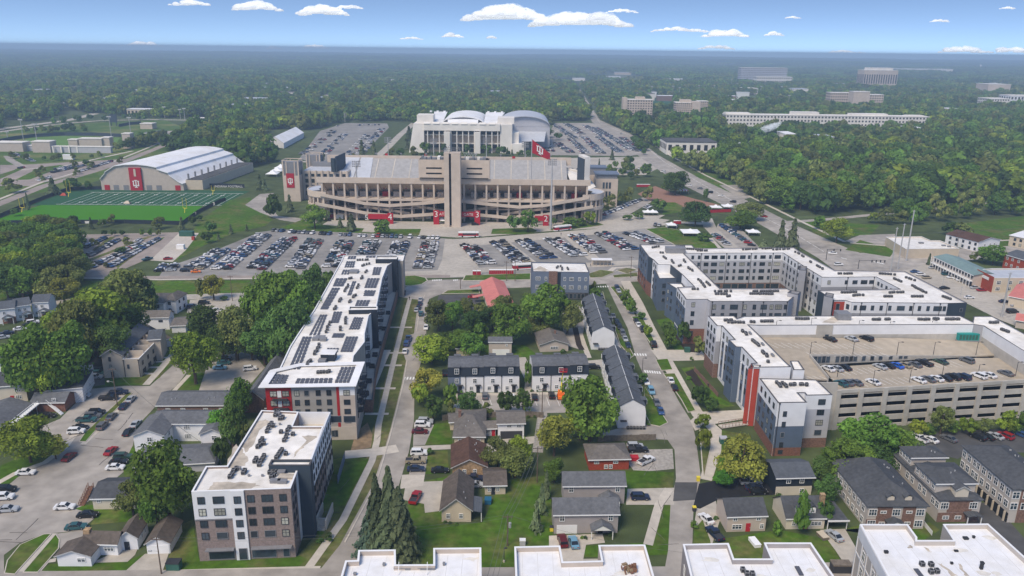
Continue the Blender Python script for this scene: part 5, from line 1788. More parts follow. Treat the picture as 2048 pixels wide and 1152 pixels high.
# --- mansard townhouses in the middle
def mansard(label,a,b,depth,segs,navy_first=False,h0=6.0,h1=8.9,hr=10.0):
 a,b=Vector(a),Vector(b)
 u=(b-a).normalized()
 v=Vector((-u.y,u.x))
 L=(b-a).length
 c=(a+b)/2+v*depth/2
 r=thing('terraced_houses',label,'townhouses',(c.x,c.y,0))
 mb=MB()
 mb.prism([a,b,b+v*depth,a+v*depth],0,h0,top=False)
 mb.build('wall','siding_white',r)
 sw=L/segs
 for i in range(segs):
  st=.25*(i>=segs/2)
  p0,p1=a+u*sw*i,a+u*sw*(i+1)
  mb=MB()
  mb.slab([(*(p0-v*.25),h0+st),(*(p1-v*.25),h0+st),(*(p1+v*.5),h1+st),(*(p0+v*.5),h1+st)],.2)
  mb.build('mansard','siding_navy',r)
  mb=MB()
  mb.slab([(*(p0+v*(depth+.25)),h0+st),(*(p1+v*(depth+.25)),h0+st),(*(p1+v*(depth-.5)),h1+st),(*(p0+v*(depth-.5)),h1+st)],.2)
  mb.build('mansard','siding_navy',r)
  mb=MB()
  m_=depth/2
  mb.slab([(*(p0+v*.3),h1+st),(*(p1+v*.3),h1+st),(*(p1+v*m_),hr+st),(*(p0+v*m_),hr+st)],.15)
  mb.slab([(*(p0+v*m_),hr+st),(*(p1+v*m_),hr+st),(*(p1+v*(depth-.3)),h1+st),(*(p0+v*(depth-.3)),h1+st)],.15)
  mb.build('roof','shingle_grey',r)
  for v0 in(-.25,depth-.9):
   c=p0.lerp(p1,.5)+v*(v0+.55)
   mb=MB()
   mb.obox(c,u,2.0,1.3,h0+.5+st,h1+.25+st)
   mb.build('dormer','siding_navy',r)
   mb=MB()
   mb.obox(c,u,2.4,1.7,h1+.25+st,h1+.4+st)
   mb.build('dormer_roof','shingle_grey',r)
  q0=p0-v*.38
  window(r,q0,p1-v*.38,sw/2,h0+.75+st,1.5,1.9,'white')
  window(r,p0,p1,sw/2,3.4,1.3,1.6,'white')
  window(r,p0,p1,sw*.3,.9,1.2,1.4,'white')
  door(r,p0,p1,sw*.68,1.2,2.3,'door_dark')
  mb=MB()
  mb.obox(p0.lerp(p1,.68)-v*.5,u,1.9,1.0,2.7,2.85)
  mb.build('door_canopy','trim_dark',r)
  downpipes(r,p0,p1,[.99],.1,h0)
 if navy_first:
  pn=Panels(r)
  pn.add(a,a+u*sw*.72,0,1,0,h0-.05,'siding_bluegrey',.05)
  pn.done()
 for p in(a,b):
  mb=MB()
  s=-1 if p is a else 1
  g=[(0,0),(depth,0),(depth,h0),(depth-.5,h1),(depth/2,hr),(.5,h1),(0,h0)]
  mb.poly([(*(p+v*y),z) for y,z in g])
  mb.build('gable_wall','siding_white',r)
 return r
a,b=G(896,785.5),G(1039,784.5)
mansard('long white terrace with navy mansard and four dormers, its left house painted blue',a,b,10.5,4,True)
a,b=G(1064,783),G(1176,781)
mansard('shorter white terrace with navy mansard behind the orange lift',a,b,10.5,3)
def row_right(label,pa,pb,back,segs,hv=7.4,hr=9.6):
 """stepped row seen from its white gable end: pa, pb base corners of the near end, back = far left base corner"""
 a,b,c=G(*pa),G(*pb),G(*back)
 v=(c-a).normalized()
 u=Vector((v.y,-v.x))
 w=(b-a).dot(u)
 L=(c-a).length
 r=thing('terraced_houses',label,'townhouses',((a+b)/2).to_tuple()+(0,))
 sl=L/segs
 for i in range(segs):
  st=.45*(segs-1-i)*0+.25*i
  p=a+v*sl*i
  e=[p,p+u*w,p+u*w+v*sl,p+v*sl]
  mb=MB()
  mb.prism(e,0,hv-2.2+st,top=False)
  for k in(0,2):
   i0,i1=e[k],e[k+1]
   mb.poly([(*i0,hv-2.2+st),(*i1,hv-2.2+st),(*i1.lerp(i0,.05),hv+st-.1),(*((i0+i1)/2),hr+st-.12),(*i0.lerp(i1,.05),hv+st-.1)])
  mb.build('wall','siding_white',r)
  for s,sg in((e[0],1),(e[1],-1)):
   mb=MB()
   t0,t1=s-u*.12*sg,s+u*.4*sg
   mb.slab([(*t0,hv-2.2+st),(*(t0+v*sl),hv-2.2+st),(*(t1+v*sl),hv+st),(*t1,hv+st)],.2)
   mb.build('mansard','siding_navy',r)
  mb=MB()
  m_=(e[0]+e[1])/2-v*.2
  mb.slab([(*(e[0]-v*.2+u*.2),hv+st),(*m_,hr+st),(*(m_+v*(sl+.1)),hr+st),(*(e[0]+v*(sl-.1)+u*.2),hv+st)],.2)
  mb.slab([(*(e[1]-v*.2-u*.2),hv+st),(*m_,hr+st),(*(m_+v*(sl+.1)),hr+st),(*(e[1]+v*(sl-.1)-u*.2),hv+st)],.2)
  mb.build('roof','shingle_slate',r)
  mb=MB()
  mb.bar(m_,m_+v*sl,.14,hr+st+.02,hr+st+.07)
  mb.build('ridge_cap','trim_white',r)
  for s,sg in((e[0],-1),(e[1],1)):
   c=s.lerp(e[3] if sg<0 else e[2],.5)
   mb=MB()
   mb.obox(c-u*sg*.3,v,2.0,1.7,hv-1.6+st,hv+.35+st)
   mb.build('dormer','siding_navy',r)
   mb=MB()
   mb.obox(c-u*sg*.9,v,2.5,3.0,hv+.35+st,hv+.5+st)
   mb.build('dormer_roof','shingle_slate',r)
  window(r,e[3],e[0],sl/2,hv-1.2+st,1.3,1.3,'white',.75)
  window(r,e[1],e[2],sl/2,hv-1.2+st,1.3,1.3,'white',.75)
  for z in(3.2,.8):
   windows(r,e[3],e[0],[.3,.7],[z],1.2,1.4,'white')
   windows(r,e[1],e[2],[.3,.7],[z],1.2,1.4,'white')
 mb=MB()
 p=a-v*.5
 mb.obox(p+u*1.6,u,1.9,1.1,2.5,2.7)
 mb.build('door_canopy','trim_dark',r)
 door(r,a,b,1.4,1.1,2.2,'siding_bluegrey')
 for i in range(6):
  c=a-v*.8+u*(3+i*.95)
  inst('air_conditioner',ac_mesh(),r,(c.x,c.y,0))
 return r
row_right('nearer stepped white terrace with slate roofs on the street right of centre',(1235,856),(1289,854),(1203,745),5)
row_right('farther stepped white terrace with slate roofs beyond its twin',(1182,699),(1227,696),(1163,632),4)
h=House('pavilion','long building with a faded pink metal roof behind the trees',(985,640),(1042,638),(972,564),3.6,6.2,'v','siding_cream','roof_pink',.6,cat='building')
mb=MB()
c0=h.e[3]
for s,k in((0,4),(8,5)):
 mb=MB()
 p=h.e[0].lerp(h.e[3],.62+s*.035)
 mb.slab([(*p,3.5),(*(p-h.u*5),2.6),(*(p-h.u*5+h.v*3),2.6),(*(p+h.v*3),3.5)],.15)
 mb.build('porch_roof','roof_pink',h.root)
h=House('garage','beige two storey garage with two white doors behind the long terrace',(976,684),(1025,684),(976,673),5.4,6.6,'u','siding_beige','shingle_grey',.3,cat='garage')
h.door('f',.35,3.2,2.4,'trim_white','garage_door').door('f',.72,3.2,2.4,'trim_white','garage_door').win('f',[.78],[3.6],.8,.9)
h=House('house','small grey roofed house mostly hidden by a round tree behind the terrace',(910,697),(962,697),(911,682),3.2,4.8,'u','siding_tan','shingle_grey',.4)
h=House('bungalow','tan bungalow with a low taupe gable roof and front porch near the white terraces',(1078,690),(1140,688),(1082,665),3.0,5.0,'v','siding_beige','shingle_taupe',.5,cat='house')
h.win('f',[(.5,3.0)],[1.0],1.2,1.1).chimney(.6,(1.5,0),.7,.3)
h=House('shed','small grey wooden shed by the alley under the yellow tree',(1085,846),(1118,845),(1086,838),2.4,3.4,'u','wood_grey','shingle_brown',.2,cat='shed')
# --- top right
HS=5.2
pp=[G(x,y,HS) for x,y in((1812,498),(1919,497),(1880,481),(1861,481),(1843,473),(1772,474))]
st_,_=flat_building('shop_building','low beige commercial building with a big white flat roof by the intersection','shop building',pp,HS,'siding_tan','roof_white','coping_white')
roof_bits(st_,HS-.4,[(1842,487,2.5,1.5,.8),(1887,492,2,1.2,.7),(1898,494,1.8,1.2,.7)])
h=House('motel','two storey motel with a teal metal roof and white gallery',(1866,513),(1947,551),(1892,507),6.0,7.6,'u','siding_beige','roof_teal',.6,cat='motel')
a,b=h.side('f')
mb=MB()
nn=wall_frame(a,b)[3]
mb.bar(a+nn*.9,b+nn*.9,1.8,2.8,3.0)
mb.bar(a+nn*1.75,b+nn*1.75,.1,3.9,4.0)
for i in range(15):
 c=a.lerp(b,i/14)+nn*1.7
 mb.obox(c,h.u,.22,.2,0,6)
mb.build('gallery','trim_white',h.root)
windows(h.root,a,b,[(i+.5)/14 for i in range(14)],[.8,3.9],1.5,1.5,'plain')
HQ=7.2
pp=[G(x,y,HQ) for x,y in((1955,540),(1988,556),(2100,556),(2100,537),(1984,537))]
hb,_=flat_building('brick_building','red brick and grey roofed building at the end of the teal motel','building',pp,HQ,'siding_tan','roof_metal','coping_white')
pn=Panels(hb)
pn.add(pp[0],pp[1],0,1,0,HQ+.4,'brick_bright',.1)
pn.done()
windows(hb,pp[1],pp[2],[.1,.3,.5,.7],[4,.9],2.2,1.8,'white')
mb=MB()
a,b,dd,nn,L=wall_frame(pp[0],pp[1])
mb.bar(a+dd*L*.35+nn*.2,a+dd*L*.75+nn*.2,.1,5.0,6.4)
mb.build('sign_board','trim_white',hb)
h=House('house','white two storey house with a brown gable roof near the commercial building',(1958,484),(2003,479),(1924,464),6,8,'v','siding_white','shingle_rust',.4)
h.win('l',[.15,.35,.55,.75,.92],[3.4,.6],1.4,1.6,'dark').win('f',[.3,.55,.75],[2.8],1.4,1.5)
h=House('apartment_house','dark red brick apartment house with white window surrounds at the right edge',(2007,508),(2100,535),(2030,498),7.4,9.4,'u','brick_bright','shingle_slate',.4,cat='apartment house')
h.win('f',[.08,.2,.34,.5],[5,1.6],1.3,1.6)
h=House('house','cream two storey house with pale roof in the top right corner of the street',(2018,470),(2100,486),(2046,460),6.4,7.6,'u','siding_tan','roof_bright',.4)
h.win('f',[.15,.3,.45,.6],[3.6,.8],1.4,1.6,'dark')
h=House('house','house with a faded pink roof and raised porch at the right edge',(2016,592),(2090,606),(2030,568),4.6,7,'u','siding_tan','roof_pink',.5)
h=House('house','smaller pink roofed house below its pink roofed neighbour at the right edge',(2030,640),(2100,652),(2036,626),3.4,5.6,'u','siding_beige','roof_pink',.5)
# --- football stadium
SX,SY=-38.0,502.0
st=thing('football_stadium','big limestone football stadium with zigzag ramps and a tall central lift tower','stadium',(SX,SY,0))
LIME='limestone'
XL,XR=SX-86,SX+86
def part(name,m,fn,label=None):
 mb=MB()
 fn(mb)
 return mb.build(name,m,st,label=label)
part('upper_rim',LIME,lambda k:(k.box(XL-3,SY-.5,24.6,XR+2,SY+.6,28.2),k.box(XL-3,SY+.61,27.0,XR+2,SY+3,27.6)))
part('underside','underdeck',lambda k:k.slab([(XL,SY+.7,25.6),(XR,SY+.7,25.6),(XR,SY+36,4),(XL,SY+36,4)],.8))
part('west_seating','seat_grey',lambda k:k.slab([(XL,SY+.9,27.3),(XR,SY+.9,27.3),(XR,SY+40,4.6),(XL,SY+40,4.6)],.5))
part('concourse_floor',LIME,lambda k:k.box(XL,SY-.2,13.2,XR,SY+22,14.6))
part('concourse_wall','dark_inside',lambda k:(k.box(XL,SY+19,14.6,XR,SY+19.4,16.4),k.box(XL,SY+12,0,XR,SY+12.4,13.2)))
part('ground_wall',LIME,lambda k:[k.box(XL+7.3*i+.4,SY+7,0,XL+7.3*i+(6.9 if i%3 else 4.2),SY+7.4,3.4) for i in range(23)])
part('mid_floor',LIME,lambda k:(k.box(XL,SY+5,6.9,SX-12,SY+12,7.7),k.box(SX+12,SY+5,6.9,XR,SY+12,7.7)))
kio=random.Random(5)
for i in range(23):
 x=XL+3.2+7.35*i
 if abs(x-SX)<7:
  continue
 m_=kio.choice(['limestone','siding_beige','limestone','crimson','underdeck','concrete_light'])
 part('kiosk',m_,lambda k:(k.box(x-kio.uniform(1.6,2.6),SY+8,14.6,x+kio.uniform(1.4,2.6),SY+12,17.8),k.box(x-.5,SY+7.9,14.6,x+.5,SY+8,16.8)))
for s in(-1,1):
 for i in range(12):
  x=SX+s*(6.2+7.25*i)
  o=part('column',LIME,lambda k:(k.box(x-.6,SY-.1,0,x+.6,SY+1.3,13.2),k.box(x-.55,SY-.05,14.6,x+.55,SY+1.25,24.6)))
  part('raker_beam',LIME,lambda k:k.slab([(x-.5,SY+1.3,25),(x+.5,SY+1.3,25),(x+.5,SY+20,13.6),(x-.5,SY+20,13.6)],1.6))
  part('inner_column',LIME,lambda k:k.box(x-.6,SY+10.4,0,x+.6,SY+11.6,13.2))
  if i%2==0:
   p=part('concourse_lamp','lamp_red',lambda k:k.box(x+2.8,SY+4.8,20.2,x+3.5,SY+5.5,20.9))
 for path in([(4.5,14.0),(22,12.2),(42,10.6),(58,11.8),(87,17.4)],[(12,5.4),(26,4.3),(35,3.5),(56,5.2),(90,11.4)]):
  for j in range(len(path)-1):
   (x0,z0),(x1,z1)=path[j],path[j+1]
   a,b=SX+s*x0,SX+s*x1
   if a>b:
    a,b,z0,z1=b,a,z1,z0
   part('ramp_parapet',LIME,lambda k:k.slab([(a,SY-3.0,z0+1.0),(b,SY-3.0,z1+1.0),(b,SY-2.6,z1+1.0),(a,SY-2.6,z0+1.0)],2.0))
   part('ramp_floor',LIME,lambda k:k.slab([(a,SY-2.59,z0-.2),(b,SY-2.59,z1-.2),(b,SY-.15,z1-.2),(a,SY-.15,z0-.2)],.5))
 for(x0,z0),(x1,z1) in(((7,6.2),(28,9.6)),((30,4.2),(60,8.6))):
  a,b=SX+s*x0,SX+s*x1
  if a>b:
   a,b,z0,z1=b,a,z1,z0
  part('ramp_parapet',LIME,lambda k:k.slab([(a,SY+3.6,z0+.8),(b,SY+3.6,z1+.8),(b,SY+4.0,z1+.8),(a,SY+4.0,z0+.8)],1.6))
def arc_band(k,cx,cy,r,z0,z1,t,a0,a1,n=14):
 for i in range(n):
  p,q=a0+(a1-a0)*i/n,a0+(a1-a0)*(i+1)/n
  z=z0
  k.prism([(cx+r*math.cos(p),cy+r*math.sin(p)),(cx+r*math.cos(q),cy+r*math.sin(q)),(cx+(r-t)*math.cos(q),cy+(r-t)*math.sin(q)),(cx+(r-t)*math.cos(p),cy+(r-t)*math.sin(p))],z0,z1)
for cx,a0,a1 in((XR-3,-math.pi/2,.9),(XL+3,-math.pi/2,-math.pi-.9)):
 cy,r=SY+13,15.5
 part('corner_ramp',LIME,lambda k:(arc_band(k,cx,cy,r,15.2,19.0,.6,a0,a1),arc_band(k,cx,cy,r,8.6,10.6,.6,a0,a1),arc_band(k,cx,cy,r-.61,14.6,15.1,7,a0,a1),arc_band(k,cx,cy,r-.61,8.0,8.5,7,a0,a1),arc_band(k,cx,cy,r-7.7,0,15,.5,a0,a1)))
 part('corner_roof','roof_metal',lambda k:arc_band(k,cx,cy,r-.62,18.2,18.6,7,a0+(a1-a0)*.35,a1))
 for i in range(9):
  an=a0+(a1-a0)*(i+.5)/9
  part('column',LIME,lambda k:k.obox((cx+(r-1)*math.cos(an),cy+(r-1)*math.sin(an)),(math.cos(an),math.sin(an)),.9,1.1,0,15.2))
part('lift_tower',LIME,lambda k:(k.box(SX-5.2,SY-17,0,SX-2.1,SY-7,46.5),k.box(SX-.7,SY-17,0,SX+5.0,SY-7,46.5),k.box(SX-2.09,SY-15.6,0,SX-.71,SY-7,46.3)))
part('tower_slot','dark_void',lambda k:k.box(SX-2.08,SY-15.9,1,SX-.72,SY-15.61,46))
part('tower_bridge',LIME,lambda k:[k.box(SX-4.5,SY-6.9,z,SX+4.5,SY-.6,z+2.2) for z in(13,25.5,34)])
rail=MB()
for i in range(9):
 rail.box(SX-5.4+i*1.3,SY-17,46.5,SX-5.3+i*1.3,SY-16.9,49)
 rail.box(SX-5.4+i*1.3,SY-7.1,46.5,SX-5.3+i*1.3,SY-7,49.5)
for z in(47.5,48.8):
 rail.box(SX-5.4,SY-17.02,z,SX+5.1,SY-16.9,z+.12)
 rail.box(SX-5.4,SY-7.1,z,SX+5.1,SY-6.98,z+.12)
for s in(-1,1):
 rail.tube((SX+s*4.5,SY-7,46.5),(SX+s*1.5,SY-3,52),.15,.1,5)
rail.build('tower_railing','metal_grey',st)
part('press_box',LIME,lambda k:(k.box(SX-22.8,SY-1.6,28.3,SX-.1,SY+11,39.6),k.box(SX+.1,SY-1.6,28.3,SX+22.8,SY+11,39.6)))
part('press_roof','asphalt_dark',lambda k:k.box(SX-22.4,SY-1.2,39.6,SX+22.4,SY+10.6,40.0))
part('press_parapet',LIME,lambda k:ring(k,[(SX-22.8,SY-1.6),(SX+22.8,SY-1.6),(SX+22.8,SY+11),(SX-22.8,SY+11)],.3,39.61,40.4))
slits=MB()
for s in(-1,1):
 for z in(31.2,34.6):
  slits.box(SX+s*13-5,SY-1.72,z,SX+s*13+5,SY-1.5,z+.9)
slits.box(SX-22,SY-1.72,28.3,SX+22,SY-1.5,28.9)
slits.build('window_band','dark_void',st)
g_=random.Random(9)
for s in(-1,1):
 for i in range(9):
  x=SX+s*(6.5+i*1.8)
  w=g_.uniform(.4,1.1)
  mb=MB()
  z=40.0
  mb.box(x-w,SY+g_.uniform(0,4),z,x+w,SY+g_.uniform(5,9),z+g_.uniform(.7,1.9))
  mb.build('plant',g_.choice(['unit_grey','unit_dark','metal_grey','limestone_pale']),st)
mb=MB()
for i in range(5):
 x=SX+6+i*1.7
 mb.tube((x,SY+2,40),(x+1.7,SY+2,44.5),.12,.12,5)
 mb.tube((x,SY+2,44.5),(x+1.7,SY+2,40),.12,.12,5)
mb.tube((SX+5,SY+2,44.5),(SX+15,SY+2,44.5),.14,.14,5)
mb.build('antenna_frame','pole_steel',st)
EX0,EX1=-134,40
part('east_seating','seat_grey',lambda k:k.slab([(EX0,597,28),(EX1,597,28),(EX1,548,2),(EX0,548,2)],.6))
part('east_rim',LIME,lambda k:(k.box(EX0-8,597.2,24,EX1+4,598.4,30),k.box(EX0,598.5,0,EX1,600,23)))
for i in range(14):
 x=EX0+6+i*12.6
 part('aisle','concrete_light',lambda k:k.slab([(x,596.5,27.95),(x+.7,596.5,27.95),(x+.7,549,2.75),(x,549,2.75)],.12))
for i in range(9):
 x=EX0+10+i*19
 part('rim_light','metal_grey',lambda k:(k.box(x,598.6,28,x+.3,598.9,31),k.box(x-.5,598.4,31,x+.9,599,32)))
part('seat_cover','roof_metal',lambda k:(k.slab([(EX0-1,598,28.9),(EX0+17,598,28.9),(EX0+15,560,8.9),(EX0+4,560,8.9)],.1),k.slab([(EX0+18,598,28.9),(EX0+27,598,28.9),(EX0+29,560,8.9),(EX0+16.5,560,8.9)],.1)))
part('end_stand','limestone_pale',lambda k:(k.slab([(40,600,21),(56,588,18),(58,545,17),(44,535,12)],.6),k.slab([(36,602,23),(58,594,19.4),(58,592.5,19.4),(36,600.5,23)],3),k.box(40,599,0,58,600,19)))
for i in range(6):
 part('column',LIME,lambda k:k.box(38+i*3.4,597.4,8,39+i*3.4,598.4,18))
part('pitch','turf_green',lambda k:k.box(-92,548.5,.05,30,553,.3) if False else k.box(EX0+10,543,.05,EX1-10,547.5,.3))
# ---- end building, left: two towers and a windowed block
TWX,TWY=-161.5,571.0
def tower(x,y,w,h):
 t=.9
 part('corner_tower',LIME,lambda k:k.box(x-w/2,y-w/2,0,x+w/2,y+w/2,h*.64))
 z0=h*.64
 part('belfry',LIME,lambda k:([k.box(x+sx*(w/2-t/2)-t/2,y+sy*(w/2-t/2)-t/2,z0,x+sx*(w/2-t/2)+t/2,y+sy*(w/2-t/2)+t/2,h) for sx in(-1,1) for sy in(-1,1)],[k.box(x-w/2+(i+1)*w/4-.35,y+sy*(w/2-.3)-.3,z0,x-w/2+(i+1)*w/4+.35,y+sy*(w/2-.3)+.3,h-.5) for i in(0,2) for sy in(-1,1)],ring(k,[(x-w/2-.1,y-w/2-.1),(x+w/2+.1,y-w/2-.1),(x+w/2+.1,y+w/2+.1),(x-w/2-.1,y+w/2+.1)],.5,h,h+.5)))
 part('belfry_glass','metal_grey',lambda k:k.box(x-w/2+.5,y-w/2+.4,z0,x+w/2-.5,y+w/2-.4,h-1))
 window(st,(x-w/2,y-w/2),(x+w/2,y-w/2),w/2,h*.52,3.0,3.2,'plain')
tower(TWX,TWY,12,29.5)
tower(TWX+8,TWY+34,11,30)
bx0,bx1=TWX+6.1,TWX+40
part('end_block',LIME,lambda k:k.box(bx0,TWY+3,0,bx1,TWY+33,21))
part('end_roof','roof_metal',lambda k:k.box(bx0+.6,TWY+3.6,21,bx1-.6,TWY+24,21.4))
part('end_roof_screen','metal_grey',lambda k:k.box(bx0+2,TWY+25,21,bx1-2,TWY+30,24.6))
part('buttress',LIME,lambda k:[k.box(bx0+.2+i*4.6,TWY+2.2,0,bx0+1.2+i*4.6,TWY+3,21.6) for i in range(8)])
for z in(3.4,8.0,12.4,17.0):
 windows(st,(bx0,TWY+3),(bx1,TWY+3),[(2.9+4.6*i)/(bx1-bx0) for i in range(7)],[z],2.4,3.0 if z<17 else 2.2,'plain')
ban=MB()
ban.box(TWX-3.4,TWY-6.3,10.2,TWX+2.2,TWY-6.05,20.6)
ban.build('banner','crimson',st)
mb=MB()
trident(mb,(TWX-.6,TWY-6.35,12.6),(1,0),4.6,(0,-1))
mb.build('emblem','paint_white',st)
scr=MB()
scr.slab([(-130.5,572,32),(-127,588,33),(-126,587.7,33),(-129.5,571.7,32)],11)
scr.build('scoreboard','siding_darkblue',st)
scr=MB()
scr.slab([(-133.5,571.5,31),(-130.7,571,31),(-130.2,572.6,31),(-133,573.2,31)],10)
scr.build('scoreboard_side','glass',st)
# ---- end building, right
gx,gy=67.5,566.0
part('end_block',LIME,lambda k:(k.box(gx-8,gy-6,0,gx+8,gy+12,20)))
part('end_pavilion','metal_grey',lambda k:(k.box(gx-7.5,gy-5.5,20,gx+7.5,gy+8,23),k.box(gx-14,gy+13,20,gx+1,gy+24,25)))
part('end_pavilion_roof','siding_bluegrey',lambda k:(k.box(gx-8.6,gy-6.6,23,gx+8.6,gy+8.6,23.8),k.box(gx-15,gy+12.5,25,gx+2,gy+24.6,25.8)))
part('end_block',LIME,lambda k:k.box(gx-15,gy+12.1,0,gx+3,gy+30,19.9))
for z in(6.5,13):
 windows(st,(gx-8,gy-6),(gx+8,gy-6),[.36,.5,.64],[z],1.6,4.6,'plain')
sc=MB()
sc.slab([(46,562,35.5),(49.6,548,35.5),(50,548.2,35.5),(46.4,562.2,35.5)],19)
sc.build('scoreboard','siding_darkblue',st)
sc=MB()
sc.slab([(50.1,547.6,37),(53.8,549,37),(50.4,563.4,37),(46.6,562.4,37)],22)
sc.build('scoreboard_side','limestone_pale',st)
# ---- gates
def gate(x0,x1,z,num,side,word=None):
 y=SY-9
 if x0>x1:
  x0,x1=x1,x0
 g=part('gate_beam','crimson',lambda k:k.box(x0,y-.5,z-3.2,x1,y+.5,z))
 for s,xx in(('l',x0),('r',x1)):
  if side in(s,'b'):
   part('gate_pillar','crimson',lambda k:k.box(xx-(0 if s=='l' else 3.6),y-.9,0,xx+(3.6 if s=='l' else 0),y+.9,z+.6))
   sign_text(num,5.4,st,Vector((xx+(1.8 if s=='l' else-1.8),y-1.0,z-3.4)),(0,-1))
 if word:
  sign_text(word,2.5,st,Vector(((x0+x1)/2+word_dx,y-.6,z-2.5)),(0,-1))
word_dx=1.2
gate(SX-13,SX-5.3,8.4,'3','l','GATE')
word_dx=-1.6
gate(SX+5.1,SX+17,8.4,'3','r','GATE')
word_dx=0
gate(SX-55,SX-39,6.2,'4','r')
gate(SX+52,SX+61,6.2,'2','r')
sign_text('5',4.6,st,Vector((SX-56,SY-10,2.6)),(0,-1))
for x,y,z,c in((SX+37,597,29,1),(SX+62,590,21,0),(SX-60,598,30,0),(SX-30,599,30,0)):
 mb=MB()
 mb.box(x,y,z,x+2.2,y+.08,z+1.6)
 mb.build('flag','crimson',st)
# ---- tall floodlight masts, the great flag
for i,(x,yb,yt,lab) in enumerate(((717,438,322,'tall grey floodlight mast before the left of the stadium'),(1101,458,318,'tall grey floodlight mast before the right of the stadium'))):
 g=G(x,yb)
 h=HG(g,yt)
 t=thing('floodlight_mast',lab,'floodlight',(g.x,g.y,0))
 mb=MB()
 mb.tube((g.x,g.y,0),(g.x,g.y,h),.75,.4,8)
 mb.build('mast','pole_steel',t)
 mb=MB()
 for j in range(4):
  mb.box(g.x-2.6,g.y-.2,h-.5-j*1.1,g.x+2.6,g.y+.2,h-.3-j*1.1)
  for k in range(5):
   mb.box(g.x-2.5+k*1.15,g.y+.2,h-.6-j*1.1,g.x-1.8+k*1.15,g.y+.7,h-j*1.1)
 mb.build('lamp_bank','metal_grey',t)
for i,(x,yb,yt) in enumerate(((777,322,275),(868,322,278),(973,324,276),(1050,326,284),(690,244,226))):
 g=G(x,yb)
 h=HG(g,yt)
 t=thing('floodlight_mast','slim floodlight mast standing behind the stadium bowl','floodlight',(g.x,g.y,0),'floodlight masts behind the stadium')
 mb=MB()
 mb.tube((g.x,g.y,0),(g.x,g.y,h),.5,.35,6)
 mb.build('mast','pole_steel',t)
 mb=MB()
 for j in range(4):
  mb.box(g.x-3.5,g.y-.2,h-.4-j*1.6,g.x+3.5,g.y+.2,h+.4-j*1.6)
 mb.build('lamp_bank','metal_grey',t)
FX,FY,FZ=12.6,545.0,49.5
t=thing('flag','huge crimson flag with a white emblem flying over the stadium','flag',(FX,FY,0))
mb=MB()
mb.tube((FX,FY,0),(FX,FY,FZ),.4,.25,8)
mb.build('flagpole','pole_steel',t)
mb=MB()
n=10
grid=[]
for i in range(n+1):
 u=i/n
 row=[]
 for j in range(6):
  v=j/5
  x=FX+.3+u*12.5
  z=FZ-.5-u*9.5-v*(9.2-u*4.6)
  y=FY+math.sin(u*7)*.5*u
  row.append((x,y,z))
 grid.append(row)
for i in range(n):
 for j in range(5):
  mb.poly([grid[i][j],grid[i+1][j],grid[i+1][j+1],grid[i][j+1]])
mb.build('flag_cloth','crimson',t)
mb=MB()
trident(mb,(FX+5.6,FY-.5,FZ-10.6),(.92,.0),5.6,(0,-1),.1)
for i,v in enumerate(mb.v):
 mb.v[i]=(v[0],v[1],v[2]-(v[0]-FX-5.6)*.62)
mb.build('emblem','paint_white',t)
# --- practice hall, assembly hall and everything beyond
def extrude_profile(k,o,u,prof,v,L,m=0):
 """profile points (along u, height) swept from o along v"""
 o,u,v=Vector(o),Vector(u),Vector(v)
 p=[(o+u*s,z) for s,z in prof]
 q=[(a+v*L,z) for a,z in p]
 n=len(p)
 k.poly([(*a,z) for a,z in p],m)
 k.poly([(*a,z) for a,z in q][::-1],m)
 for i in range(n):
  j=(i+1)%n
  k.poly([(*p[i][0],p[i][1]),(*p[j][0],p[j][1]),(*q[j][0],q[j][1]),(*q[i][0],q[i][1])],m)
m0,m1=G(204,380),G(368,381)
u=(m1-m0).normalized()
Lm=(m1-m0).length
front=thing('practice_hall','big arched indoor practice hall with a white stepped roof behind the turf field','sports hall',((m0+m1)/2).to_tuple()+(0,))
def prof_at(px,py):
 f=(px-204)/164
 g=m0.lerp(m1,f)
 return f*Lm,HG(g,py)
top=[(204,357),(215,346),(216,343),(236,331),(255,328.5),(280,328),(300,330),(319,334),(320,338),(341,345),(342,349),(360,363),(368,367)]
prof=[(0,0)]+[prof_at(*p) for p in top]+[(Lm,0)]
vv=(G(440,306,14)-G(320,335,16)).normalized()
vd=118
mb=MB()
extrude_profile(mb,m0,u,[(s,max(z-.4,0)) for s,z in prof],vv,vd)
mb.build('wall','siding_beige',front)
mb=MB()
for i in range(1,len(prof)-2):
 (s0,z0),(s1,z1)=prof[i],prof[i+1]
 a,b=m0+u*s0-vv*1.2,m0+u*s1-vv*1.2
 mb.slab([(*a,z0),(*b,z1),(*(b+vv*(vd+2)),z1),(*(a+vv*(vd+2)),z0)],.5)
mb.build('roof','roof_bright',front)
wing=MB()
a=m0+u*(Lm+.05)
wing.prism([a+vv*4,a+u*13+vv*4,a+u*13+vv*(vd-14),a+vv*(vd-14)],0,7.5)
wing.build('side_wing','siding_tan',front)
mb=MB()
mb.prism([a+vv*4.4+u*.4,a+u*12.6+vv*4.4,a+u*12.6+vv*(vd-14.4),a+u*.4+vv*(vd-14.4)],7.5,7.9)
mb.build('side_wing_roof','asphalt_dark',front)
for i in range(9):
 c=a+vv*(8+i*11.5)+u*.6
 mb=MB()
 mb.obox(c,u,1.0,1.4,7.9,12)
 mb.build('exhaust_stack','metal_grey',front)
mb=MB()
c=m0+u*(Lm*.435)
f_=Vector((u.y,-u.x))
mb.prism([c+f_*.1-u*4.6,c+f_*.1+u*4.6,c+f_*1.4+u*4.6,c+f_*1.4-u*4.6],0,17.6)
mb.build('banner','crimson',front)
mb=MB()
trident(mb,(*(c+f_*1.42),2.2),u,6.0,f_)
mb.build('emblem','paint_white',front)
mb=MB()
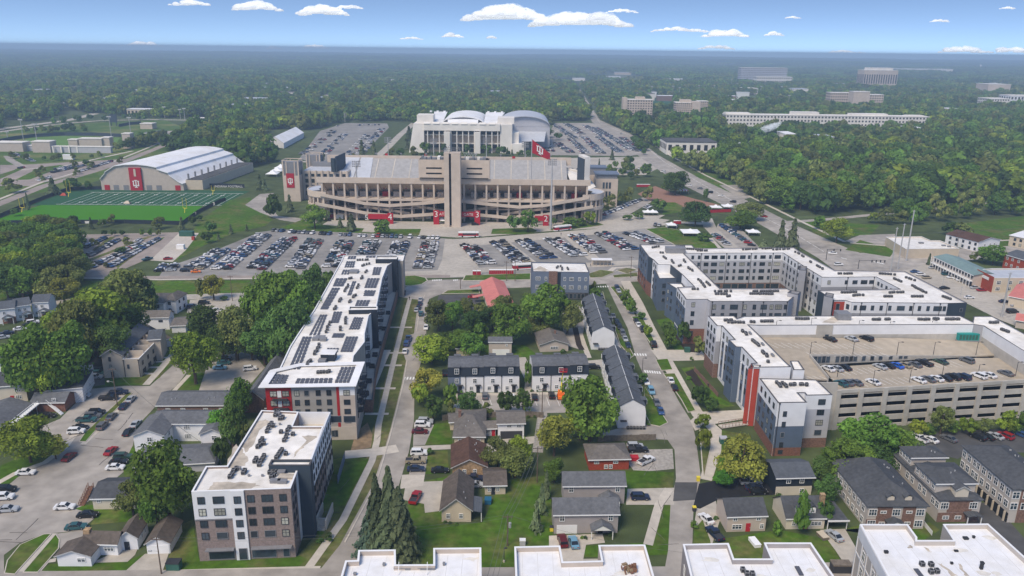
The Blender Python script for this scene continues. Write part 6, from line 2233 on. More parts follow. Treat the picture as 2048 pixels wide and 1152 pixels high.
mb.prism([c+f_*1.42-u*.8,c+f_*1.42+u*.8,c+f_*1.6+u*.8,c+f_*1.6-u*.8],11,16.8)
mb.build('banner_panel','limestone',front)
for f in(.07,.18,.3,.58,.7,.93):
 d_=MB()
 c=m0+u*Lm*f+f_*.1
 d_.prism([c-u*2,c+u*2,c+u*2+f_*.15,c-u*2+f_*.15],0,4)
 d_.build('hall_door','metal_grey' if.1<f<.9 else 'crimson',front)
def screen_fence(label,pts,h=2.6,m='siding_navy',words=None):
 c=G(*pts[0])
 t=thing('fence',label,'fence',(c.x,c.y,0))
 for i in range(len(pts)-1):
  a,b=G(*pts[i]),G(*pts[i+1])
  n=max(1,int((b-a).length/12))
  for j in range(n):
   p,q_=a.lerp(b,j/n),a.lerp(b,(j+1)/n)
   mb=MB()
   mb.bar(p,p.lerp(q_,.985),.12,.1,h)
   mb.build('screen_panel',m,t)
   mb=MB()
   mb.box(p.x-.12,p.y-.12,0,p.x+.12,p.y+.12,h+.2)
   mb.build('post','trim_dark',t)
 return t
fn=screen_fence('dark screened fence along the near side of the practice fields',[(-20,449),(100,448),(250,447),(365,450)])
for x,w in((8,14),(131,3),(135,3),(138,3),(176,10),(205,4),(210,4)):
 g=G(x,449)
 mb=MB()
 mb.box(g.x-w*.16,g.y-.25,.7,g.x+w*.16,g.y-.1,2.2)
 mb.build('sign','paint_white',fn)
fr_=screen_fence('dark screened fence with white emblems on the right slope of the practice fields',[(365,450),(395,428),(440,405),(452,402)])
for x,y,hh in((428,412,2.6),(391,431,2.2)):
 g=G(x,y)
 mb=MB()
 trident(mb,(g.x,g.y-.4,.3),(1,-.3),hh,(0,-1))
 mb.build('emblem','paint_white',fr_)
screen_fence('dark screened fence on the left edge of the practice fields',[(-10,440),(40,418),(90,398),(140,380),(210,379)])
t_=screen_fence('dark fence with white lettering behind the right end zone of the turf field',[(400,375),(440,374),(490,376)],3)
g=G(458,376)
sign_text('INDIANA FOOTBALL',2.4,t_,Vector((g.x,g.y-.3,.5)),(0,-1))
def goal_post(x,yb,yt,w_px,lab):
 g=G(x,yb)
 h=HG(g,yt)
 w=w_px*MPP(g)
 t=thing('goal_post',lab,'goal post',(g.x,g.y,0))
 mb=MB()
 mb.tube((g.x,g.y-1.5,0),(g.x,g.y,3),.2,.2,6)
 mb.tube((g.x-w/2,g.y+.6,3),(g.x+w/2,g.y-.6,3),.16,.16,6)
 mb.tube((g.x-w/2,g.y+.6,3),(g.x-w/2,g.y+.6,h),.13,.13,6)
 mb.tube((g.x+w/2,g.y-.6,3),(g.x+w/2,g.y-.6,h),.13,.13,6)
 mb.build('frame','yellow',t)
goal_post(46,424,396,11,'yellow goal post at the left end of the plain green field')
goal_post(139,393,361,9,'yellow goal post at the left end of the marked turf')
goal_post(371,425,396,9,'yellow goal post at the right end of the plain green field')
goal_post(427,389,371,7,'yellow goal post at the right end of the marked turf')
for x,y,lab in((128,391,'orange padded sled under the goal post of the marked turf'),(32,424,'orange padded sled at the left end of the plain field'),(255,407,'orange and tan tackling tent on the middle of the touchline')):
 g=G(x,y)
 t=thing('training_sled',lab,'training sled',(g.x,g.y,0))
 mb=MB()
 mb.slab([(g.x-2.4,g.y-1.5,.2),(g.x+2.4,g.y-1.5,.2),(g.x+.8,g.y,2),(g.x-.8,g.y,2)],.2)
 mb.slab([(g.x-2.4,g.y+1.5,.2),(g.x+2.4,g.y+1.5,.2),(g.x+.8,g.y,2),(g.x-.8,g.y,2)],.2)
 mb.build('cover','siding_rust' if x!=255 else 'siding_tan',t)
 mb=MB()
 mb.box(g.x-2.6,g.y-1.6,0,g.x+2.6,g.y+1.6,.18)
 mb.build('base','trim_dark',t)
# ---- assembly hall
ay=858.0
k0=G(828,306)
ah=thing('arena','pale concrete arena with a white barrel vault and tall front columns behind the stadium','arena',(-52,ay,0))
def ap(name,m,fn):
 mb=MB()
 fn(mb)
 return mb.build(name,m,ah)
def wx(px,y=ay):
 lo,hi=-600.0,600.0
 for _ in range(40):
  c=(lo+hi)/2
  if PX((c,y,0))[0]<px:
   lo=c
  else:
   hi=c
 return lo
LX={p:wx(p) for p in(828,840,849,866,889,901,950,961,1000,1012,1024,1030,1048)}
Z=lambda py:HG(Vector((LX[901],ay)),py)
zt,zc0,zc1=Z(248),Z(261),Z(252)
ap('wing','limestone_pale',lambda k:(k.box(LX[828],ay,0,LX[849],ay+60,zt),k.slab([(LX[828]-5,ay-3,0.1),(LX[849],ay-3,.1),(LX[849],ay-.1,zt-1),(LX[828],ay-.1,zt-1)],.5),k.box(LX[1000],ay,0,LX[1024],ay+60,zt),k.box(LX[828]+3,ay+8,zt,LX[866],ay+30,zt+8.5),k.box(LX[1000]-3,ay+8,zt,LX[1024]+2,ay+30,zt+6.5)))
ap('annexe','limestone_pale',lambda k:(k.box(LX[1024]+.1,ay-2,0,LX[1048],ay+30,Z(286)),k.box(LX[1024]+.1,ay+5,Z(286),LX[1030]+4,ay+30,Z(265))))
ap('cornice','limestone_pale',lambda k:k.box(LX[849]+.05,ay-2,zc0,LX[1000]-.05,ay+14,zt+.5))
ap('frieze','limestone_pale',lambda k:[k.slab([(LX[849]+i*10,ay-2.6,zt+.5),(LX[849]+i*10+7,ay-2.6,zt+.5),(LX[849]+i*10+7,ay-1,zt+2.2),(LX[849]+i*10,ay-1,zt+2.2)],.6) for i in range(8)])
ap('glazed_wall','underdeck',lambda k:k.box(LX[849]+.1,ay+8,0,LX[1000]-.1,ay+10,zc0))
ap('window_band','glass',lambda k:(k.box(LX[849]+.2,ay+7.6,zc0-4.2,LX[1000]-.2,ay+7.95,zc0-.3),k.box(LX[849]+.2,ay+7.6,4.5,LX[1000]-.2,ay+7.95,9),k.box(LX[849]+20,ay+7.6,.2,LX[1000]-20,ay+7.95,3.6)))
ap('gallery','limestone_pale',lambda k:[k.box(LX[849]+.1,ay+2,z,LX[1000]-.1,ay+7.5,z+.9) for z in(9.3,zc0-5.4)])
for p0,p1 in((889,901),(950,961)):
 ap('pylon','limestone_pale',lambda k:k.box(LX[p0],ay-6,0,LX[p1],ay+7,zc0-1))
for i in range(13):
 x=LX[849]+(LX[1000]-LX[849])*(i+.6)/13
 ap('column','limestone_pale',lambda k:k.box(x-.55,ay-1,0,x+.55,ay+.6,zc0))
cxa=(LX[889]+LX[961])/2
rad=(LX[961]-LX[889])/2+3
def vault(k,cx,cy0,cy1,r,rise,z0,n=18,t=1.2):
 for i in range(n):
  a,b=math.pi*i/n,math.pi*(i+1)/n
  p=[(cx-r*math.cos(a),z0+rise*math.sin(a)),(cx-r*math.cos(b),z0+rise*math.sin(b))]
  k.slab([(p[0][0],cy0,p[0][1]),(p[1][0],cy0,p[1][1]),(p[1][0],cy1,p[1][1]),(p[0][0],cy1,p[0][1])],t)
zp=HG(Vector((cxa,ay+20)),231.5)
ap('vault_roof','roof_bright',lambda k:vault(k,cxa,ay+14,ay+100,rad,zp-zt,zt))
ap('vault_end','siding_mauve',lambda k:k.poly([(cxa-(rad-1)*math.cos(math.pi*i/18),ay+17,zt+(zp-zt-1)*math.sin(math.pi*i/18)) for i in range(19)]))
ap('roof','roof_bright',lambda k:(k.slab([(LX[866],ay+14,zt),(cxa-rad,ay+14,zt),(cxa-rad,ay+80,zt+7),(LX[866]-6,ay+80,zt+7)],.6),k.slab([(cxa+rad,ay+14,zt),(LX[1000]-4,ay+14,zt),(LX[1000]+4,ay+80,zt+7),(cxa+rad,ay+80,zt+7)],.6),k.slab([(cxa-rad+6,ay+8,zt+.8),(cxa+rad-6,ay+8,zt+.8),(cxa+rad-6,ay+16,zt+4.5),(cxa-rad+6,ay+16,zt+4.5)],.4)))
for i in range(6):
 s=-1 if i<3 else 1
 x=cxa+s*(rad+3+(i%3)*8)
 ap('roof_ventilator','roof_bright',lambda k:k.box(x-1.3,ay+76,zt+6.5,x+1.3,ay+79,zt+8.2))
ch=thing('arena','grey metal arched practice arena just right of the big pale arena','arena',(wx(1050,930),930,0))
mb=MB()
cx=(wx(1000,920)+wx(1098,920))/2
r=(wx(1098,920)-wx(1000,920))/2
zk,zw=HG(Vector((cx,920)),229.5),HG(Vector((cx,920)),250)
vault(mb,cx,905,990,r,zk-zw,zw,16,1)
mb.build('vault_roof','roof_metal',ch)
mb=MB()
mb.poly([(cx-(r-1)*math.cos(math.pi*i/16),908,zw-.5+(zk-zw-.6)*math.sin(math.pi*i/16)) for i in range(17)])
mb.box(cx-r,908.2,0,cx+r,988,zw)
mb.build('wall','siding_lightgrey',ch)
mb=MB()
mb.slab([(cx-r*.75,880,11),(cx+r*.75,880,11),(cx+r*.85,909,19),(cx-r*.85,909,19)],.6)
mb.build('entrance_roof','roof_metal',ch)
mb=MB()
mb.box(cx-r*.45,876,0,cx+r*.45,900,9)
mb.build('entrance_glass','glass',ch)
# ---- air-supported white hall
d0,d1,d2=G(535,291),G(568,297),G(608,275)
t=thing('tennis_hall','long white fabric hall with a ridged roof left of the big empty lot','sports hall',(d1.x,d1.y,0))
u=(d1-d0).normalized()
w=(d1-d0).length
v=(d2-d1)
vl=v.length
v=v.normalized()
mb=MB()
extrude_profile(mb,d0,u,[(0,0),(w,0),(w,6),(w*.5,11.5),(0,6)],v,vl)
mb.build('wall','siding_white',t)
mb=MB()
for s0,z0,s1,z1 in((-.5,6.1,w*.5,11.9),(w*.5,11.9,w+.5,6.1)):
 a,b=d0+u*s0-v*.6,d0+u*s1-v*.6
 mb.slab([(*a,z0),(*b,z1),(*(b+v*(vl+1.2)),z1),(*(a+v*(vl+1.2)),z0)],.3)
mb.build('roof','roof_bright',t)
# ---- far blocks: box volumes with window grids
def far_block(label,px0,px1,ybase,ytop,depth,m='limestone',rows=0,cols=0,roof='limestone_pale',cat='building',root=None,y_off=0,win='dark_void'):
 a,b=G(px0,ybase),G(px1,ybase)
 y=min(a.y,b.y)
 b=Vector((b.x*y/b.y,y)) if b.y else b
 a=Vector((a.x*y/a.y,y))
 h=HG((a+b)/2,ytop)
 r=root or thing('building',label,cat,((a+b)/2).to_tuple()+(0,))
 mb=MB()
 mb.box(a.x,y,0,b.x,y+depth,h)
 mb.build('wall',m,r)
 mb=MB()
 mb.box(a.x-.4,y-.4,h+.01,b.x+.4,y+depth+.4,h+.8)
 mb.build('roof',roof,r)
 if rows:
  mb=MB()
  w,hh=(b.x-a.x)/cols,h/rows
  for i in range(cols):
   for j in range(rows):
    x0=a.x+w*i+w*.25
    mb.box(x0,y-.12,hh*j+hh*.35,x0+w*.5,y+.1,hh*j+hh*.8)
  nd=max(2,int(depth/w))
  for i in range(nd):
   for j in range(rows):
    y0=y+depth*(i+.25)/nd
    for xs in((a.x-.12,a.x+.1),(b.x-.1,b.x+.12)):
     mb.box(xs[0],y0,hh*j+hh*.35,xs[1],y0+depth/nd*.5,hh*j+hh*.8)
  mb.build('windows',win,r,kind='stuff')
 return r,a,b,h
def top_box(r,a,b,h,f0,f1,hh,dep,m='limestone'):
 mb=MB()
 mb.box(a.x+(b.x-a.x)*f0,a.y+3,h,a.x+(b.x-a.x)*f1,a.y+dep,h+hh)
 mb.build('roof_house',m,r)
q=far_block('left pale eleven storey dormitory tower in the trees',1252,1303,249,200,18,'limestone',10,10)
top_box(*q,.35,.7,4.5,14)
mb=MB()
mb.box(q[1].x-6,q[1].y-1,0,q[1].x-.1,q[1].y+18,q[3]+3)
mb.build('stair_shaft','limestone',q[0])
q=far_block('right pale dormitory tower with a blank end shaft in the trees',1350,1382,243,206,22,'limestone',9,8)
mb=MB()
mb.box(q[2].x+.1,q[2].y-3,0,q[2].x+13,q[2].y+24,q[3]+2)
mb.build('stair_shaft','limestone',q[0])
far_block('',1394,1414,236,203,18,'limestone',9,5,root=q[0])
top_box(*q,.3,.95,5,16)
q=far_block('low white stone block at the foot of the left dormitory tower',1262,1312,258,243,30,'limestone_pale')
q=far_block('grey metal roofed chapel like hall by the dormitory towers',1292,1333,262,247,26,'siding_lightgrey',roof='roof_metal')
q=far_block('very long pale four storey residence hall across the trees',1450,1855,258,232,22,'limestone_pale',4,60)
for f0,f1,hh in((.0,.12,3),(.33,.46,5),(.62,.8,3.5),(.9,.98,2)):
 top_box(*q,f0,f1,hh,18,'limestone_pale')
q=far_block('pale slab block with two blank wings above the long residence hall',1658,1702,218,186,26,'limestone',6,10)
far_block('',1703,1735,222,184,24,'limestone',0,0,root=q[0])
far_block('',1736,1764,218,190,24,'limestone',6,6,root=q[0])
q=far_block('wide grey slab tower with a white base on the far hill',1480,1572,168,136,40,'siding_lightgrey',9,30)
q=far_block('white low block before the wide grey slab tower',1512,1583,172,154,40,'limestone_pale',3,16)
q=far_block('tall pale tower with upright window strips on the right skyline',1724,1791,181,141,50,'limestone',1,14)
top_box(*q,.15,.85,8,40,'limestone_pale')
far_block('long white low roofed works along the right skyline',1780,1905,147,138,80,'limestone_pale',roof='roof_bright')
far_block('white stepped office block at the right edge among trees',1974,2015,225,198,40,'limestone_pale',5,8)
far_block('bright white block at the far right edge among trees',2016,2070,224,192,40,'roof_bright',3,8)
far_block('beige cubic hall high on the right among trees',1973,2018,192,169,60,'limestone')
far_block('white low hall with grey roof in the middle right trees',1586,1615,196,178,40,'limestone_pale',roof='roof_metal')
far_block('tan low building left of the playing field lights',1486,1515,188,177,50,'limestone_pale',2,8)
far_block('long beige hall with a dark flat roof beside the main road',1332,1432,309,285,40,'limestone_pale',1,7,roof='asphalt_dark')
far_block('white shed like hall right of the long beige hall',1475,1540,308,293,36,'limestone',roof='roof_bright')
far_block('low tan brick school like building far beyond the arena',1068,1130,186,178,40,'limestone',2,14)
far_block('pale grey low buildings left of the far road',958,1020,192,184,60,'limestone_pale',2,10,roof='roof_metal')
far_block('white low building far in the woods left of the road',1062,1105,178,172,40,'roof_bright')
far_block('low tan hall far in the woods above the arena',838,872,168,162,40,'limestone',roof='asphalt_dark')
far_block('grey roofed house group in the woods at left centre',455,515,226,211,30,'siding_lightgrey',2,8,roof='roof_metal')
far_block('white roofed house group in the woods at left centre',480,540,210,198,40,'limestone_pale',2,9,roof='roof_metal')
far_block('long tan shed in the woods above the house groups',515,580,188,176,40,'siding_tan',roof='roof_metal')
far_block('brown and white low clubhouse left of the fields',255,300,232,219,20,'siding_tan',1,6,roof='roof_bright')
far_block('white house in the woods at far left',112,130,215,204,16,'siding_white')
far_block('white storage block at the far end of the playing fields',378,412,252,238,20,'limestone_pale')
far_block('white small house at the very left edge in the trees',20,40,228,217,16,'siding_white')
far_block('tan low shed by the far left lot',281,305,258,248,14,'limestone')
for i,(x0,x1,yb,yt) in enumerate(((1570,1610,178,171),(1640,1700,178,168),(1820,1850,176,170),(1900,1960,172,166),(1230,1262,150,145),(560,590,158,153),(640,690,152,148),(760,800,150,146),(1146,1170,162,157),(1330,1372,164,158),(1930,1990,160,154),(1845,1870,256,249),(1985,2010,262,254),(1560,1600,300,296))):
 far_block('pale low building lost in the far woods',x0,x1,yb,yt,40,R.choice(['limestone_pale','limestone','roof_bright']),roof=R.choice(['roof_bright','roof_metal']))[0]['group']='pale low buildings lost in the far woods'
fh=random.Random(8)
for i in range(120):
 if i<46:
  x,y=fh.uniform(20,800),fh.uniform(160,214)
 elif i<98:
  x,y=fh.uniform(1180,2030),fh.uniform(152,215)
 else:
  x,y=fh.uniform(1560,2040),fh.uniform(222,345)
 w=fh.uniform(10,34)*(1 if i<98 else.8)
 gq=G(x,y)
 yt_=PX((gq.x,gq.y,fh.uniform(9,15)))[1]
 far_block('pale house roof showing among the far trees',x,x+w,y,yt_,fh.uniform(14,30),fh.choice(['siding_white','limestone_pale','siding_tan','brick_brown']),roof=fh.choice(['roof_bright','roof_metal','shingle_taupe','shingle_grey','roof_bright']),cat='house')[0]['group']='houses among the far trees'
g=G(1959,146)
t=thing('water_tower','slender white tower on the right skyline','water tower',(g.x,g.y,0))
hh=HG(g,129)
mb=MB()
mb.tube((g.x,g.y,0),(g.x,g.y,hh*.8),5,3.5,10)
mb.build('shaft','roof_bright',t)
mb=MB()
mb.tube((g.x,g.y,hh*.8),(g.x,g.y,hh),6.5,5,12)
mb.build('tank','roof_bright',t)
# ---- baseball ground, left
bb=thing('ballpark','small ballpark with tan block pavilions round a bright green outfield','ballpark',(*G(150,300),0))
for x0,x1,yb,yt,d in((-10,47,303,286,14),(66,102,305,284,12),(138,156,296,280,8),(160,205,297,278,9),(205,221,297,276,9),(247,263,297,268,9)):
 far_block('',x0,x1,yb,yt,d,'siding_beige',root=bb)
far_block('',48,66,302,292,10,'siding_lightgrey',root=bb)
far_block('',102,222,305,294,4,'siding_lightgrey',roof='limestone_pale',root=bb)
for i in range(8):
 g=G(108+i*16,305.5)
 mb=MB()
 mb.box(g.x-.7,g.y-1,0,g.x+.7,g.y-.1,7)
 mb.build('pier','limestone_pale',bb)
mb=MB()
fp=[(0,285),(30,279),(70,274),(130,271),(190,271.5),(242,274)]
for i in range(len(fp)-1):
 mb.bar(G(*fp[i]),G(*fp[i+1]),.5,0,4)
mb.build('outfield_wall','siding_darkblue',bb)
mb=MB()
fp=[(238,254),(258,250),(282,248)]
for i in range(len(fp)-1):
 mb.bar(G(*fp[i]),G(*fp[i+1]),.5,0,4)
mb.build('outfield_wall','siding_darkblue',bb)
g=G(228,252)
mb=MB()
mb.box(g.x-5,g.y,5,g.x+5,g.y+1,16)
mb.box(g.x-4,g.y+.1,0,g.x-3,g.y+.9,5)
mb.box(g.x+3,g.y+.1,0,g.x+4,g.y+.9,5)
mb.build('scoreboard','siding_darkblue',bb)
for x,yb,yt in((47,280,238),(77,302,247),(330,236,213),(361,238,218),(370,240,216),(223,276,232),(263,278,234),(15,275,262),(1427,192,170),(1462,178,158),(1520,200,172),(1575,226,190),(1345,196,172),(1358,198,174),(1397,190,170),(1303,192,172)):
 g=G(x,yb)
 h=HG(g,yt)
 t=thing('floodlight_mast','slim floodlight mast of the distant playing fields','floodlight',(g.x,g.y,0),'floodlight masts of the distant fields')
 mb=MB()
 mb.tube((g.x,g.y,0),(g.x,g.y,h),.45,.3,5)
 mb.build('mast','pole_steel',t)
 mb=MB()
 mb.box(g.x-2.6,g.y-.3,h-1.5,g.x+2.6,g.y+.3,h)
 mb.build('lamp_bank','pole_steel',t)
# --- vehicles
PAINT=dict(white=(.74,.74,.74),silver=(.4,.42,.44),grey=(.12,.125,.135),black=(.012,.012,.014),blue=(.03,.075,.2),navy=(.015,.025,.06),red=(.3,.012,.016),maroon=(.11,.01,.014),teal=(.03,.1,.11),tan=(.34,.29,.2),green=(.03,.07,.05),orange=(.8,.2,.02),lightblue=(.16,.33,.45),brightblue=(.02,.12,.55))
PROF={'sedan':([(-2.35,.3),(2.35,.3),(2.4,.62),(2.15,.82),(1.0,.95),(-1.55,.98),(-2.3,.9),(-2.4,.6)],[(-1.75,.95),(1.15,.93),(.35,1.42),(-.95,1.44)],.9,.72,1.42,.33),'suv':([(-2.35,.38),(2.35,.38),(2.4,.8),(2.2,1.02),(1.1,1.12),(-2.25,1.14),(-2.38,.8)],[(-2.2,1.1),(1.2,1.1),(.55,1.7),(-1.95,1.72)],.95,.8,1.5,.38),'pickup':([(-2.85,.45),(2.75,.45),(2.8,.9),(2.6,1.08),(1.3,1.15),(-2.8,1.1),(-2.88,.8)],[(-.75,1.1),(1.4,1.12),(.7,1.78),(-.55,1.8)],1.0,.82,1.85,.42),'van':([(-2.5,.4),(2.4,.4),(2.45,.9),(2.2,1.15),(1.5,1.25),(-2.45,1.25),(-2.52,.8)],[(-2.42,1.2),(1.7,1.2),(.95,1.95),(-2.3,1.98)],1.0,.88,1.55,.38)}
def side_prism(mb,prof,w0,w1,m=0,z_top=None):
 """outline in x,z given a width; narrower (w1) towards the top"""
 zs=[p[1] for p in prof]
 lo,hi=min(zs),max(zs)
 n=len(prof)
 b=len(mb.v)
 for s in(-1,1):
  for x,z in prof:
   w=w0+(w1-w0)*(z-lo)/(hi-lo)
   mb.v.append((x,s*w,z))
 mb.f.append(tuple(b+i for i in range(n)))
 mb.f.append(tuple(b+n+i for i in reversed(range(n))))
 mb.m+=[m,m]
 for i in range(n):
  j=(i+1)%n
  mb.f.append((b+j,b+i,b+n+i,b+n+j))
  mb.m.append(m)
CARM={}
for k,(low,cab,w,wt,wb,rad) in PROF.items():
 body=MB()
 side_prism(body,low,w,w*.95)
 x0,x1=cab[3][0],cab[2][0]
 zt=cab[2][1]
 body.box(x0-.02,-wt,zt-.03,x1+.02,wt,zt+.04)
 for s in(-1,1):
  for(xa,za),(xb,zb) in((cab[0],cab[3]),(cab[1],cab[2]),((sum(c[0] for c in cab[:2])/2-.1,cab[0][1]),((x0+x1)/2-.1,zt))):
   body.tube((xa,s*w*.93,za-.03),(xb,s*wt*.99,zb),.05,.05,4)
  body.box(-.1+cab[1][0]*.75,s*w+(-.02 if s>0 else-.16),cab[1][1]+.03,.1+cab[1][0]*.75,s*w+(.16 if s>0 else.02),cab[1][1]+.2)
 if k=='pickup':
  for s in(-1,1):
   body.box(-2.82,s*w*.93-.06,1.1,-.8,s*w*.93+.06,1.2)
  body.box(-2.86,-w*.9,1.08,-2.76,w*.9,1.22)
 bm_=body.mesh('body','car_paint')
 gl=MB()
 side_prism(gl,cab,w*.94,wt)
 glm=gl.mesh('windows','car_glass')
 wh=MB()
 wh.tube((0,-.12,0),(0,.12,0),rad,rad,10,0)
 wh.tube((0,-.13,0),(0,.13,0),rad*.58,rad*.58,8,1)
 whm=wh.mesh('wheel',['rubber','rim'])
 hl=MB()
 hl.box(-.05,-.2,-.07,.06,.2,.07)
 bed=MB()
 if k=='pickup':
  bed.box(-2.74,-w*.85,1.085,-.82,w*.85,1.13)
 CARM[k]=dict(body=bm_,glass=glm,wheel=whm,head=hl.mesh('headlight','lamp_clear'),tail=hl.mesh('taillight','lamp_red'),bed=bed.mesh('load_bed','trim_dark') if k=='pickup' else None,low=low,w=w,wb=wb,rad=rad)
def set_obj(name,me,parent,loc,col=None,rz=0):
 o=bpy.data.objects.new(name,me)
 COL.objects.link(o)
 o.parent=parent
 o.location=loc
 o.rotation_euler=(0,0,rz)
 if col:
  o.color=(*col,1)
 return o
def make_car(kind,col,p,ang,z,label,group=None,detail=True):
 c=CARM[kind]
 nm={'sedan':'parked_car','suv':'parked_car','pickup':'pickup_truck','van':'parked_van'}[kind]
 t=thing(nm,label,{'pickup':'pickup truck','van':'van'}.get(kind,'car'),(p.x,p.y,z),group,ang)
 set_obj('body',c['body'],t,(0,0,0),PAINT[col])
 set_obj('windows',c['glass'],t,(0,0,0))
 if detail:
  for sx in(-1,1):
   for sy in(-1,1):
    set_obj('wheel',c['wheel'],t,(sx*c['wb'],sy*(c['w']-.1),c['rad']))
  xf=max(q[0] for q in c['low'])
  xb=min(q[0] for q in c['low'])
  zl=(c['low'][2][1]+c['low'][3][1])/2-.05
  for sy in(-1,1):
   set_obj('headlight',c['head'],t,(xf-.14,sy*c['w']*.66,zl))
   set_obj('taillight',c['tail'],t,(xb+.05,sy*c['w']*.66,zl))
  if c['bed']:
   set_obj('load_bed',c['bed'],t,(0,0,0))
 return t
CARS=[]
ORD=['first','second','third','fourth','fifth','sixth','seventh','eighth','ninth','tenth','eleventh','twelfth']
CR=random.Random(21)
def pick_colour():
 return CR.choices(['white','silver','grey','black','blue','navy','red','maroon','teal','tan'],[25,20,17,20,7,5,3,2,3,2])[0]
def pick_kind():
 return CR.choices(['sedan','suv','pickup','van'],[48,40,8,4])[0]
def one(px,py,colour,kind,head,phrase,z=0.09):
 """a single car; head = photograph pixel the car points at, or an angle in degrees"""
 p=G(px,py,z)
 if isinstance(head,tuple):
  q=G(*head,z)-p
  a=math.atan2(q.y,q.x)
 else:
  a=math.radians(head)
 CARS.append([(Vector((p.x,p.y,0))-EYE).length,p,a,z,kind,colour,phrase,None])
def line(p0,p1,n,phrase,rel=90,cols='',kinds='',z=0.09,gap=.06,jit=.15):
 """a row of cars between two pixels; rel = heading relative to the row. cols: list of colours (rest random)"""
 a,b=G(*p0,z),G(*p1,z)
 d=b-a
 an=math.atan2(d.y,d.x)+math.radians(rel)
 cols=cols.split()
 kinds=kinds.split()
 for i in range(n):
  c=cols[i] if i<len(cols) else pick_colour()
  k=kinds[i] if i<len(kinds) else pick_kind()
  if c=='-':
   continue
  if i>=len(cols) and CR.random()<gap:
   continue
  p=a.lerp(b,(i+.5)/n)+Vector((CR.gauss(0,jit),CR.gauss(0,jit)))
  flip=math.pi if CR.random()<.4 else 0
  CARS.append([(Vector((p.x,p.y,0))-EYE).length,p,an+flip+CR.gauss(0,.03),z,k,c,phrase,None])
def lot(p0,p1,phrase,double=True,ang=90,cols='',gap=.05,sep=5.4,pitch=2.75):
 """a (double) row of a car park between two pixels"""
 a,b=G(*p0),G(*p1)
 d=(b-a)
 n=int(d.length/pitch)
 d=d.normalized()
 nn=Vector((-d.y,d.x))
 base=math.atan2(d.y,d.x)
 for s in((-1,1) if double else(0,)):
  for i in range(n):
   if CR.random()<gap:
    continue
   p=a+d*((i+.5)*pitch)+nn*s*sep/2+Vector((CR.gauss(0,.12),CR.gauss(0,.15)))
   k=pick_kind()
   an=base+math.radians(ang)+(math.pi if CR.random()<.5 else 0)+CR.gauss(0,.03)
   CARS.append([(Vector((p.x,p.y,0))-EYE).length,p,an,.09,k,pick_colour(),phrase,phrase])
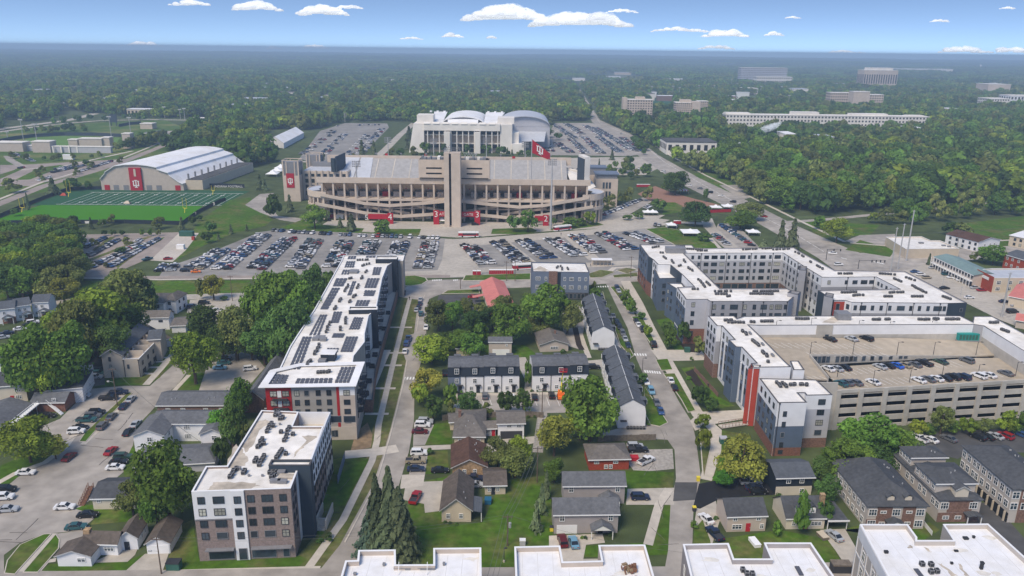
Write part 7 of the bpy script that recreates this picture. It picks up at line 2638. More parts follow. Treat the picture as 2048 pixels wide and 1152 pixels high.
# --- near streets, one by one
LS=(310,795)
for px,py,c,k,hd,ph in((130,1017,'white','sedan',5,'parked across the left street lot before the white bungalow'),(176,1033,'black','sedan',5,'at the lawn edge of the low cream building'),(153,1057,'teal','sedan',10,'on the cracked lot behind the white bungalow'),(16,1022,'silver','sedan',10,'nearest at the left edge of the left street'),(8,998,'white','suv',10,'second at the left edge of the left street'),(12,983,'black','suv',10,'third at the left edge of the left street'),(52,948,'white','sedan',5,'on the asphalt apron beside the big yellow green tree'),(139,917,'maroon','sedan',(160,900),'at the kerb below the yellow green tree on the left street'),(222,905,'red','sedan',(250,880),'driving up the left street'),(231,938,'white','sedan',5,'lowest of three parked before the U shaped house'),(238,927,'black','sedan',5,'middle of three parked before the U shaped house'),(246,917,'green','suv',5,'top of three parked before the U shaped house'),(257,867,'black','sedan',(275,848),'at the right kerb of the left street beside the white house'),(272,851,'silver','sedan',(290,832),'at the right kerb of the left street beyond a black car'),(205,855,'grey','suv',(222,837),'at the left street kerb strip, first'),(223,836,'grey','sedan',(240,818),'at the left street kerb strip, second'),(248,815,'navy','sedan',(262,800),'at the left street kerb strip, third'),(262,801,'silver','sedan',(276,786),'at the left street kerb strip, last'),(153,866,'white','suv',8,'nearest in the brick motel lot'),(160,858,'black','sedan',8,'in the brick motel lot just behind the white one'),(174,843,'teal','pickup',5,'in the middle of the brick motel lot'),(186,835,'grey','suv',8,'in the brick motel lot behind the pickup'),(194,828,'black','suv',8,'farthest in the grassy side row of the brick motel lot'),(166,795,'silver','suv',10,'beside the brick gable end of the motel'),(218,799,'black','pickup',8,'by the tall wooden pole in the motel lot'),(238,788,'navy','pickup',8,'with a blue load behind the tall wooden pole'),(95,834,'black','sedan',5,'under the white gallery of the brick motel'),(191,757,'silver','suv',5,'lowest on the dark lot beside the cream terrace'),(196,750,'teal','suv',5,'middle on the dark lot beside the cream terrace'),(200,744,'black','suv',5,'top on the dark lot beside the cream terrace'),(440,738,'lightblue','sedan',5,'on the lot right of the bright green tree'),(448,728,'teal','sedan',5,'behind the pale blue car right of the bright green tree'),(450,720,'black','suv',5,'top of the row right of the bright green tree'),(500,740,'white','suv',20,'at the grey roofed row building beside the solar block'),(378,658,'silver','sedan',20,'in the lane by the small white house'),(28,700,'silver','suv',30,'on the lawn at the left edge under the trees'),(40,660,'white','sedan',30,'in the townhouse court at the far left'),(15,668,'navy','sedan',30,'in the townhouse court at the left edge'),(6,677,'silver','sedan',30,'nearest in the townhouse court at the left edge'),(58,652,'black','sedan',30,'third in the townhouse court at the far left'),(66,647,'white','suv',30,'farthest in the townhouse court at the far left'),(105,634,'navy','suv',10,'by the end of the far left townhouses'),(120,630,'red','sedan',10,'red in the trees by the far left townhouses'),(26,603,'black','suv',5,'driving on the road behind the far left townhouses'),(385,616,'navy','suv',10,'in the lot behind the white house with black shutters'),(408,608,'black','suv',10,'far in the lot behind the white house with black shutters'),(432,624,'white','suv',10,'in the lot under the olive tree'),(837,617,'black','sedan',(843,596),'second of the bay by the far tower of the solar block'),(833,622,'silver','sedan',(840,600),'nearest of the bay by the far tower of the solar block'),(840,609,'navy','sedan',(845,590),'third of the bay by the far tower of the solar block'),(841,601,'silver','sedan',(846,585),'farthest of the bay by the far tower of the solar block'),(842,630,'teal','suv',(846,612),'driving on the street left of centre'),(852,657,'white','sedan',(846,690),'coming down the street left of centre'),(817,680,'blue','pickup',(823,660),'farther in the lower bay of the street left of centre'),(813,690,'blue','suv',(820,668),'middle in the lower bay of the street left of centre'),(810,705,'white','sedan',(816,682),'nearest in the lower bay of the street left of centre'),(807,588,'black','pickup',(810,570),'in the nook beside the far tower of the solar block'),(946,596,'red','sedan',0,'on the dark lot before the pink roof'),(890,749,'black','suv',95,'at the left end of the long white terrace'),(845,853,'white','suv',0,'second of the white pair beside the low hip roofed house'),(851,846,'silver','suv',0,'topmost beside the low hip roofed house'),(840,866,'maroon','sedan',0,'lowest beside the low hip roofed house'),(838,909,'white','suv',3,'topmost of three at the kerb by the rust brown roof'),(832,925,'tan','pickup',3,'middle of three at the kerb by the rust brown roof'),(832,941,'navy','sedan',3,'lowest of three at the kerb by the rust brown roof'),(880,944,'black','sedan',2,'on the drive under the tan stone gable'),(946,961,'navy','pickup',3,'between the tan stone house and the small outbuilding'),(950,973,'silver','sedan',3,'half hidden behind the dark steep gable roof'),(831,999,'red','pickup',80,'on the concrete drive of the tan gabled house'),(1125,1086,'maroon','suv',97,'on the drive before the white garage door, left of the pair'),(1147,1088,'lightblue','sedan',97,'on the drive before the white garage door, right of the pair'),(1280,998,'navy','suv',2,'on the concrete drive right of the grey vinyl houses'),(1292,925,'white','pickup',40,'on the gravel pad beside the red brick bungalow'),(1276,903,'black','pickup',3,'behind the white one near the red brick bungalow'),(1270,896,'silver','suv',3,'farthest near the red brick bungalow'),(921,797,'black','suv',92,'first in the lot before the long white terrace'),(970,795,'grey','suv',92,'in the long white terrace lot left of two trees'),(1024,797,'white','sedan',92,'between two dark trees in the terrace lot'),(1069,797,'black','sedan',92,'left of two before the shorter white terrace'),(1103,794,'black','suv',92,'right of two before the shorter white terrace'),(1187,737,'black','suv',5,'between the shorter terrace and the stepped row'),(1234,578,'navy','suv',(1246,596),'farthest on the right side of the street right of centre'),(1237,584,'silver','sedan',(1249,602),'second on the right side of the street right of centre'),(1243,596,'black','sedan',(1254,612),'third on the right side of the street right of centre'),(1202,596,'grey','suv',(1212,612),'farthest on the left side of the street right of centre'),(1226,634,'grey','sedan',(1238,660),'at the left kerb by the farther terrace, first'),(1234,648,'black','suv',(1244,668),'at the left kerb by the farther terrace, second'),(1239,657,'black','suv',(1249,680),'at the left kerb by the farther terrace, third'),(1245,669,'grey','suv',(1254,690),'at the left kerb by the farther terrace, fourth'),(1250,680,'silver','sedan',(1260,700),'at the left kerb by the farther terrace, fifth'),(1256,693,'navy','sedan',(1266,715),'at the left kerb by the farther terrace, nearest'),(1272,644,'black','sedan',(1280,662),'far one of three in the right bay'),(1277,652,'white','sedan',(1286,668),'middle one of three in the right bay'),(1285,662,'black','suv',(1294,680),'near one of three in the right bay'),(1307,692,'black','van',(1300,676),'dark and boxy at the plaza of the street right of centre'),(1341,763,'white','sedan',(1334,748),'in the right bay beside the lawn strip'),(1349,778,'black','sedan',(1342,762),'just below the white one in the right bay'),(1292,766,'white','sedan',(1302,786),'at the left kerb beside the nearer stepped terrace, first'),(1302,785,'lightblue','suv',(1311,805),'at the left kerb beside the nearer stepped terrace, second'),(1313,808,'grey','sedan',(1320,826),'at the left kerb beside the nearer stepped terrace, third'),(1321,825,'blue','sedan',(1328,845),'at the left kerb beside the nearer stepped terrace, nearest'),(1412,1041,'white','sedan',112,'on the grass verge beside the red door gambrel house'),(1429,1072,'navy','pickup',108,'below the white one beside the red door gambrel house'),(1501,968,'silver','pickup',3,'on the black driveway, rear of three'),(1508,979,'navy','sedan',3,'on the black driveway, middle of three'),(1516,986,'black','sedan',3,'on the black driveway, front of three'),(1668,1075,'silver','sedan',110,'before the carport of the cream cottage'),(1838,880,'white','pickup',115,'leftmost in the dark lot behind the hedge'),(1860,882,'white','sedan',118,'second in the dark lot behind the hedge'),(1897,880,'grey','sedan',118,'third in the dark lot behind the hedge'),(1955,877,'black','suv',118,'fourth in the dark lot behind the hedge'),(1972,876,'black','sedan',118,'fifth in the dark lot behind the hedge'),(1990,875,'silver','sedan',118,'sixth in the dark lot behind the hedge'),(2010,875,'red','suv',118,'in the dark lot behind the hedge near the right edge'),(2042,872,'blue','sedan',118,'at the right edge of the dark lot behind the hedge'),(1866,537,'lightblue','sedan',8,'before the near end of the teal roofed motel'),(1892,550,'green','suv',8,'first of the row before the teal roofed motel'),(1903,556,'white','sedan',8,'second of the row before the teal roofed motel'),(1914,558,'white','sedan',8,'third of the row before the teal roofed motel'),(1922,562,'white','suv',8,'fourth of the row before the teal roofed motel'),(1945,572,'black','suv',8,'at the brick end wall of the motel court'),(1950,577,'silver','sedan',8,'second at the brick end wall of the motel court'),(1963,582,'red','sedan',8,'red at the brick end wall of the motel court'),(1830,545,'navy','sedan',10,'first along the edge of the motel court by the white roof'),(1841,551,'white','suv',10,'second along the edge of the motel court by the white roof'),(1853,557,'tan','suv',10,'third along the edge of the motel court by the white roof'),(1889,578,'black','sedan',8,'alone in the middle of the motel court'),(1938,597,'white','sedan',8,'near the dark patch of the motel court'),(2008,605,'navy','sedan',5,'by the pink roofed house porch'),(2030,612,'silver','sedan',5,'below the pink roofed house porch'),(2024,626,'black','van',5,'on the grass between the pink roofed houses'),(1677,531,'white','suv',10,'stopped at the intersection beyond the white roof'),(1665,508,'white','sedan',160,'waiting at the far side of the intersection'),(1528,434,'red','sedan',150,'alone on the big road by the park'),(1326,345,'white','van',130,'white on the big road behind the stadium'),(1378,372,'white','sedan',140,'on the big road beside the striped tents, first'),(1400,378,'grey','sedan',140,'on the big road beside the striped tents, second'),(1420,386,'black','suv',140,'on the big road beside the striped tents, third'),(1442,393,'white','sedan',140,'on the big road beside the striped tents, fourth'),(1466,405,'black','suv',140,'near the bare lot on the big road'),(1242,268,'silver','sedan',130,'far up the big road'),(1290,300,'black','sedan',130,'far up the big road below the silver one'),(950,450,'black','suv',5,'dark on the stadium forecourt right of the lift tower'),(1003,443,'black','suv',5,'dark on the forecourt between the lift tower and the big trees'),(655,442,'black','sedan',5,'dark on the forecourt by the round tree'),(336,519,'red','sedan',20,'red on the grass slope at the stadium lot'),(392,545,'orange','sedan',8,'bright orange in the near end of the stadium lot'),(370,543,'black','suv',8,'black beside the orange one in the stadium lot'),(295,520,'green','pickup',60,'at the corner of the gravel yard'),):
 one(px,py,c,k,hd,ph)
# --- on the garage roof
for px,py,c,k in((1660,681,'black','sedan'),(1702,680,'silver','sedan'),(1733,680,'black','suv')):
 one(px,py,c,k,118,'on the upper deck of the garage by the white back wall',ZU+.02)
one(1965,686,'grey','sedan',170,'by the teal generator on the garage roof',ZG+.12)
one(2005,704,'black','suv',150,'at the far right wall of the garage roof',ZG+.12)
for px,py,c,k in((1656,740,'white','sedan'),(1673,740,'silver','sedan'),(1689,738,'black','sedan'),(1760,736,'silver','sedan'),(1776,734,'black','sedan'),(1793,734,'brightblue','sedan'),(1810,733,'tan','sedan'),(1829,732,'grey','sedan'),(1848,729,'black','pickup'),(1881,726,'green','sedan'),(1933,724,'grey','suv')):
 one(px,py,c,k,115,'in the back row of the lower garage deck',ZG+.02)
for px,py,c,k in((1682,770,'teal','sedan'),(1694,768,'grey','sedan'),(1711,768,'grey','sedan'),(1746,767,'white','sedan'),(1837,763,'white','sedan'),(1856,761,'grey','sedan'),(1872,760,'white','sedan'),(1889,759,'black','sedan'),(1906,757,'black','suv'),(1926,757,'navy','suv'),(1958,755,'white','suv'),(1977,753,'white','sedan'),(2011,749,'grey','sedan')):
 one(px,py,c,k,115,'in the front garage deck row',ZG+.02)
# --- stadium lots
SL='in the packed double rows of the stadium lot'
for a,b in(((445,500),(385,541)),((528,471),(440,541)),((578,478),(508,543)),((631,481),(586,542)),((692,483),(662,536)),((746,484),(724,520)),((803,485),(788,520)),((861,485),(843,541)),((937,491),(974,531)),((994,484),(1046,527)),((1045,482),(1099,519)),((1100,478),(1160,515)),((1151,472),(1200,509)),((1202,467),(1266,502)),((1256,466),(1318,488))):
 lot(a,b,SL)
lot((340,530),(327,546),SL)
FRR='in the single row along the forecourt kerb of the stadium lot'
lot((716,473),(888,478),FRR,False)
lot((677,471),(710,472),FRR,False)
lot((578,465),(668,470),FRR,False)
lot((545,462),(572,464),FRR,False)
lot((1206,431),(1283,400),'in the row at the right flank of the stadium',False,60)
lot((1290,418),(1302,412),'in the row at the right flank of the stadium',False,60)
CV='in the curved lot right of the stadium'
lot((1444,452),(1506,494),CV,False,60)
lot((1428,470),(1460,494),CV,False,60)
lot((1306,451),(1362,456),CV,False,90,gap=.3)
LP='in the tree lined lot left of the stadium lot'
for a,b in(((242,478),(160,523)),((318,478),(214,538)),((276,490),(180,537)),((212,476),(168,497)),((162,480),(140,487)),((130,477),(115,486)),((92,476),(64,486)),((48,474),(34,484)),((10,476),(0,480)),((98,500),(66,516)),((60,492),(20,500)),((284,478),(268,490))):
 lot(a,b,LP,False,55)
FL='in the far left lots by the practice hall'
for a,b in(((180,329),(100,347)),((224,323),(152,346)),((100,355),(72,363)),((30,308),(68,324)),((150,332),(128,337)),((50,335),(32,338)),((132,336),(104,341)),((290,268),(330,262))):
 lot(a,b,FL,False,60)
FB='in the crowded lots beyond the stadium'
for a,b in(((1112,252),(1138,270)),((1147,260),(1166,270)),((1170,252),(1205,272)),((1088,283),(1102,304)),((1114,287),(1142,306)),((1141,278),(1172,308)),((1166,274),(1204,308)),((1197,275),(1240,306)),((1224,276),(1264,302)),((1244,276),(1280,304)),((1130,248),(1158,262)),((1190,256),(1220,274)),((1125,262),(1150,278))):
 lot(a,b,FB,True,60,gap=.12)
for a,b in(((605,310),(668,262)),((640,316),(690,268)),((690,318),(735,270)),((672,252),(760,250)),((720,310),(764,258))):
 lot(a,b,'scattered over the big half empty lot beyond the stadium',True,60,gap=.78)
lot((1130,340),(1290,338),'in the strip behind the right end of the stadium',False,60,gap=.5)
CARS.sort(key=lambda c:c[0])
NEAR_N=298
indiv,rest=CARS[:NEAR_N],CARS[NEAR_N:]
seen={}
for c in indiv:
 key=(c[5],c[4],c[6])
 seen.setdefault(key,[]).append(c)
for i,(dist,p,a,z,kind,col,ph,grp) in enumerate(indiv):
 nm={'sedan':'car','suv':'suv','pickup':'pickup','van':'van'}[kind]
 cl={'lightblue':'pale blue','brightblue':'bright blue','navy':'dark blue','grey':'dark grey','teal':'dark teal'}.get(col,col)
 lab=f'{cl} {nm} {ph}'
 same=seen[(col,kind,ph)]
 g_=None
 if len(same)>1:
  if grp is None and len(same)<=8:
   k=sorted(range(len(same)),key=lambda j:same[j][1].x).index([s is indiv[i] for s in same].index(True))
   lab=f'{cl} {nm}, {ORD[k]} such from the left, {ph}'
  else:
   g_=f'{cl} {nm}s {ph}'
 make_car(kind,col,p,a,z,lab,g_,dist<430)
# --- the rest of the car parks: too many and too small to pick apart
INK={'sedan':0,'suv':1,'pickup':2,'van':3}
pal=['white','silver','grey','black','blue','red','teal','tan']
tomap=dict(navy='blue',maroon='red',green='teal',orange='red',lightblue='silver',brightblue='blue')
sm=MB()
ms=['paint_'+c+'_car' for c in pal]+['car_glass','rubber']
for dist,p,a,z,kind,col,ph,grp in rest:
 ci=pal.index(tomap.get(col,col))
 loc=MB()
 low,cab,w,wt,wb,rad=PROF[kind]
 side_prism(loc,low,w,w*.95,ci)
 side_prism(loc,cab,w*.92,wt,8)
 loc.box(cab[3][0],-wt,cab[2][1]-.03,cab[2][0],wt,cab[2][1]+.04,ci)
 loc.box(-wb-.35,-w-.01,.02,wb+.35,w+.01,.3,9)
 ca,sa=math.cos(a),math.sin(a)
 b=len(sm.v)
 sm.v+=[(p.x+x*ca-y*sa,p.y+x*sa+y*ca,z+zz) for x,y,zz in loc.v]
 sm.f+=[tuple(b+i for i in f) for f in loc.f]
 sm.m+=loc.m
sm.build('parked_cars',ms,label='hundreds of cars parked in the far car parks round the stadium',cat='parked cars',kind='stuff')
# --- buses
def bus(px,py,hd,label,L=12.2):
 p=G(px,py)
 q=G(*hd)-p
 t=thing('bus',label,'bus',(p.x,p.y,0.03),None,math.atan2(q.y,q.x))
 for nm,m,bx in(('body','trim_white',[(-L/2,-1.28,.35,L/2,1.28,.95),(-L/2,-1.28,2.6,L/2,1.28,3.15)]),('stripe','crimson',[(-L/2-.01,-1.29,.95,L/2+.01,1.29,1.55)]),('windows','car_glass',[(-L/2,-1.25,1.55,L/2,1.25,2.6)]),('roof_pod','paint_white',[(-L/2+1,-.9,3.15,L/2-2,.9,3.4)]),('rear_panel','crimson',[(-L/2,-1.3,1.56,-L/2+2.6,1.3,2.59),(L/2-1.4,-1.3,1.56,L/2-.9,1.3,2.59)])):
  mb=MB()
  for b in bx:
   mb.box(*b)
  set_obj(nm,mb.mesh(nm,m),t,(0,0,0))
 for sx in(-L*.3,L*.33):
  for sy in(-1.2,1.2):
   mb=MB()
   mb.tube((0,-.15,0),(0,.15,0),.5,.5,10)
   set_obj('wheel',mb.mesh('wheel','rubber'),t,(sx,sy,.5))
 return t
bus(937,474,(960,474),'crimson and white city bus passing below the stadium lift tower')
bus(1125,461,(1150,458),'crimson and white city bus on the drive right of the big stadium trees')
bus(1048,539,(1080,537),'crimson and white city bus half hidden by the small blue grey building')
# --- trees
def leaf(mb,c,n,s,rnd):
 n=Vector(n).normalized()
 a=n.orthogonal().normalized()
 b=n.cross(a)
 t=rnd.uniform(0,6.28)
 u=(a*math.cos(t)+b*math.sin(t))*s
 v=(b*math.cos(t)-a*math.sin(t))*s*rnd.uniform(.55,1)
 c=Vector(c)
 i=len(mb.v)
 mb.v+=[tuple(c-u),tuple(c-v*.8+n*s*.15),tuple(c+u),tuple(c+v*.8-n*s*.1)]
 mb.f.append((i,i+1,i+2,i+3))
 mb.m.append(0)
def broad(seed,n,s,blobs=20,tall=.85,spread=1.0,jit=.45):
 """crown of radius 1 and height 2*tall centred at the origin: leaf clumps spread through its volume"""
 r=random.Random(seed)
 mb=MB()
 cl=[]
 for i in range(blobs):
  t=r.uniform(0,6.28)
  z=r.uniform(-.75,.95)
  rr=math.sqrt(max(0,1-z*z))*r.uniform(.4,.88)*spread
  cl.append((Vector((rr*math.cos(t),rr*math.sin(t),z*.72*tall)),r.uniform(.15,.4)))
 for i in range(n):
  c,br=cl[i%blobs] if r.random()<.965 else(Vector((0,0,0)),.8)
  d=Vector((r.gauss(0,1),r.gauss(0,1),r.gauss(.25,1))).normalized()
  p=c+Vector((d.x*br,d.y*br,d.z*br*.8))*r.uniform(.72,1.12)
  nn=d+Vector((r.gauss(0,jit),r.gauss(0,jit),r.gauss(.15,jit)))
  leaf(mb,p,nn,s*r.uniform(.6,1.35),r)
 return mb
def conifer(seed,n,s,wide=1.0):
 """cone: height 2 (z -1..1), base radius 1"""
 r=random.Random(seed)
 mb=MB()
 tiers=13
 for i in range(n):
  k=r.random()**.75
  tier=int(k*tiers)+r.uniform(-.2,.2)
  z=1-2*(tier+.5)/tiers
  rad=(.04+.96*(1-z)/2)*wide
  an=r.uniform(0,6.28)
  lob=.8+.2*math.sin(an*7+tier*2.1)
  q=rad*lob*r.uniform(.45,1.0)
  p=(q*math.cos(an),q*math.sin(an),z-.1*q+r.gauss(0,.02))
  leaf(mb,p,(math.cos(an)*.8+r.gauss(0,.3),math.sin(an)*.8+r.gauss(0,.3),.6+r.gauss(0,.3)),s*r.uniform(.6,1.3),r)
 return mb
LEAF=['leaf_green','leaf_dark','leaf_yellowgreen','leaf_yellow','leaf_olive','leaf_conifer','leaf_bluefir','leaf_bright','leaf_rust']
SHAPE={}
for i in range(4):
 SHAPE['big%d'%i]=broad(40+i,5200,.062,34,.9)
for i in range(3):
 SHAPE['mid%d'%i]=broad(60+i,1500,.105,20,.88)
for i in range(2):
 SHAPE['small%d'%i]=broad(80+i,1300,.11,14,1.05)
SHAPE['col0']=broad(90,1100,.13,16,1.25)
for i in range(2):
 SHAPE['fir%d'%i]=conifer(100+i,4200,.1,1.12)
SHAPE['fir_dense']=conifer(130,2600,.3,1.1)
CROWN={}
def crown_mesh(shape,leafm):
 k=(shape,leafm)
 if k not in CROWN:
  CROWN[k]=SHAPE[shape].mesh('crown',leafm)
 return CROWN[k]
TR=MB()
TR.tube((0,0,0),(0,0,.55),.032,.022,7)
TR.tube((0,0,.55),(.03,0,.9),.022,.008,6)
for i in range(6):
 a=i*1.05+.3
 z0=.34+.06*i
 TR.tube((0,0,z0),(.2*math.cos(a),.2*math.sin(a),z0+.24),.014,.005,5)
TRM=TR.mesh('trunk','bark')
TREES=[]
TN=random.Random(3)
KN=dict(leaf_green='green',leaf_dark='dark green',leaf_yellowgreen='yellow green',leaf_yellow='yellowing',leaf_olive='olive green',leaf_conifer='dark',leaf_bluefir='blue green',leaf_bright='bright green',leaf_rust='rusty')
def tree(cx,yt,yb,w,leafm,phrase,shape=None,noun='tree',unique=True):
 g=G(cx,yb)
 h=HG(g,yt)
 mpp=MPP(g)
 r=w*mpp/2
 if shape is None:
  shape=('big%d'%TN.randrange(4)) if w>44 else('mid%d'%TN.randrange(3)) if w>24 else('small%d'%TN.randrange(2))
 TREES.append((r/mpp,g,h,r,shape,leafm,f'{KN[leafm]} {noun} {phrase}',phrase))
def wood(poly,spacing,hr,leaves,phrase,rnd=.45,wr=(.42,.55)):
 """fill a photographed patch of woodland with single trees"""
 pts=[G(*p) for p in poly]
 xs,ys=[p.x for p in pts],[p.y for p in pts]
 y=min(ys)
 while y<max(ys):
  x=min(xs)
  while x<max(xs):
   q=Vector((x+TN.uniform(-rnd,rnd)*spacing,y+TN.uniform(-rnd,rnd)*spacing))
   if inside(q,pts):
    h=TN.uniform(*hr)
    r=h*TN.uniform(*wr)
    mpp=MPP(q)
    lf=TN.choice(leaves)
    w=2*r/mpp
    sh=('big%d'%TN.randrange(4)) if w>44 else('mid%d'%TN.randrange(3))
    TREES.append((r/mpp,q,h,r,sh,lf,f'{KN[lf]} tree {phrase}',phrase))
   x+=spacing
  y+=spacing*.87
def inside(p,poly):
 c=False
 n=len(poly)
 for i in range(n):
  a,b=poly[i-1],poly[i]
  if(a[1]>p[1])!=(b[1]>p[1]) and p[0]<(b[0]-a[0])*(p[1]-a[1])/(b[1]-a[1])+a[0]:
   c=not c
 return c
GR,DK,YG,YE,OL,CO,BF,BR,RU=LEAF
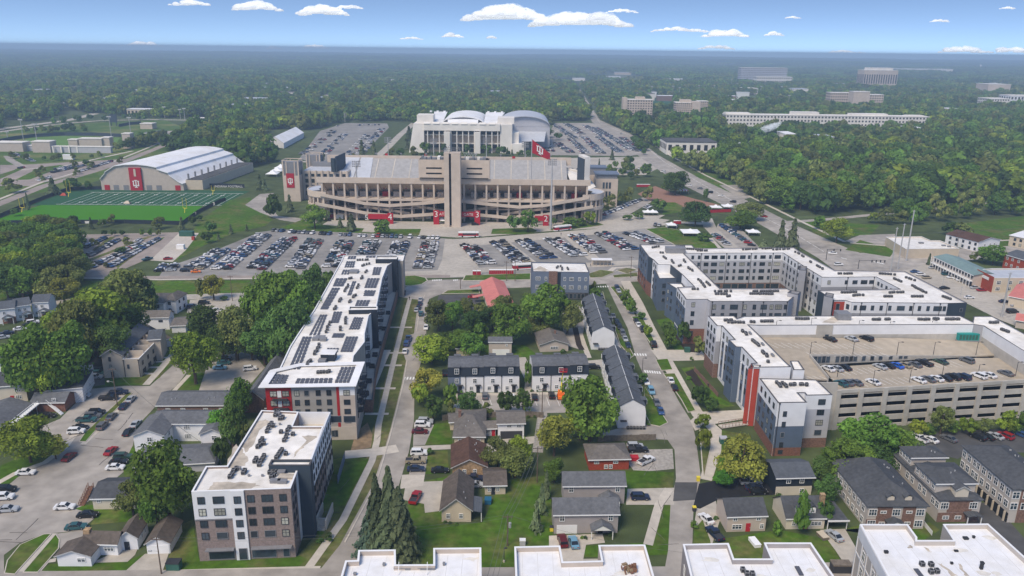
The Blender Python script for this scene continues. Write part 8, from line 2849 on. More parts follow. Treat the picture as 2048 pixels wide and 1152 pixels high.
for a in((62,838,925,106,YG,'rounded, beside the brick motel at the left street'),(112,872,918,44,YE,'low, just right of the big rounded one at the left street'),(340,886,1050,130,GR,'big and spreading before the left wall of the brick apartment block'),(268,962,1035,66,OL,'leaning over the low cream building roof'),(318,960,1060,70,GR,'lower limb beside the low cream building'),(480,756,838,58,GR,'ivy clad, by the red corner of the solar block'),(468,800,900,52,DK,'narrow and tall beside the flat roof of the brick block'),(447,820,880,50,BR,'light, by the right end of the white U shaped house'),(490,840,900,36,OL,'slim, tight against the brick block'),(442,870,930,40,DK,'slim, below the light one by the white house'),(392,664,768,96,YG,'standing alone beside the street near the cream terrace'),(200,580,715,150,YG,'tall, in the left middle woodland'),(262,610,700,80,GR,'tall, in the left middle woodland behind the terrace'),(80,655,800,130,GR,'big, at the front of the left middle woodland'),(150,650,790,110,GR,'big, front right of the left middle woodland'),(165,600,740,100,OL,'in the left middle woodland'),(110,680,800,90,YG,'front, in the left middle woodland'),(50,690,800,70,DK,'front left, in the left middle woodland'),(230,650,740,80,DK,'dark side of the left middle woodland'),(130,620,720,80,YG,'back of the left middle woodland'),(264,530,645,112,OL,'big, above the white houses'),(240,545,640,70,DK,'big, left above the white houses'),(295,548,640,60,DK,'right above the white houses'),(130,554,610,60,YE,'round, by the road left of the verge'),(404,556,600,32,YE,'left of two yellow ones by the road verge'),(428,548,600,46,YE,'right of two yellow ones by the road verge'),(447,592,600,20,DK,'low bush shaped one under the two yellow ones'),(560,545,690,110,GR,'tall, left of the solar block'),(600,560,690,90,GR,'tall, nearest the wall of the solar block'),(630,530,640,60,DK,'tall, behind the solar block'),(530,570,700,84,GR,'tall, at the lot side left of the solar block'),(585,600,735,100,DK,'low and dark, left of the solar block'),(530,640,730,80,DK,'dark, lowest left of the solar block'),(590,535,640,80,GR,'far, left of the solar block'),(655,535,610,40,DK,'far end, left of the solar block'),(475,612,720,76,OL,'dry looking, in the lot left of the solar block'),(415,612,695,72,DK,'dark, behind the small white house'),(448,650,720,66,DK,'dark, behind the lot of the pale blue car'),(505,650,720,60,DK,'dark, at the back of the lot left of the solar block'),(552,700,740,28,GR,'small, over the grey roofed row building'),(782,934,1105,88,CO,'tallest spruce of the clump at the bottom','fir0'),(756,950,1102,84,CO,'spruce at the left back of the clump at the bottom','fir1'),(800,975,1112,90,CO,'spruce at the right of the clump at the bottom','fir1'),(746,1006,1102,80,BF,'spruce at the left foot of the clump at the bottom','fir0'),(775,1005,1115,92,CO,'spruce at the front foot of the clump at the bottom','fir0'),(866,790,840,44,DK,'neat, leftmost in the terrace lot'),(902,768,822,34,GR,'small, by the blue end house of the long terrace'),(939,783,834,46,DK,'neat, second in the terrace lot'),(1008,780,830,40,DK,'neat, third in the terrace lot'),(1046,778,828,42,DK,'neat, fourth in the terrace lot'),(904,800,832,24,OL,'thin, low in the terrace lot'),(975,806,832,26,OL,'thin, between the neat dark ones of the terrace lot'),(853,735,800,60,YE,'by the street, above the terrace lot'),(838,764,812,40,YG,'low, by the street above the terrace lot'),(863,672,728,76,YG,'round, on the corner by the street left of centre'),(1056,723,776,20,GR,'small, between the two white terraces'),(877,598,662,60,OL,'pale, front left of the centre grove'),(905,600,660,50,GR,'in the centre grove'),(930,596,640,46,OL,'in the centre grove'),(965,605,640,40,OL,'in the centre grove'),(950,620,670,60,DK,'in the centre grove'),(985,610,660,56,DK,'in the centre grove'),(1022,604,690,84,GR,'tallest, in the centre grove beside the pink roof'),(1005,590,640,46,OL,'before the pink roof'),(1093,568,668,94,GR,'big, below the small blue grey building'),(1060,585,640,50,GR,'left of the big one below the small blue grey building'),(1135,600,668,54,OL,'right of the big one below the small blue grey building'),(1080,630,670,60,OL,'low, by the tan bungalow'),(925,662,706,64,GR,'rounded bushy, in the centre grove'),(895,665,700,46,DK,'rounded bushy, left in the centre grove'),(944,665,715,50,GR,'round, before the small grey roofed house'),(960,645,690,40,GR,'in the centre grove front'),(1180,750,882,124,GR,'largest, in the gardens beside the stepped terrace'),(1160,790,880,70,YG,'left half of the largest garden pair'),(1108,832,912,80,YE,'wide, by the alley in the gardens'),(1040,868,932,54,YG,'slim, left of the alley in the gardens'),(995,876,940,66,OL,'brownish, right of the rust brown roof'),(1030,898,955,62,OL,'low, right of the small outbuilding'),(1108,920,965,46,GR,'low, behind the rear grey vinyl house'),(1073,1006,1063,34,BR,'nearest of the row of garden cypresses','fir_dense','cypress'),(1083,972,1028,30,BR,'middle of the row of garden cypresses','fir_dense','cypress'),(1092,946,996,26,BR,'farthest of the row of garden cypresses','fir_dense','cypress'),(861,896,910,16,DK,'round clipped, beside the white suv',None,'bush'),(1480,876,966,98,YE,'broad, beside the footpath below the rust red shaft'),(1450,935,972,50,BR,'low bushy, at the foot of the broad yellow one'),(1404,824,858,34,YG,'young, at the crossing below the garage wing'),(1405,852,905,34,YG,'young, in the kerbed bed below the crossing'),(1600,985,1070,40,GR,'thin, between the two red door houses'),(1400,765,815,40,DK,'low bushy, in the beds of the garage wing'),(1420,795,822,36,DK,'low bushy, at the footpath of the garage wing'),(1366,640,690,30,DK,'leafy, in the bed of the courtyard complex'),(1330,640,672,26,DK,'leafy, left in the bed of the courtyard complex'),(1340,655,700,30,GR,'leafy, front in the bed of the courtyard complex'),(1398,672,712,32,OL,'slim, by the brick corner of the courtyard complex'),(1296,648,676,22,YG,'young, on the verge beside the right bay'),(1252,580,612,26,GR,'young, beside the bay on the street right of centre'),(1262,596,628,28,GR,'young, second beside the bay on the street right of centre'),(1284,622,640,18,DK,'young, third along the street right of centre'),(1190,575,604,30,GR,'bushy, by the glass front of the small blue grey building'),(1186,562,590,16,OL,'narrow, at the corner of the small blue grey building'),(1284,742,770,22,DK,'small, at the kerb by the stepped terrace'),(1640,915,965,46,DK,'slim, at the corner of the white and blue block'),(1690,880,962,104,GR,'sprawling, at the foot of the garage'),(1735,830,930,110,GR,'tallest sprawling, at the foot of the garage'),(1780,852,928,84,GR,'right sprawling, at the foot of the garage'),(1660,900,950,60,GR,'left sprawling, at the foot of the garage'),(1750,890,950,80,DK,'front sprawling, at the foot of the garage'),(1652,950,1010,50,DK,'dark, beside the navy house'),(1645,1000,1050,36,DK,'dark narrow, beside the cream cottage carport'),(1830,838,872,40,YG,'first in the hedge line under the garage'),(1880,812,868,48,OL,'second in the hedge line under the garage'),(1930,835,868,40,YG,'third in the hedge line under the garage'),(1968,838,864,36,BR,'fourth in the hedge line under the garage'),(2008,822,868,44,YG,'fifth in the hedge line under the garage'),(2044,826,862,40,GR,'sixth in the hedge line under the garage'),(1855,848,870,34,GR,'low, in the hedge line under the garage'),(1905,842,868,30,GR,'low, second in the hedge line under the garage'),(2030,850,866,30,GR,'low, third in the hedge line under the garage'),(1540,1120,1150,10,DK,'bushy, in the grass') if False else(1552,1040,1074,24,GR,'leafy, by the side of the cream cottage'),(630,408,458,50,GR,'round, at the left of the stadium forecourt'),(765,440,469,40,GR,'round, by the forecourt stairs'),(703,430,462,32,BF,'bushy, on the forecourt lawn','fir1'),(681,436,456,18,DK,'small, on the forecourt lawn','fir0'),(1056,420,464,42,GR,'taller of the pair right of the lift tower'),(1030,428,464,34,DK,'darker of the pair right of the lift tower'),(1109,434,452,14,DK,'tiny clipped, beside the right floodlight mast'),(1140,434,456,36,GR,'low, in the bed at the right of the stadium'),(1160,436,452,26,GR,'low, second in the bed at the right of the stadium'),(1182,420,450,28,YG,'at the right end of the stadium bed'),(550,384,438,34,DK,'left of the stadium corner tower'),(580,392,424,22,BF,'at the foot of the stadium corner tower','fir1'),(545,405,436,30,DK,'low, left of the stadium corner tower'),(1208,394,424,24,OL,'first in the row at the right flank of the stadium'),(1222,388,418,24,OL,'second in the row at the right flank of the stadium'),(1238,382,412,24,OL,'third in the row at the right flank of the stadium'),(1256,374,408,24,OL,'fourth in the row at the right flank of the stadium'),(1390,402,452,60,DK,'broad, between the white tents'),(1350,342,390,58,DK,'broad, beside the striped tents'),(1320,395,425,34,DK,'at the corner of the curved lot drive'),(1295,372,402,26,OL,'near the plaza right of the stadium'),(1500,405,440,60,OL,'wide, at the island of the curved lot'),(1480,420,458,66,GR,'wide, front of the island of the curved lot'),(1410,374,404,13,DK,'slim cone shaped, on the verge of the big road','col0'),(1560,444,496,32,CO,'left of two spruces behind the courtyard complex','fir0'),(1584,442,498,38,CO,'right of two spruces behind the courtyard complex','fir1'),(1528,478,496,26,CO,'low spruce behind the courtyard complex','fir1'),(1405,465,482,34,DK,'spreading low, over the white canopy'),(1672,435,485,62,YG,'lone, on the lawn by the intersection'),(1255,428,440,22,DK,'low hedge like, by the flank parking'),(1275,424,438,24,DK,'low hedge like, second by the flank parking'),(1857,508,530,13,DK,'small cone, at the near end of the teal motel','fir0'),(1985,490,530,56,GR,'leafy, behind the brick end of the motel'),(1955,500,525,34,OL,'leafy, behind the teal roof'),(1800,420,448,34,OL,'low, at the roadside by the white commercial roof'),(1745,422,446,24,YG,'low, at the park edge'),(1770,415,448,40,OL,'round, at the park edge'),(1925,445,475,40,OL,'before the white house with the brown roof'),(1900,440,470,36,DK,'dark, before the white house with the brown roof'),(30,415,432,20,DK,'round, left of the practice fields'),(57,388,420,12,CO,'cone, left of the practice fields','fir0'),(24,356,386,40,OL,'wide low, left of the fields by the lots'),(107,358,390,34,CO,'wide dark, before the hall','fir1'),(146,354,382,36,DK,'wide dark, nearest the hall'),(178,360,380,16,DK,'small, nearest the hall corner'),(67,449,470,14,OL,'first small one along the lot road'),(78,449,470,14,RU,'second small one along the lot road'),(94,450,468,16,OL,'third small one along the lot road'),(108,433,456,24,DK,'along the field fence, first'),(148,430,455,28,DK,'along the field fence, second'),(183,436,458,14,CO,'along the field fence, third','fir0'),(205,436,454,20,DK,'along the field fence, fourth'),(224,428,450,18,OL,'along the field fence, fifth'),(318,434,458,30,OL,'along the field fence, sixth'),(365,436,462,20,DK,'along the field fence, seventh','fir1'),(387,430,452,18,DK,'along the field fence, eighth'),(400,428,442,14,DK,'along the field fence, ninth'),(210,458,472,13,DK,'small round, beside the lot road, fourth'),(228,458,473,15,DK,'small round, beside the lot road, fifth'),(246,459,473,13,DK,'small round, beside the lot road, sixth'),(284,457,472,12,GR,'small round, beside the lot road, seventh'),(302,457,472,12,GR,'small round, beside the lot road, eighth'),(318,458,472,12,OL,'small round, beside the lot road, ninth'),(140,464,478,16,DK,'in the lot islands, first'),(256,474,494,24,OL,'in the lot islands, second'),(242,492,508,24,DK,'in the lot islands, third'),(190,476,496,20,OL,'in the lot islands, fourth'),(212,524,536,12,OL,'in the lot islands, fifth'),(186,522,535,12,OL,'in the lot islands, sixth'),(424,440,468,28,DK,'on the slope by the gravel yard, left'),(462,450,468,14,CO,'cone on the slope by the gravel yard','fir0'),(412,462,486,26,DK,'on the slope by the gravel yard, front'),(437,466,478,10,CO,'tiny cone on the slope by the gravel yard','fir1'),(494,450,462,10,CO,'tiny cone at the top of the slope','fir0'),(487,312,336,28,OL,'by the right wall of the practice hall'),(520,350,380,20,DK,'near the white tents at the stadium corner','fir1'),(530,358,382,18,DK,'second near the white tents at the stadium corner','fir0'),(724,282,318,22,CO,'beside the big half empty lot, left','fir1'),(748,284,318,20,CO,'beside the big half empty lot, right','fir0'),(644,304,324,18,RU,'alone in the big half empty lot'),(708,306,324,10,RU,'tiny, at the edge of the big half empty lot'),(818,254,282,22,CO,'beside the big pale arena','fir1'),(782,296,316,18,OL,'behind the stadium rim, first'),(800,294,316,20,DK,'behind the stadium rim, second'),(815,280,300,14,CO,'beside the arena wing','fir0'),(828,292,316,20,OL,'behind the stadium rim, third'),(853,282,308,26,DK,'before the arena columns, left'),(888,284,306,16,DK,'before the arena columns, centre left'),(935,286,308,14,DK,'before the arena columns, centre right'),(972,288,306,26,DK,'before the arena columns, right'),(1002,290,312,28,DK,'before the arena right wing'),(1015,296,308,8,CO,'cone before the arena annexe','fir0'),(1024,300,318,12,CO,'cone behind the stadium rim','fir1'),(1042,298,314,12,DK,'small, behind the right of the stadium rim'),(1056,298,316,16,DK,'behind the right of the stadium rim'),(1224,300,320,14,CO,'at the right end of the crowded lot','fir1'),(1232,320,338,14,DK,'behind the right scoreboard'),(1250,326,345,18,DK,'behind the right scoreboard, second'),(1168,330,352,16,DK,'beside the right scoreboard'),(1198,318,336,8,CO,'cone near the right scoreboard','fir0'),(1085,255,275,40,DK,'beside the grey arena'),(1052,252,274,24,DK,'beside the grey arena, left'),(1118,264,280,20,DK,'beside the grey arena, right'),):
 a=list(a)+[None]*(8-len(a))
 tree(a[0],a[1],a[2],a[3],a[4],a[5],a[6],a[7] or 'tree')
wood([(-10,500),(60,478),(120,478),(160,505),(165,548),(148,596),(-10,606)],8.5,(13,17),[DK,DK,GR,GR,OL,YG],'in the dense wood at the left edge')
wood([(1388,345),(1420,322),(1520,305),(1640,300),(2060,285),(2060,392),(1900,410),(1750,424),(1640,432),(1560,424),(1500,392),(1440,352)],17.5,(12,23),[GR,GR,DK,OL,GR,DK,DK,YG],'in the wooded park right of the stadium',.5,(.42,.6))
wood([(1760,440),(1900,425),(2060,408),(2060,432),(1950,440),(1880,450),(1800,455)],13,(9,15),[GR,DK,OL],'in the strip of trees along the park road')
wood([(335,300),(400,272),(450,262),(520,275),(540,300),(535,325),(490,325),(470,306),(440,284)],13,(13,19),[OL,OL,DK,GR,YG],'in the grove behind the practice hall')
wood([(1262,282),(1270,282),(1292,300),(1300,312),(1288,312)],9,(7,10),[GR,DK],'along the edge of the crowded lot')
wood([(1500,395),(1530,405),(1700,470),(1660,478),(1590,440)],30,(9,14),[GR,OL,DK],'scattered on the park lawn')
wood([(40,268),(110,262),(180,262),(180,266),(110,268)],13,(8,12),[DK,CO],'in the belt beyond the ballpark')
wood([(230,305),(262,300),(320,290),(310,285),(270,288)],12,(8,13),[DK,DK,OL],'in the belt right of the ballpark')
wood([(255,300),(300,292),(330,282),(320,276),(262,290)],8,(9,14),[DK,CO,GR],'in the columns right of the ballpark')
wood([(0,308),(40,318),(120,318),(240,312),(240,316),(120,324),(40,324)],17,(5,8),[DK,OL],'spaced along the lawn before the ballpark')
wood([(60,345),(200,330),(260,322),(250,330),(180,352),(80,366)],22,(5,8),[DK,OL,RU],'spaced in the far left lots')
wood([(60,252),(140,243),(220,238),(330,236),(330,239),(140,248)],24,(8,12),[DK,GR],'spaced along the road beyond the ballpark')
wood([(1200,350),(1260,330),(1310,345),(1290,360),(1240,372),(1215,372)],15,(7,11),[DK,GR,OL],'in the planting behind the right end of the stadium')
wood([(830,318),(1080,312),(1080,308),(830,312)],19,(4,7),[DK,OL,GR],'in the verge between the stadium and the arena')
TREES.sort(key=lambda t:-t[0])
one_t,rest_t=TREES[:299],TREES[299:]
cnt={}
for t in one_t:
 cnt[t[6]]=cnt.get(t[6],0)+1
for sz,g,h,r,shape,lf,label,ph in one_t:
 fir=shape.startswith('fir')
 nm='conifer' if fir else('bush' if h<3.2 else 'broadleaf_tree')
 t=thing(nm,label,'bush' if h<3.2 else 'tree',(g.x,g.y,0),(f'trees {ph}' if cnt[label]>1 else None))
 tall={'b':.9,'m':.88,'s':1.05,'c':1.25,'f':1.0}[shape[0]]
 low=h*(.04 if fir else.0 if h<3.2 else.14)
 hc=(h-low)/2
 me=crown_mesh(shape,lf)
 o=bpy.data.objects.new('crown',me)
 COL.objects.link(o)
 o.parent=t
 o.location=(0,0,low+hc)
 o.scale=(r*TN.uniform(.9,1.12),r*TN.uniform(.9,1.12),hc/tall*(1.0 if fir else 1.04))
 o.rotation_euler=(0,0,TN.uniform(0,6.28))
 if h>=3.2:
  k=bpy.data.objects.new('trunk',TRM)
  COL.objects.link(k)
  k.parent=t
  k.scale=(h*.6,h*.6,h*.55) if fir else(h,h,h*.9)
  k.rotation_euler=(0,0,TN.uniform(0,6.28))
# --- woods as a mass: points that carry instances
def scatter(name,pts,protos,label,cat='woodland'):
 """pts: (x, y, z, sx, sz, index)"""
 me=bpy.data.meshes.new(name)
 me.from_pydata([p[:3] for p in pts],[],[])
 a=me.attributes.new('size','FLOAT_VECTOR','POINT')
 a.data.foreach_set('vector',[c for p in pts for c in(p[3],p[3],p[4])])
 a=me.attributes.new('kind_index','INT','POINT')
 a.data.foreach_set('value',[p[5] for p in pts])
 a=me.attributes.new('turn','FLOAT_VECTOR','POINT')
 a.data.foreach_set('vector',[c for p in pts for c in(0,0,TN.uniform(0,6.28))])
 ng=bpy.data.node_groups.new(name,'GeometryNodeTree')
 ng.interface.new_socket('Geometry',in_out='INPUT',socket_type='NodeSocketGeometry')
 ng.interface.new_socket('Geometry',in_out='OUTPUT',socket_type='NodeSocketGeometry')
 N,L=ng.nodes.new,ng.links.new
 gi,go=N('NodeGroupInput'),N('NodeGroupOutput')
 jn=N('GeometryNodeJoinGeometry')
 for ob in reversed(protos):
  oi=N('GeometryNodeObjectInfo')
  oi.inputs['Object'].default_value=ob
  oi.inputs['As Instance'].default_value=True
  L(oi.outputs['Geometry'],jn.inputs[0])
 ip=N('GeometryNodeInstanceOnPoints')
 ip.inputs['Pick Instance'].default_value=True
 def attr(nm,dt):
  n=N('GeometryNodeInputNamedAttribute')
  n.data_type=dt
  n.inputs['Name'].default_value=nm
  return n.outputs[0]
 L(gi.outputs[0],ip.inputs['Points'])
 L(jn.outputs[0],ip.inputs['Instance'])
 L(attr('kind_index','INT'),ip.inputs['Instance Index'])
 L(attr('turn','FLOAT_VECTOR'),ip.inputs['Rotation'])
 L(attr('size','FLOAT_VECTOR'),ip.inputs['Scale'])
 L(ip.outputs[0],go.inputs[0])
 ob=bpy.data.objects.new(name,me)
 COL.objects.link(ob)
 md=ob.modifiers.new('scatter','NODES')
 md.node_group=ng
 return tag(ob,label,cat,None,'stuff')
def proto(name,mb,m):
 return bpy.data.objects.new(name,mb.mesh(name,m))
far=[broad(200+i,620,.17,11,.8,1.0,.2) for i in range(3)]
PRT=[proto('tree_crown',far[i%3],lf) for i,lf in enumerate([GR,DK,OL,DK,YG,GR,OL,DK])]
FIRP=[proto('fir_crown',conifer(220,260,.25),CO)]
FOOT=[]
for o in bpy.data.objects:
 if o.name.startswith('building') and o.type=='EMPTY':
  for c in o.children:
   if c.name.startswith('wall'):
    xs=[v.co.x+o.location.x for v in c.data.vertices]
    ys=[v.co.y+o.location.y for v in c.data.vertices]
    FOOT.append((min(xs)-7,max(xs)+7,min(ys)-24,max(ys)+6))
OPEN=[[(-400,600),(-400,262),(0,262),(0,240),(60,244),(110,236),(130,216),(175,226),(240,234),(300,236),(420,236),(432,250),(330,300),(480,345),(530,330),(545,318),(520,300),(528,260),(575,258),(612,262),(646,256),(690,243),(780,243),(822,243),(830,250),(1100,250),(1106,243),(1188,243),(1205,240),(1262,266),(1330,312),(1385,342),(1440,352),(1500,392),(1560,424),(1640,430),(1900,408),(2400,380),(2400,1400),(-400,1400)],[(1140,160),(1152,160),(1210,240),(1180,246)],[(1298,196),(1354,197),(1350,228),(1298,228)],[(1438,260),(1502,262),(1524,278),(1438,278)],[(1466,194),(1524,188),(1518,208),(1466,216)],[(1340,312),(1440,310),(1560,306),(1560,314),(1440,322),(1390,340)],[(1690,262),(1760,262),(1770,270),(1690,270)],[(0,152),(110,153),(110,158),(0,158)],[(980,192),(1040,192),(1030,198),(985,198)]]
pts=[]
for(sz,g,h,r,shape,lf,label,ph) in rest_t:
 i=8 if shape.startswith('fir') else{GR:0,DK:1,OL:2,YG:4}.get(lf,2)
 pts.append((g.x,g.y,h*.55,r,h*.55 if i<8 else h*.5,i))
wr=random.Random(17)
y=380.0
while y<2600:
 st_=12.0 if y<1500 else 13.5
 x=-y*.78-60
 while x<y*.78+60:
  qx,qy=x+wr.uniform(-.45,.45)*st_,y+wr.uniform(-.45,.45)*st_
  x+=st_
  if wr.random()<.1:
   continue
  p=PX((qx,qy,0))
  if any(inside(p,o) for o in OPEN) or any(inside(p,o) for o in CLEAR):
   continue
  if any(f[0]<qx<f[1] and f[2]<qy<f[3] for f in FOOT):
   continue
  h=wr.uniform(11,20)*(1+.15*math.sin(qx*.011)*math.sin(qy*.007))
  k=int(4+3.9*math.sin(qx*.006+1.3*math.sin(qy*.004))*.5+wr.gauss(0,2.2))%8
  if wr.random()<.3:
   h*=1.25
  pts.append((qx,qy,h*.5,h*wr.uniform(.44,.66),h*.62,k))
 y+=st_*.9
scatter('woodland',pts,PRT+FIRP,'broad belt of mixed woodland stretching behind the stadium and campus','woodland')
from mathutils import noise
def terr(x,y):
 k=min(1,max(0,(y-3600)/3500))
 k=k*k*(3-2*k)
 return k*(24*(noise.noise(Vector((x/2600,y/1700,3)))+.55)+12*noise.noise(Vector((x/900,y/700,9)))+.0012*max(0,y-9000))
hv,hf=[],[]
ysr=[2500*(1.0568**i) for i in range(30)]
nx=70
for yy in ysr:
 for i in range(nx):
  xx=(i/(nx-1)-.5)*2*yy*.86
  hv.append((xx,yy,max(terr(xx,yy),0)+.6))
for j in range(len(ysr)-1):
 for i in range(nx-1):
  a=j*nx+i
  hf.append((a,a+1,a+nx+1,a+nx))
hm=bpy.data.meshes.new('hills')
hm.from_pydata(hv,[],hf)
mat('forest_floor',(.05,.066,.03),.95,.25,.02,.1,coord='World',col2=(.17,.18,.075),scol2=.0016)
hm.materials.append(M['forest_floor'])
ho=bpy.data.objects.new('hills',hm)
COL.objects.link(ho)
tag(ho,kind='structure')
pr=random.Random(31)
patch=[]
for s in range(4):
 mb=MB()
 for i in range(26):
  bx,by=pr.uniform(-32,32),pr.uniform(-32,32)
  rr=pr.uniform(5,8.5)
  hh=pr.uniform(11,19)
  for j in range(34):
   d=Vector((pr.gauss(0,1),pr.gauss(0,1),abs(pr.gauss(.3,.9)))).normalized()
   leaf(mb,(bx+d.x*rr,by+d.y*rr,hh-rr+d.z*rr),d+Vector((pr.gauss(0,.3),pr.gauss(0,.3),.2)),pr.uniform(1.6,3.2),pr)
 patch.append(proto('wood_patch',mb,[GR,DK,OL,DK][s]))
pts=[]
y=2600.0
while y<12300:
 st_=50 if y<5200 else 80 if y<9000 else 150
 sc=st_/50
 x=-y*.8
 while x<y*.8:
  qx,qy=x+pr.uniform(-.4,.4)*st_,y+pr.uniform(-.4,.4)*st_
  x+=st_
  if any(f[0]-20<qx<f[1]+20 and f[2]-40<qy<f[3] for f in FOOT):
   continue
  if noise.noise(Vector((qx/700,qy/1100,5)))>.3 and pr.random()<.9:
   continue
  pts.append((qx,qy,max(terr(qx,qy),0),sc,1+.25*pr.random()+(sc-1)*.12,pr.randrange(4)))
 y+=st_*.92
scatter('far_forest',pts,patch,'rolling forest fading into blue haze at the skyline','forest')
# --- tents, toilets, poles, wires, people and other small things
def tent(px,py,w,label,cols=('canvas_white',),h=3.6,group=None):
 g=G(px,py)
 t=thing('tent',label,'tent',(g.x,g.y,0),group)
 s=w/2
 mb=MB()
 n=4
 e=[(-s,-s),(s,-s),(s,s),(-s,s)]
 stripes=6
 parts={}
 for i in range(4):
  a,b=Vector(e[i]),Vector(e[(i+1)%4])
  for k in range(stripes):
   p,q=a.lerp(b,k/stripes),a.lerp(b,(k+1)/stripes)
   m=cols[k%len(cols)]
   d=parts.setdefault(m,MB())
   m1,m2=p*.35,q*.35
   d.poly([(g.x+p.x,g.y+p.y,2.5),(g.x+q.x,g.y+q.y,2.5),(g.x+m2.x,g.y+m2.y,h*.82),(g.x+m1.x,g.y+m1.y,h*.82)])
   d.poly([(g.x+m1.x,g.y+m1.y,h*.82),(g.x+m2.x,g.y+m2.y,h*.82),(g.x,g.y,h*1.15)])
   d.poly([(g.x+p.x,g.y+p.y,2.1),(g.x+q.x,g.y+q.y,2.1),(g.x+q.x,g.y+q.y,2.5),(g.x+p.x,g.y+p.y,2.5)])
 for m,d in parts.items():
  d.build('canopy',m,t)
 for x,y in e:
  mb=MB()
  mb.box(g.x+x*.97-.06,g.y+y*.97-.06,0,g.x+x*.97+.06,g.y+y*.97+.06,2.5)
  mb.build('pole','pole_steel',t)
 return t
tent(1010*0+884,447,4.6,'white pointed tent at the left gate beside the lift tower')
tent(1345,384,6.5,'left red and white striped tent on the plaza by the big road',('canvas_white','crimson'),4)
tent(1367,386,6.5,'right red and white striped tent on the plaza by the big road',('canvas_white','crimson'),4)
tent(1431,420,7.5,'left white tent behind the red fence banner')
tent(1455,418,8,'right white tent behind the red fence banner')
tent(1295,430,6.5,'left half of the white twin tents by the flank parking')
tent(1305,430,6.5,'right half of the white twin tents by the flank parking')
tent(1380,470,11,'wide flat white canopy beside the spreading low tree')
tent(1342,456,6,'low white tent among the cars of the curved lot')
tent(1505,470,7.5,'white tent on the grass right of the curved lot')
tent(1057,300,6,'small white tent right of the arena')
for i,(x,y,w) in enumerate(((546,352,10),(555,346,10),(562,340,10))):
 tent(x,y,w,['nearest','middle','farthest'][i]+' of three white marquees left of the stadium corner tower',h=5)
g0,g1=G(1420,426),G(1462,424)
t=thing('fence','red banner fence before the two white tents','fence',(g0.x,g0.y,0))
for i in range(8):
 a,b=g0.lerp(g1,i/8),g0.lerp(g1,(i+.97)/8)
 mb=MB()
 mb.bar(a,b,.08,.1,2.2)
 mb.build('banner_panel','crimson',t)
def toilets(x0,x1,y,n,label):
 a,b=G(x0,y),G(x1,y)
 for i in range(n):
  p=a.lerp(b,(i+.5)/n)
  w=(b-a).length/n*.9
  t=thing('portable_toilet',label,'toilet',(p.x,p.y,0),'portable toilets '+label)
  mb=MB()
  mb.box(p.x-w/2,p.y-.6,.1,p.x+w/2,p.y+.6,2.1)
  mb.build('cabin','crimson',t)
  mb=MB()
  mb.box(p.x-w/2-.03,p.y-.63,2.1,p.x+w/2+.03,p.y+.63,2.4)
  mb.build('roof','canvas_white',t)
  mb=MB()
  mb.box(p.x-w*.32,p.y-.66,.2,p.x+w*.32,p.y-.61,2.0)
  mb.build('door','crimson',t)
toilets(978,1027,548,12,'red portable toilet in the long row by the stadium street')
toilets(945,962,550,2,'red portable toilet of the pair left of the long row')
toilets(1347,1362,448,5,'red portable toilet beside the broad tree between the tents')
toilets(1273,1300,374,8,'red portable toilet near the plaza behind the stadium')
toilets(1713,1727,386,4,'red portable toilet in the wooded park')
toilets(0,32,461,11,'red portable toilet in the row at the left edge by the field fence')
toilets(1128,1144,440,5,'red portable toilet at the foot of the right stadium ramp')
g=G(1203,530)
t=thing('bus_shelter','flat roofed open bus shelter beside the stadium street','bus shelter',(g.x,g.y,0))
mb=MB()
mb.box(g.x-5.4,g.y-2,3.0,g.x+5.4,g.y+2,3.3)
mb.build('roof','roof_bright',t)
for i in range(6):
 for s in(-1.7,1.7):
  mb=MB()
  x=g.x-5+i*2
  mb.box(x-.1,g.y+s-.1,0,x+.1,g.y+s+.1,3)
  mb.build('post','limestone',t)
mb=MB()
mb.box(g.x-5,g.y+1.5,.3,g.x+5,g.y+1.6,2.2)
mb.build('back_panel','siding_cream',t)
g=G(1122,797)
t=thing('boom_lift','orange boom lift with its red basket raised before the shorter terrace','boom lift',(g.x,g.y,0))
mb=MB()
mb.box(g.x-1.1,g.y-1.8,.5,g.x+1.1,g.y+1.8,1.4)
mb.box(g.x-1.0,g.y-1.2,1.4,g.x+1.0,g.y+1.4,2.6)
mb.build('chassis','orange',t)
for sx in(-1.1,1.1):
 for sy in(-1.2,1.2):
  mb=MB()
  mb.tube((g.x+sx-.2,g.y+sy,.5),(g.x+sx+.2,g.y+sy,.5),.5,.5,10)
  mb.build('wheel','rubber',t)
mb=MB()
mb.tube((g.x,g.y,2.4),(g.x+.2,g.y+1.5,6.6),.26,.22,6)
mb.tube((g.x+.2,g.y+1.5,6.6),(g.x+.5,g.y+.6,9.2),.18,.15,6)
mb.build('boom','yellow',t)
mb=MB()
z=9.2
for a,b in(((-1.2,-.5),(1.2,-.5)),((-1.2,.5),(1.2,.5)),((-1.2,-.5),(-1.2,.5)),((1.2,-.5),(1.2,.5))):
 for zz in(z,z+.5,z+1.0):
  mb.tube((g.x+.5+a[0],g.y+.4+a[1],zz),(g.x+.5+b[0],g.y+.4+b[1],zz),.06,.06,4)
for x in(-1.2,0,1.2):
 for yy in(-.5,.5):
  mb.tube((g.x+.5+x,g.y+.4+yy,z),(g.x+.5+x,g.y+.4+yy,z+1.1),.06,.06,4)
mb.box(g.x-.7,g.y-.1,z-.08,g.x+1.7,g.y+.9,z)
mb.build('basket','crimson',t)
def box_thing(name,label,cat,px,py,w,d,h,m,lid=None,rz=0.0):
 g=G(px,py)
 t=thing(name,label,cat,(g.x,g.y,0))
 mb=MB()
 mb.obox(g,(math.cos(rz),math.sin(rz)),w,d,.1,h*.85)
 mb.build('body',m,t)
 mb=MB()
 mb.obox(g,(math.cos(rz),math.sin(rz)),w+.1,d+.1,h*.85,h)
 mb.build('lid',lid or m,t)
 return t
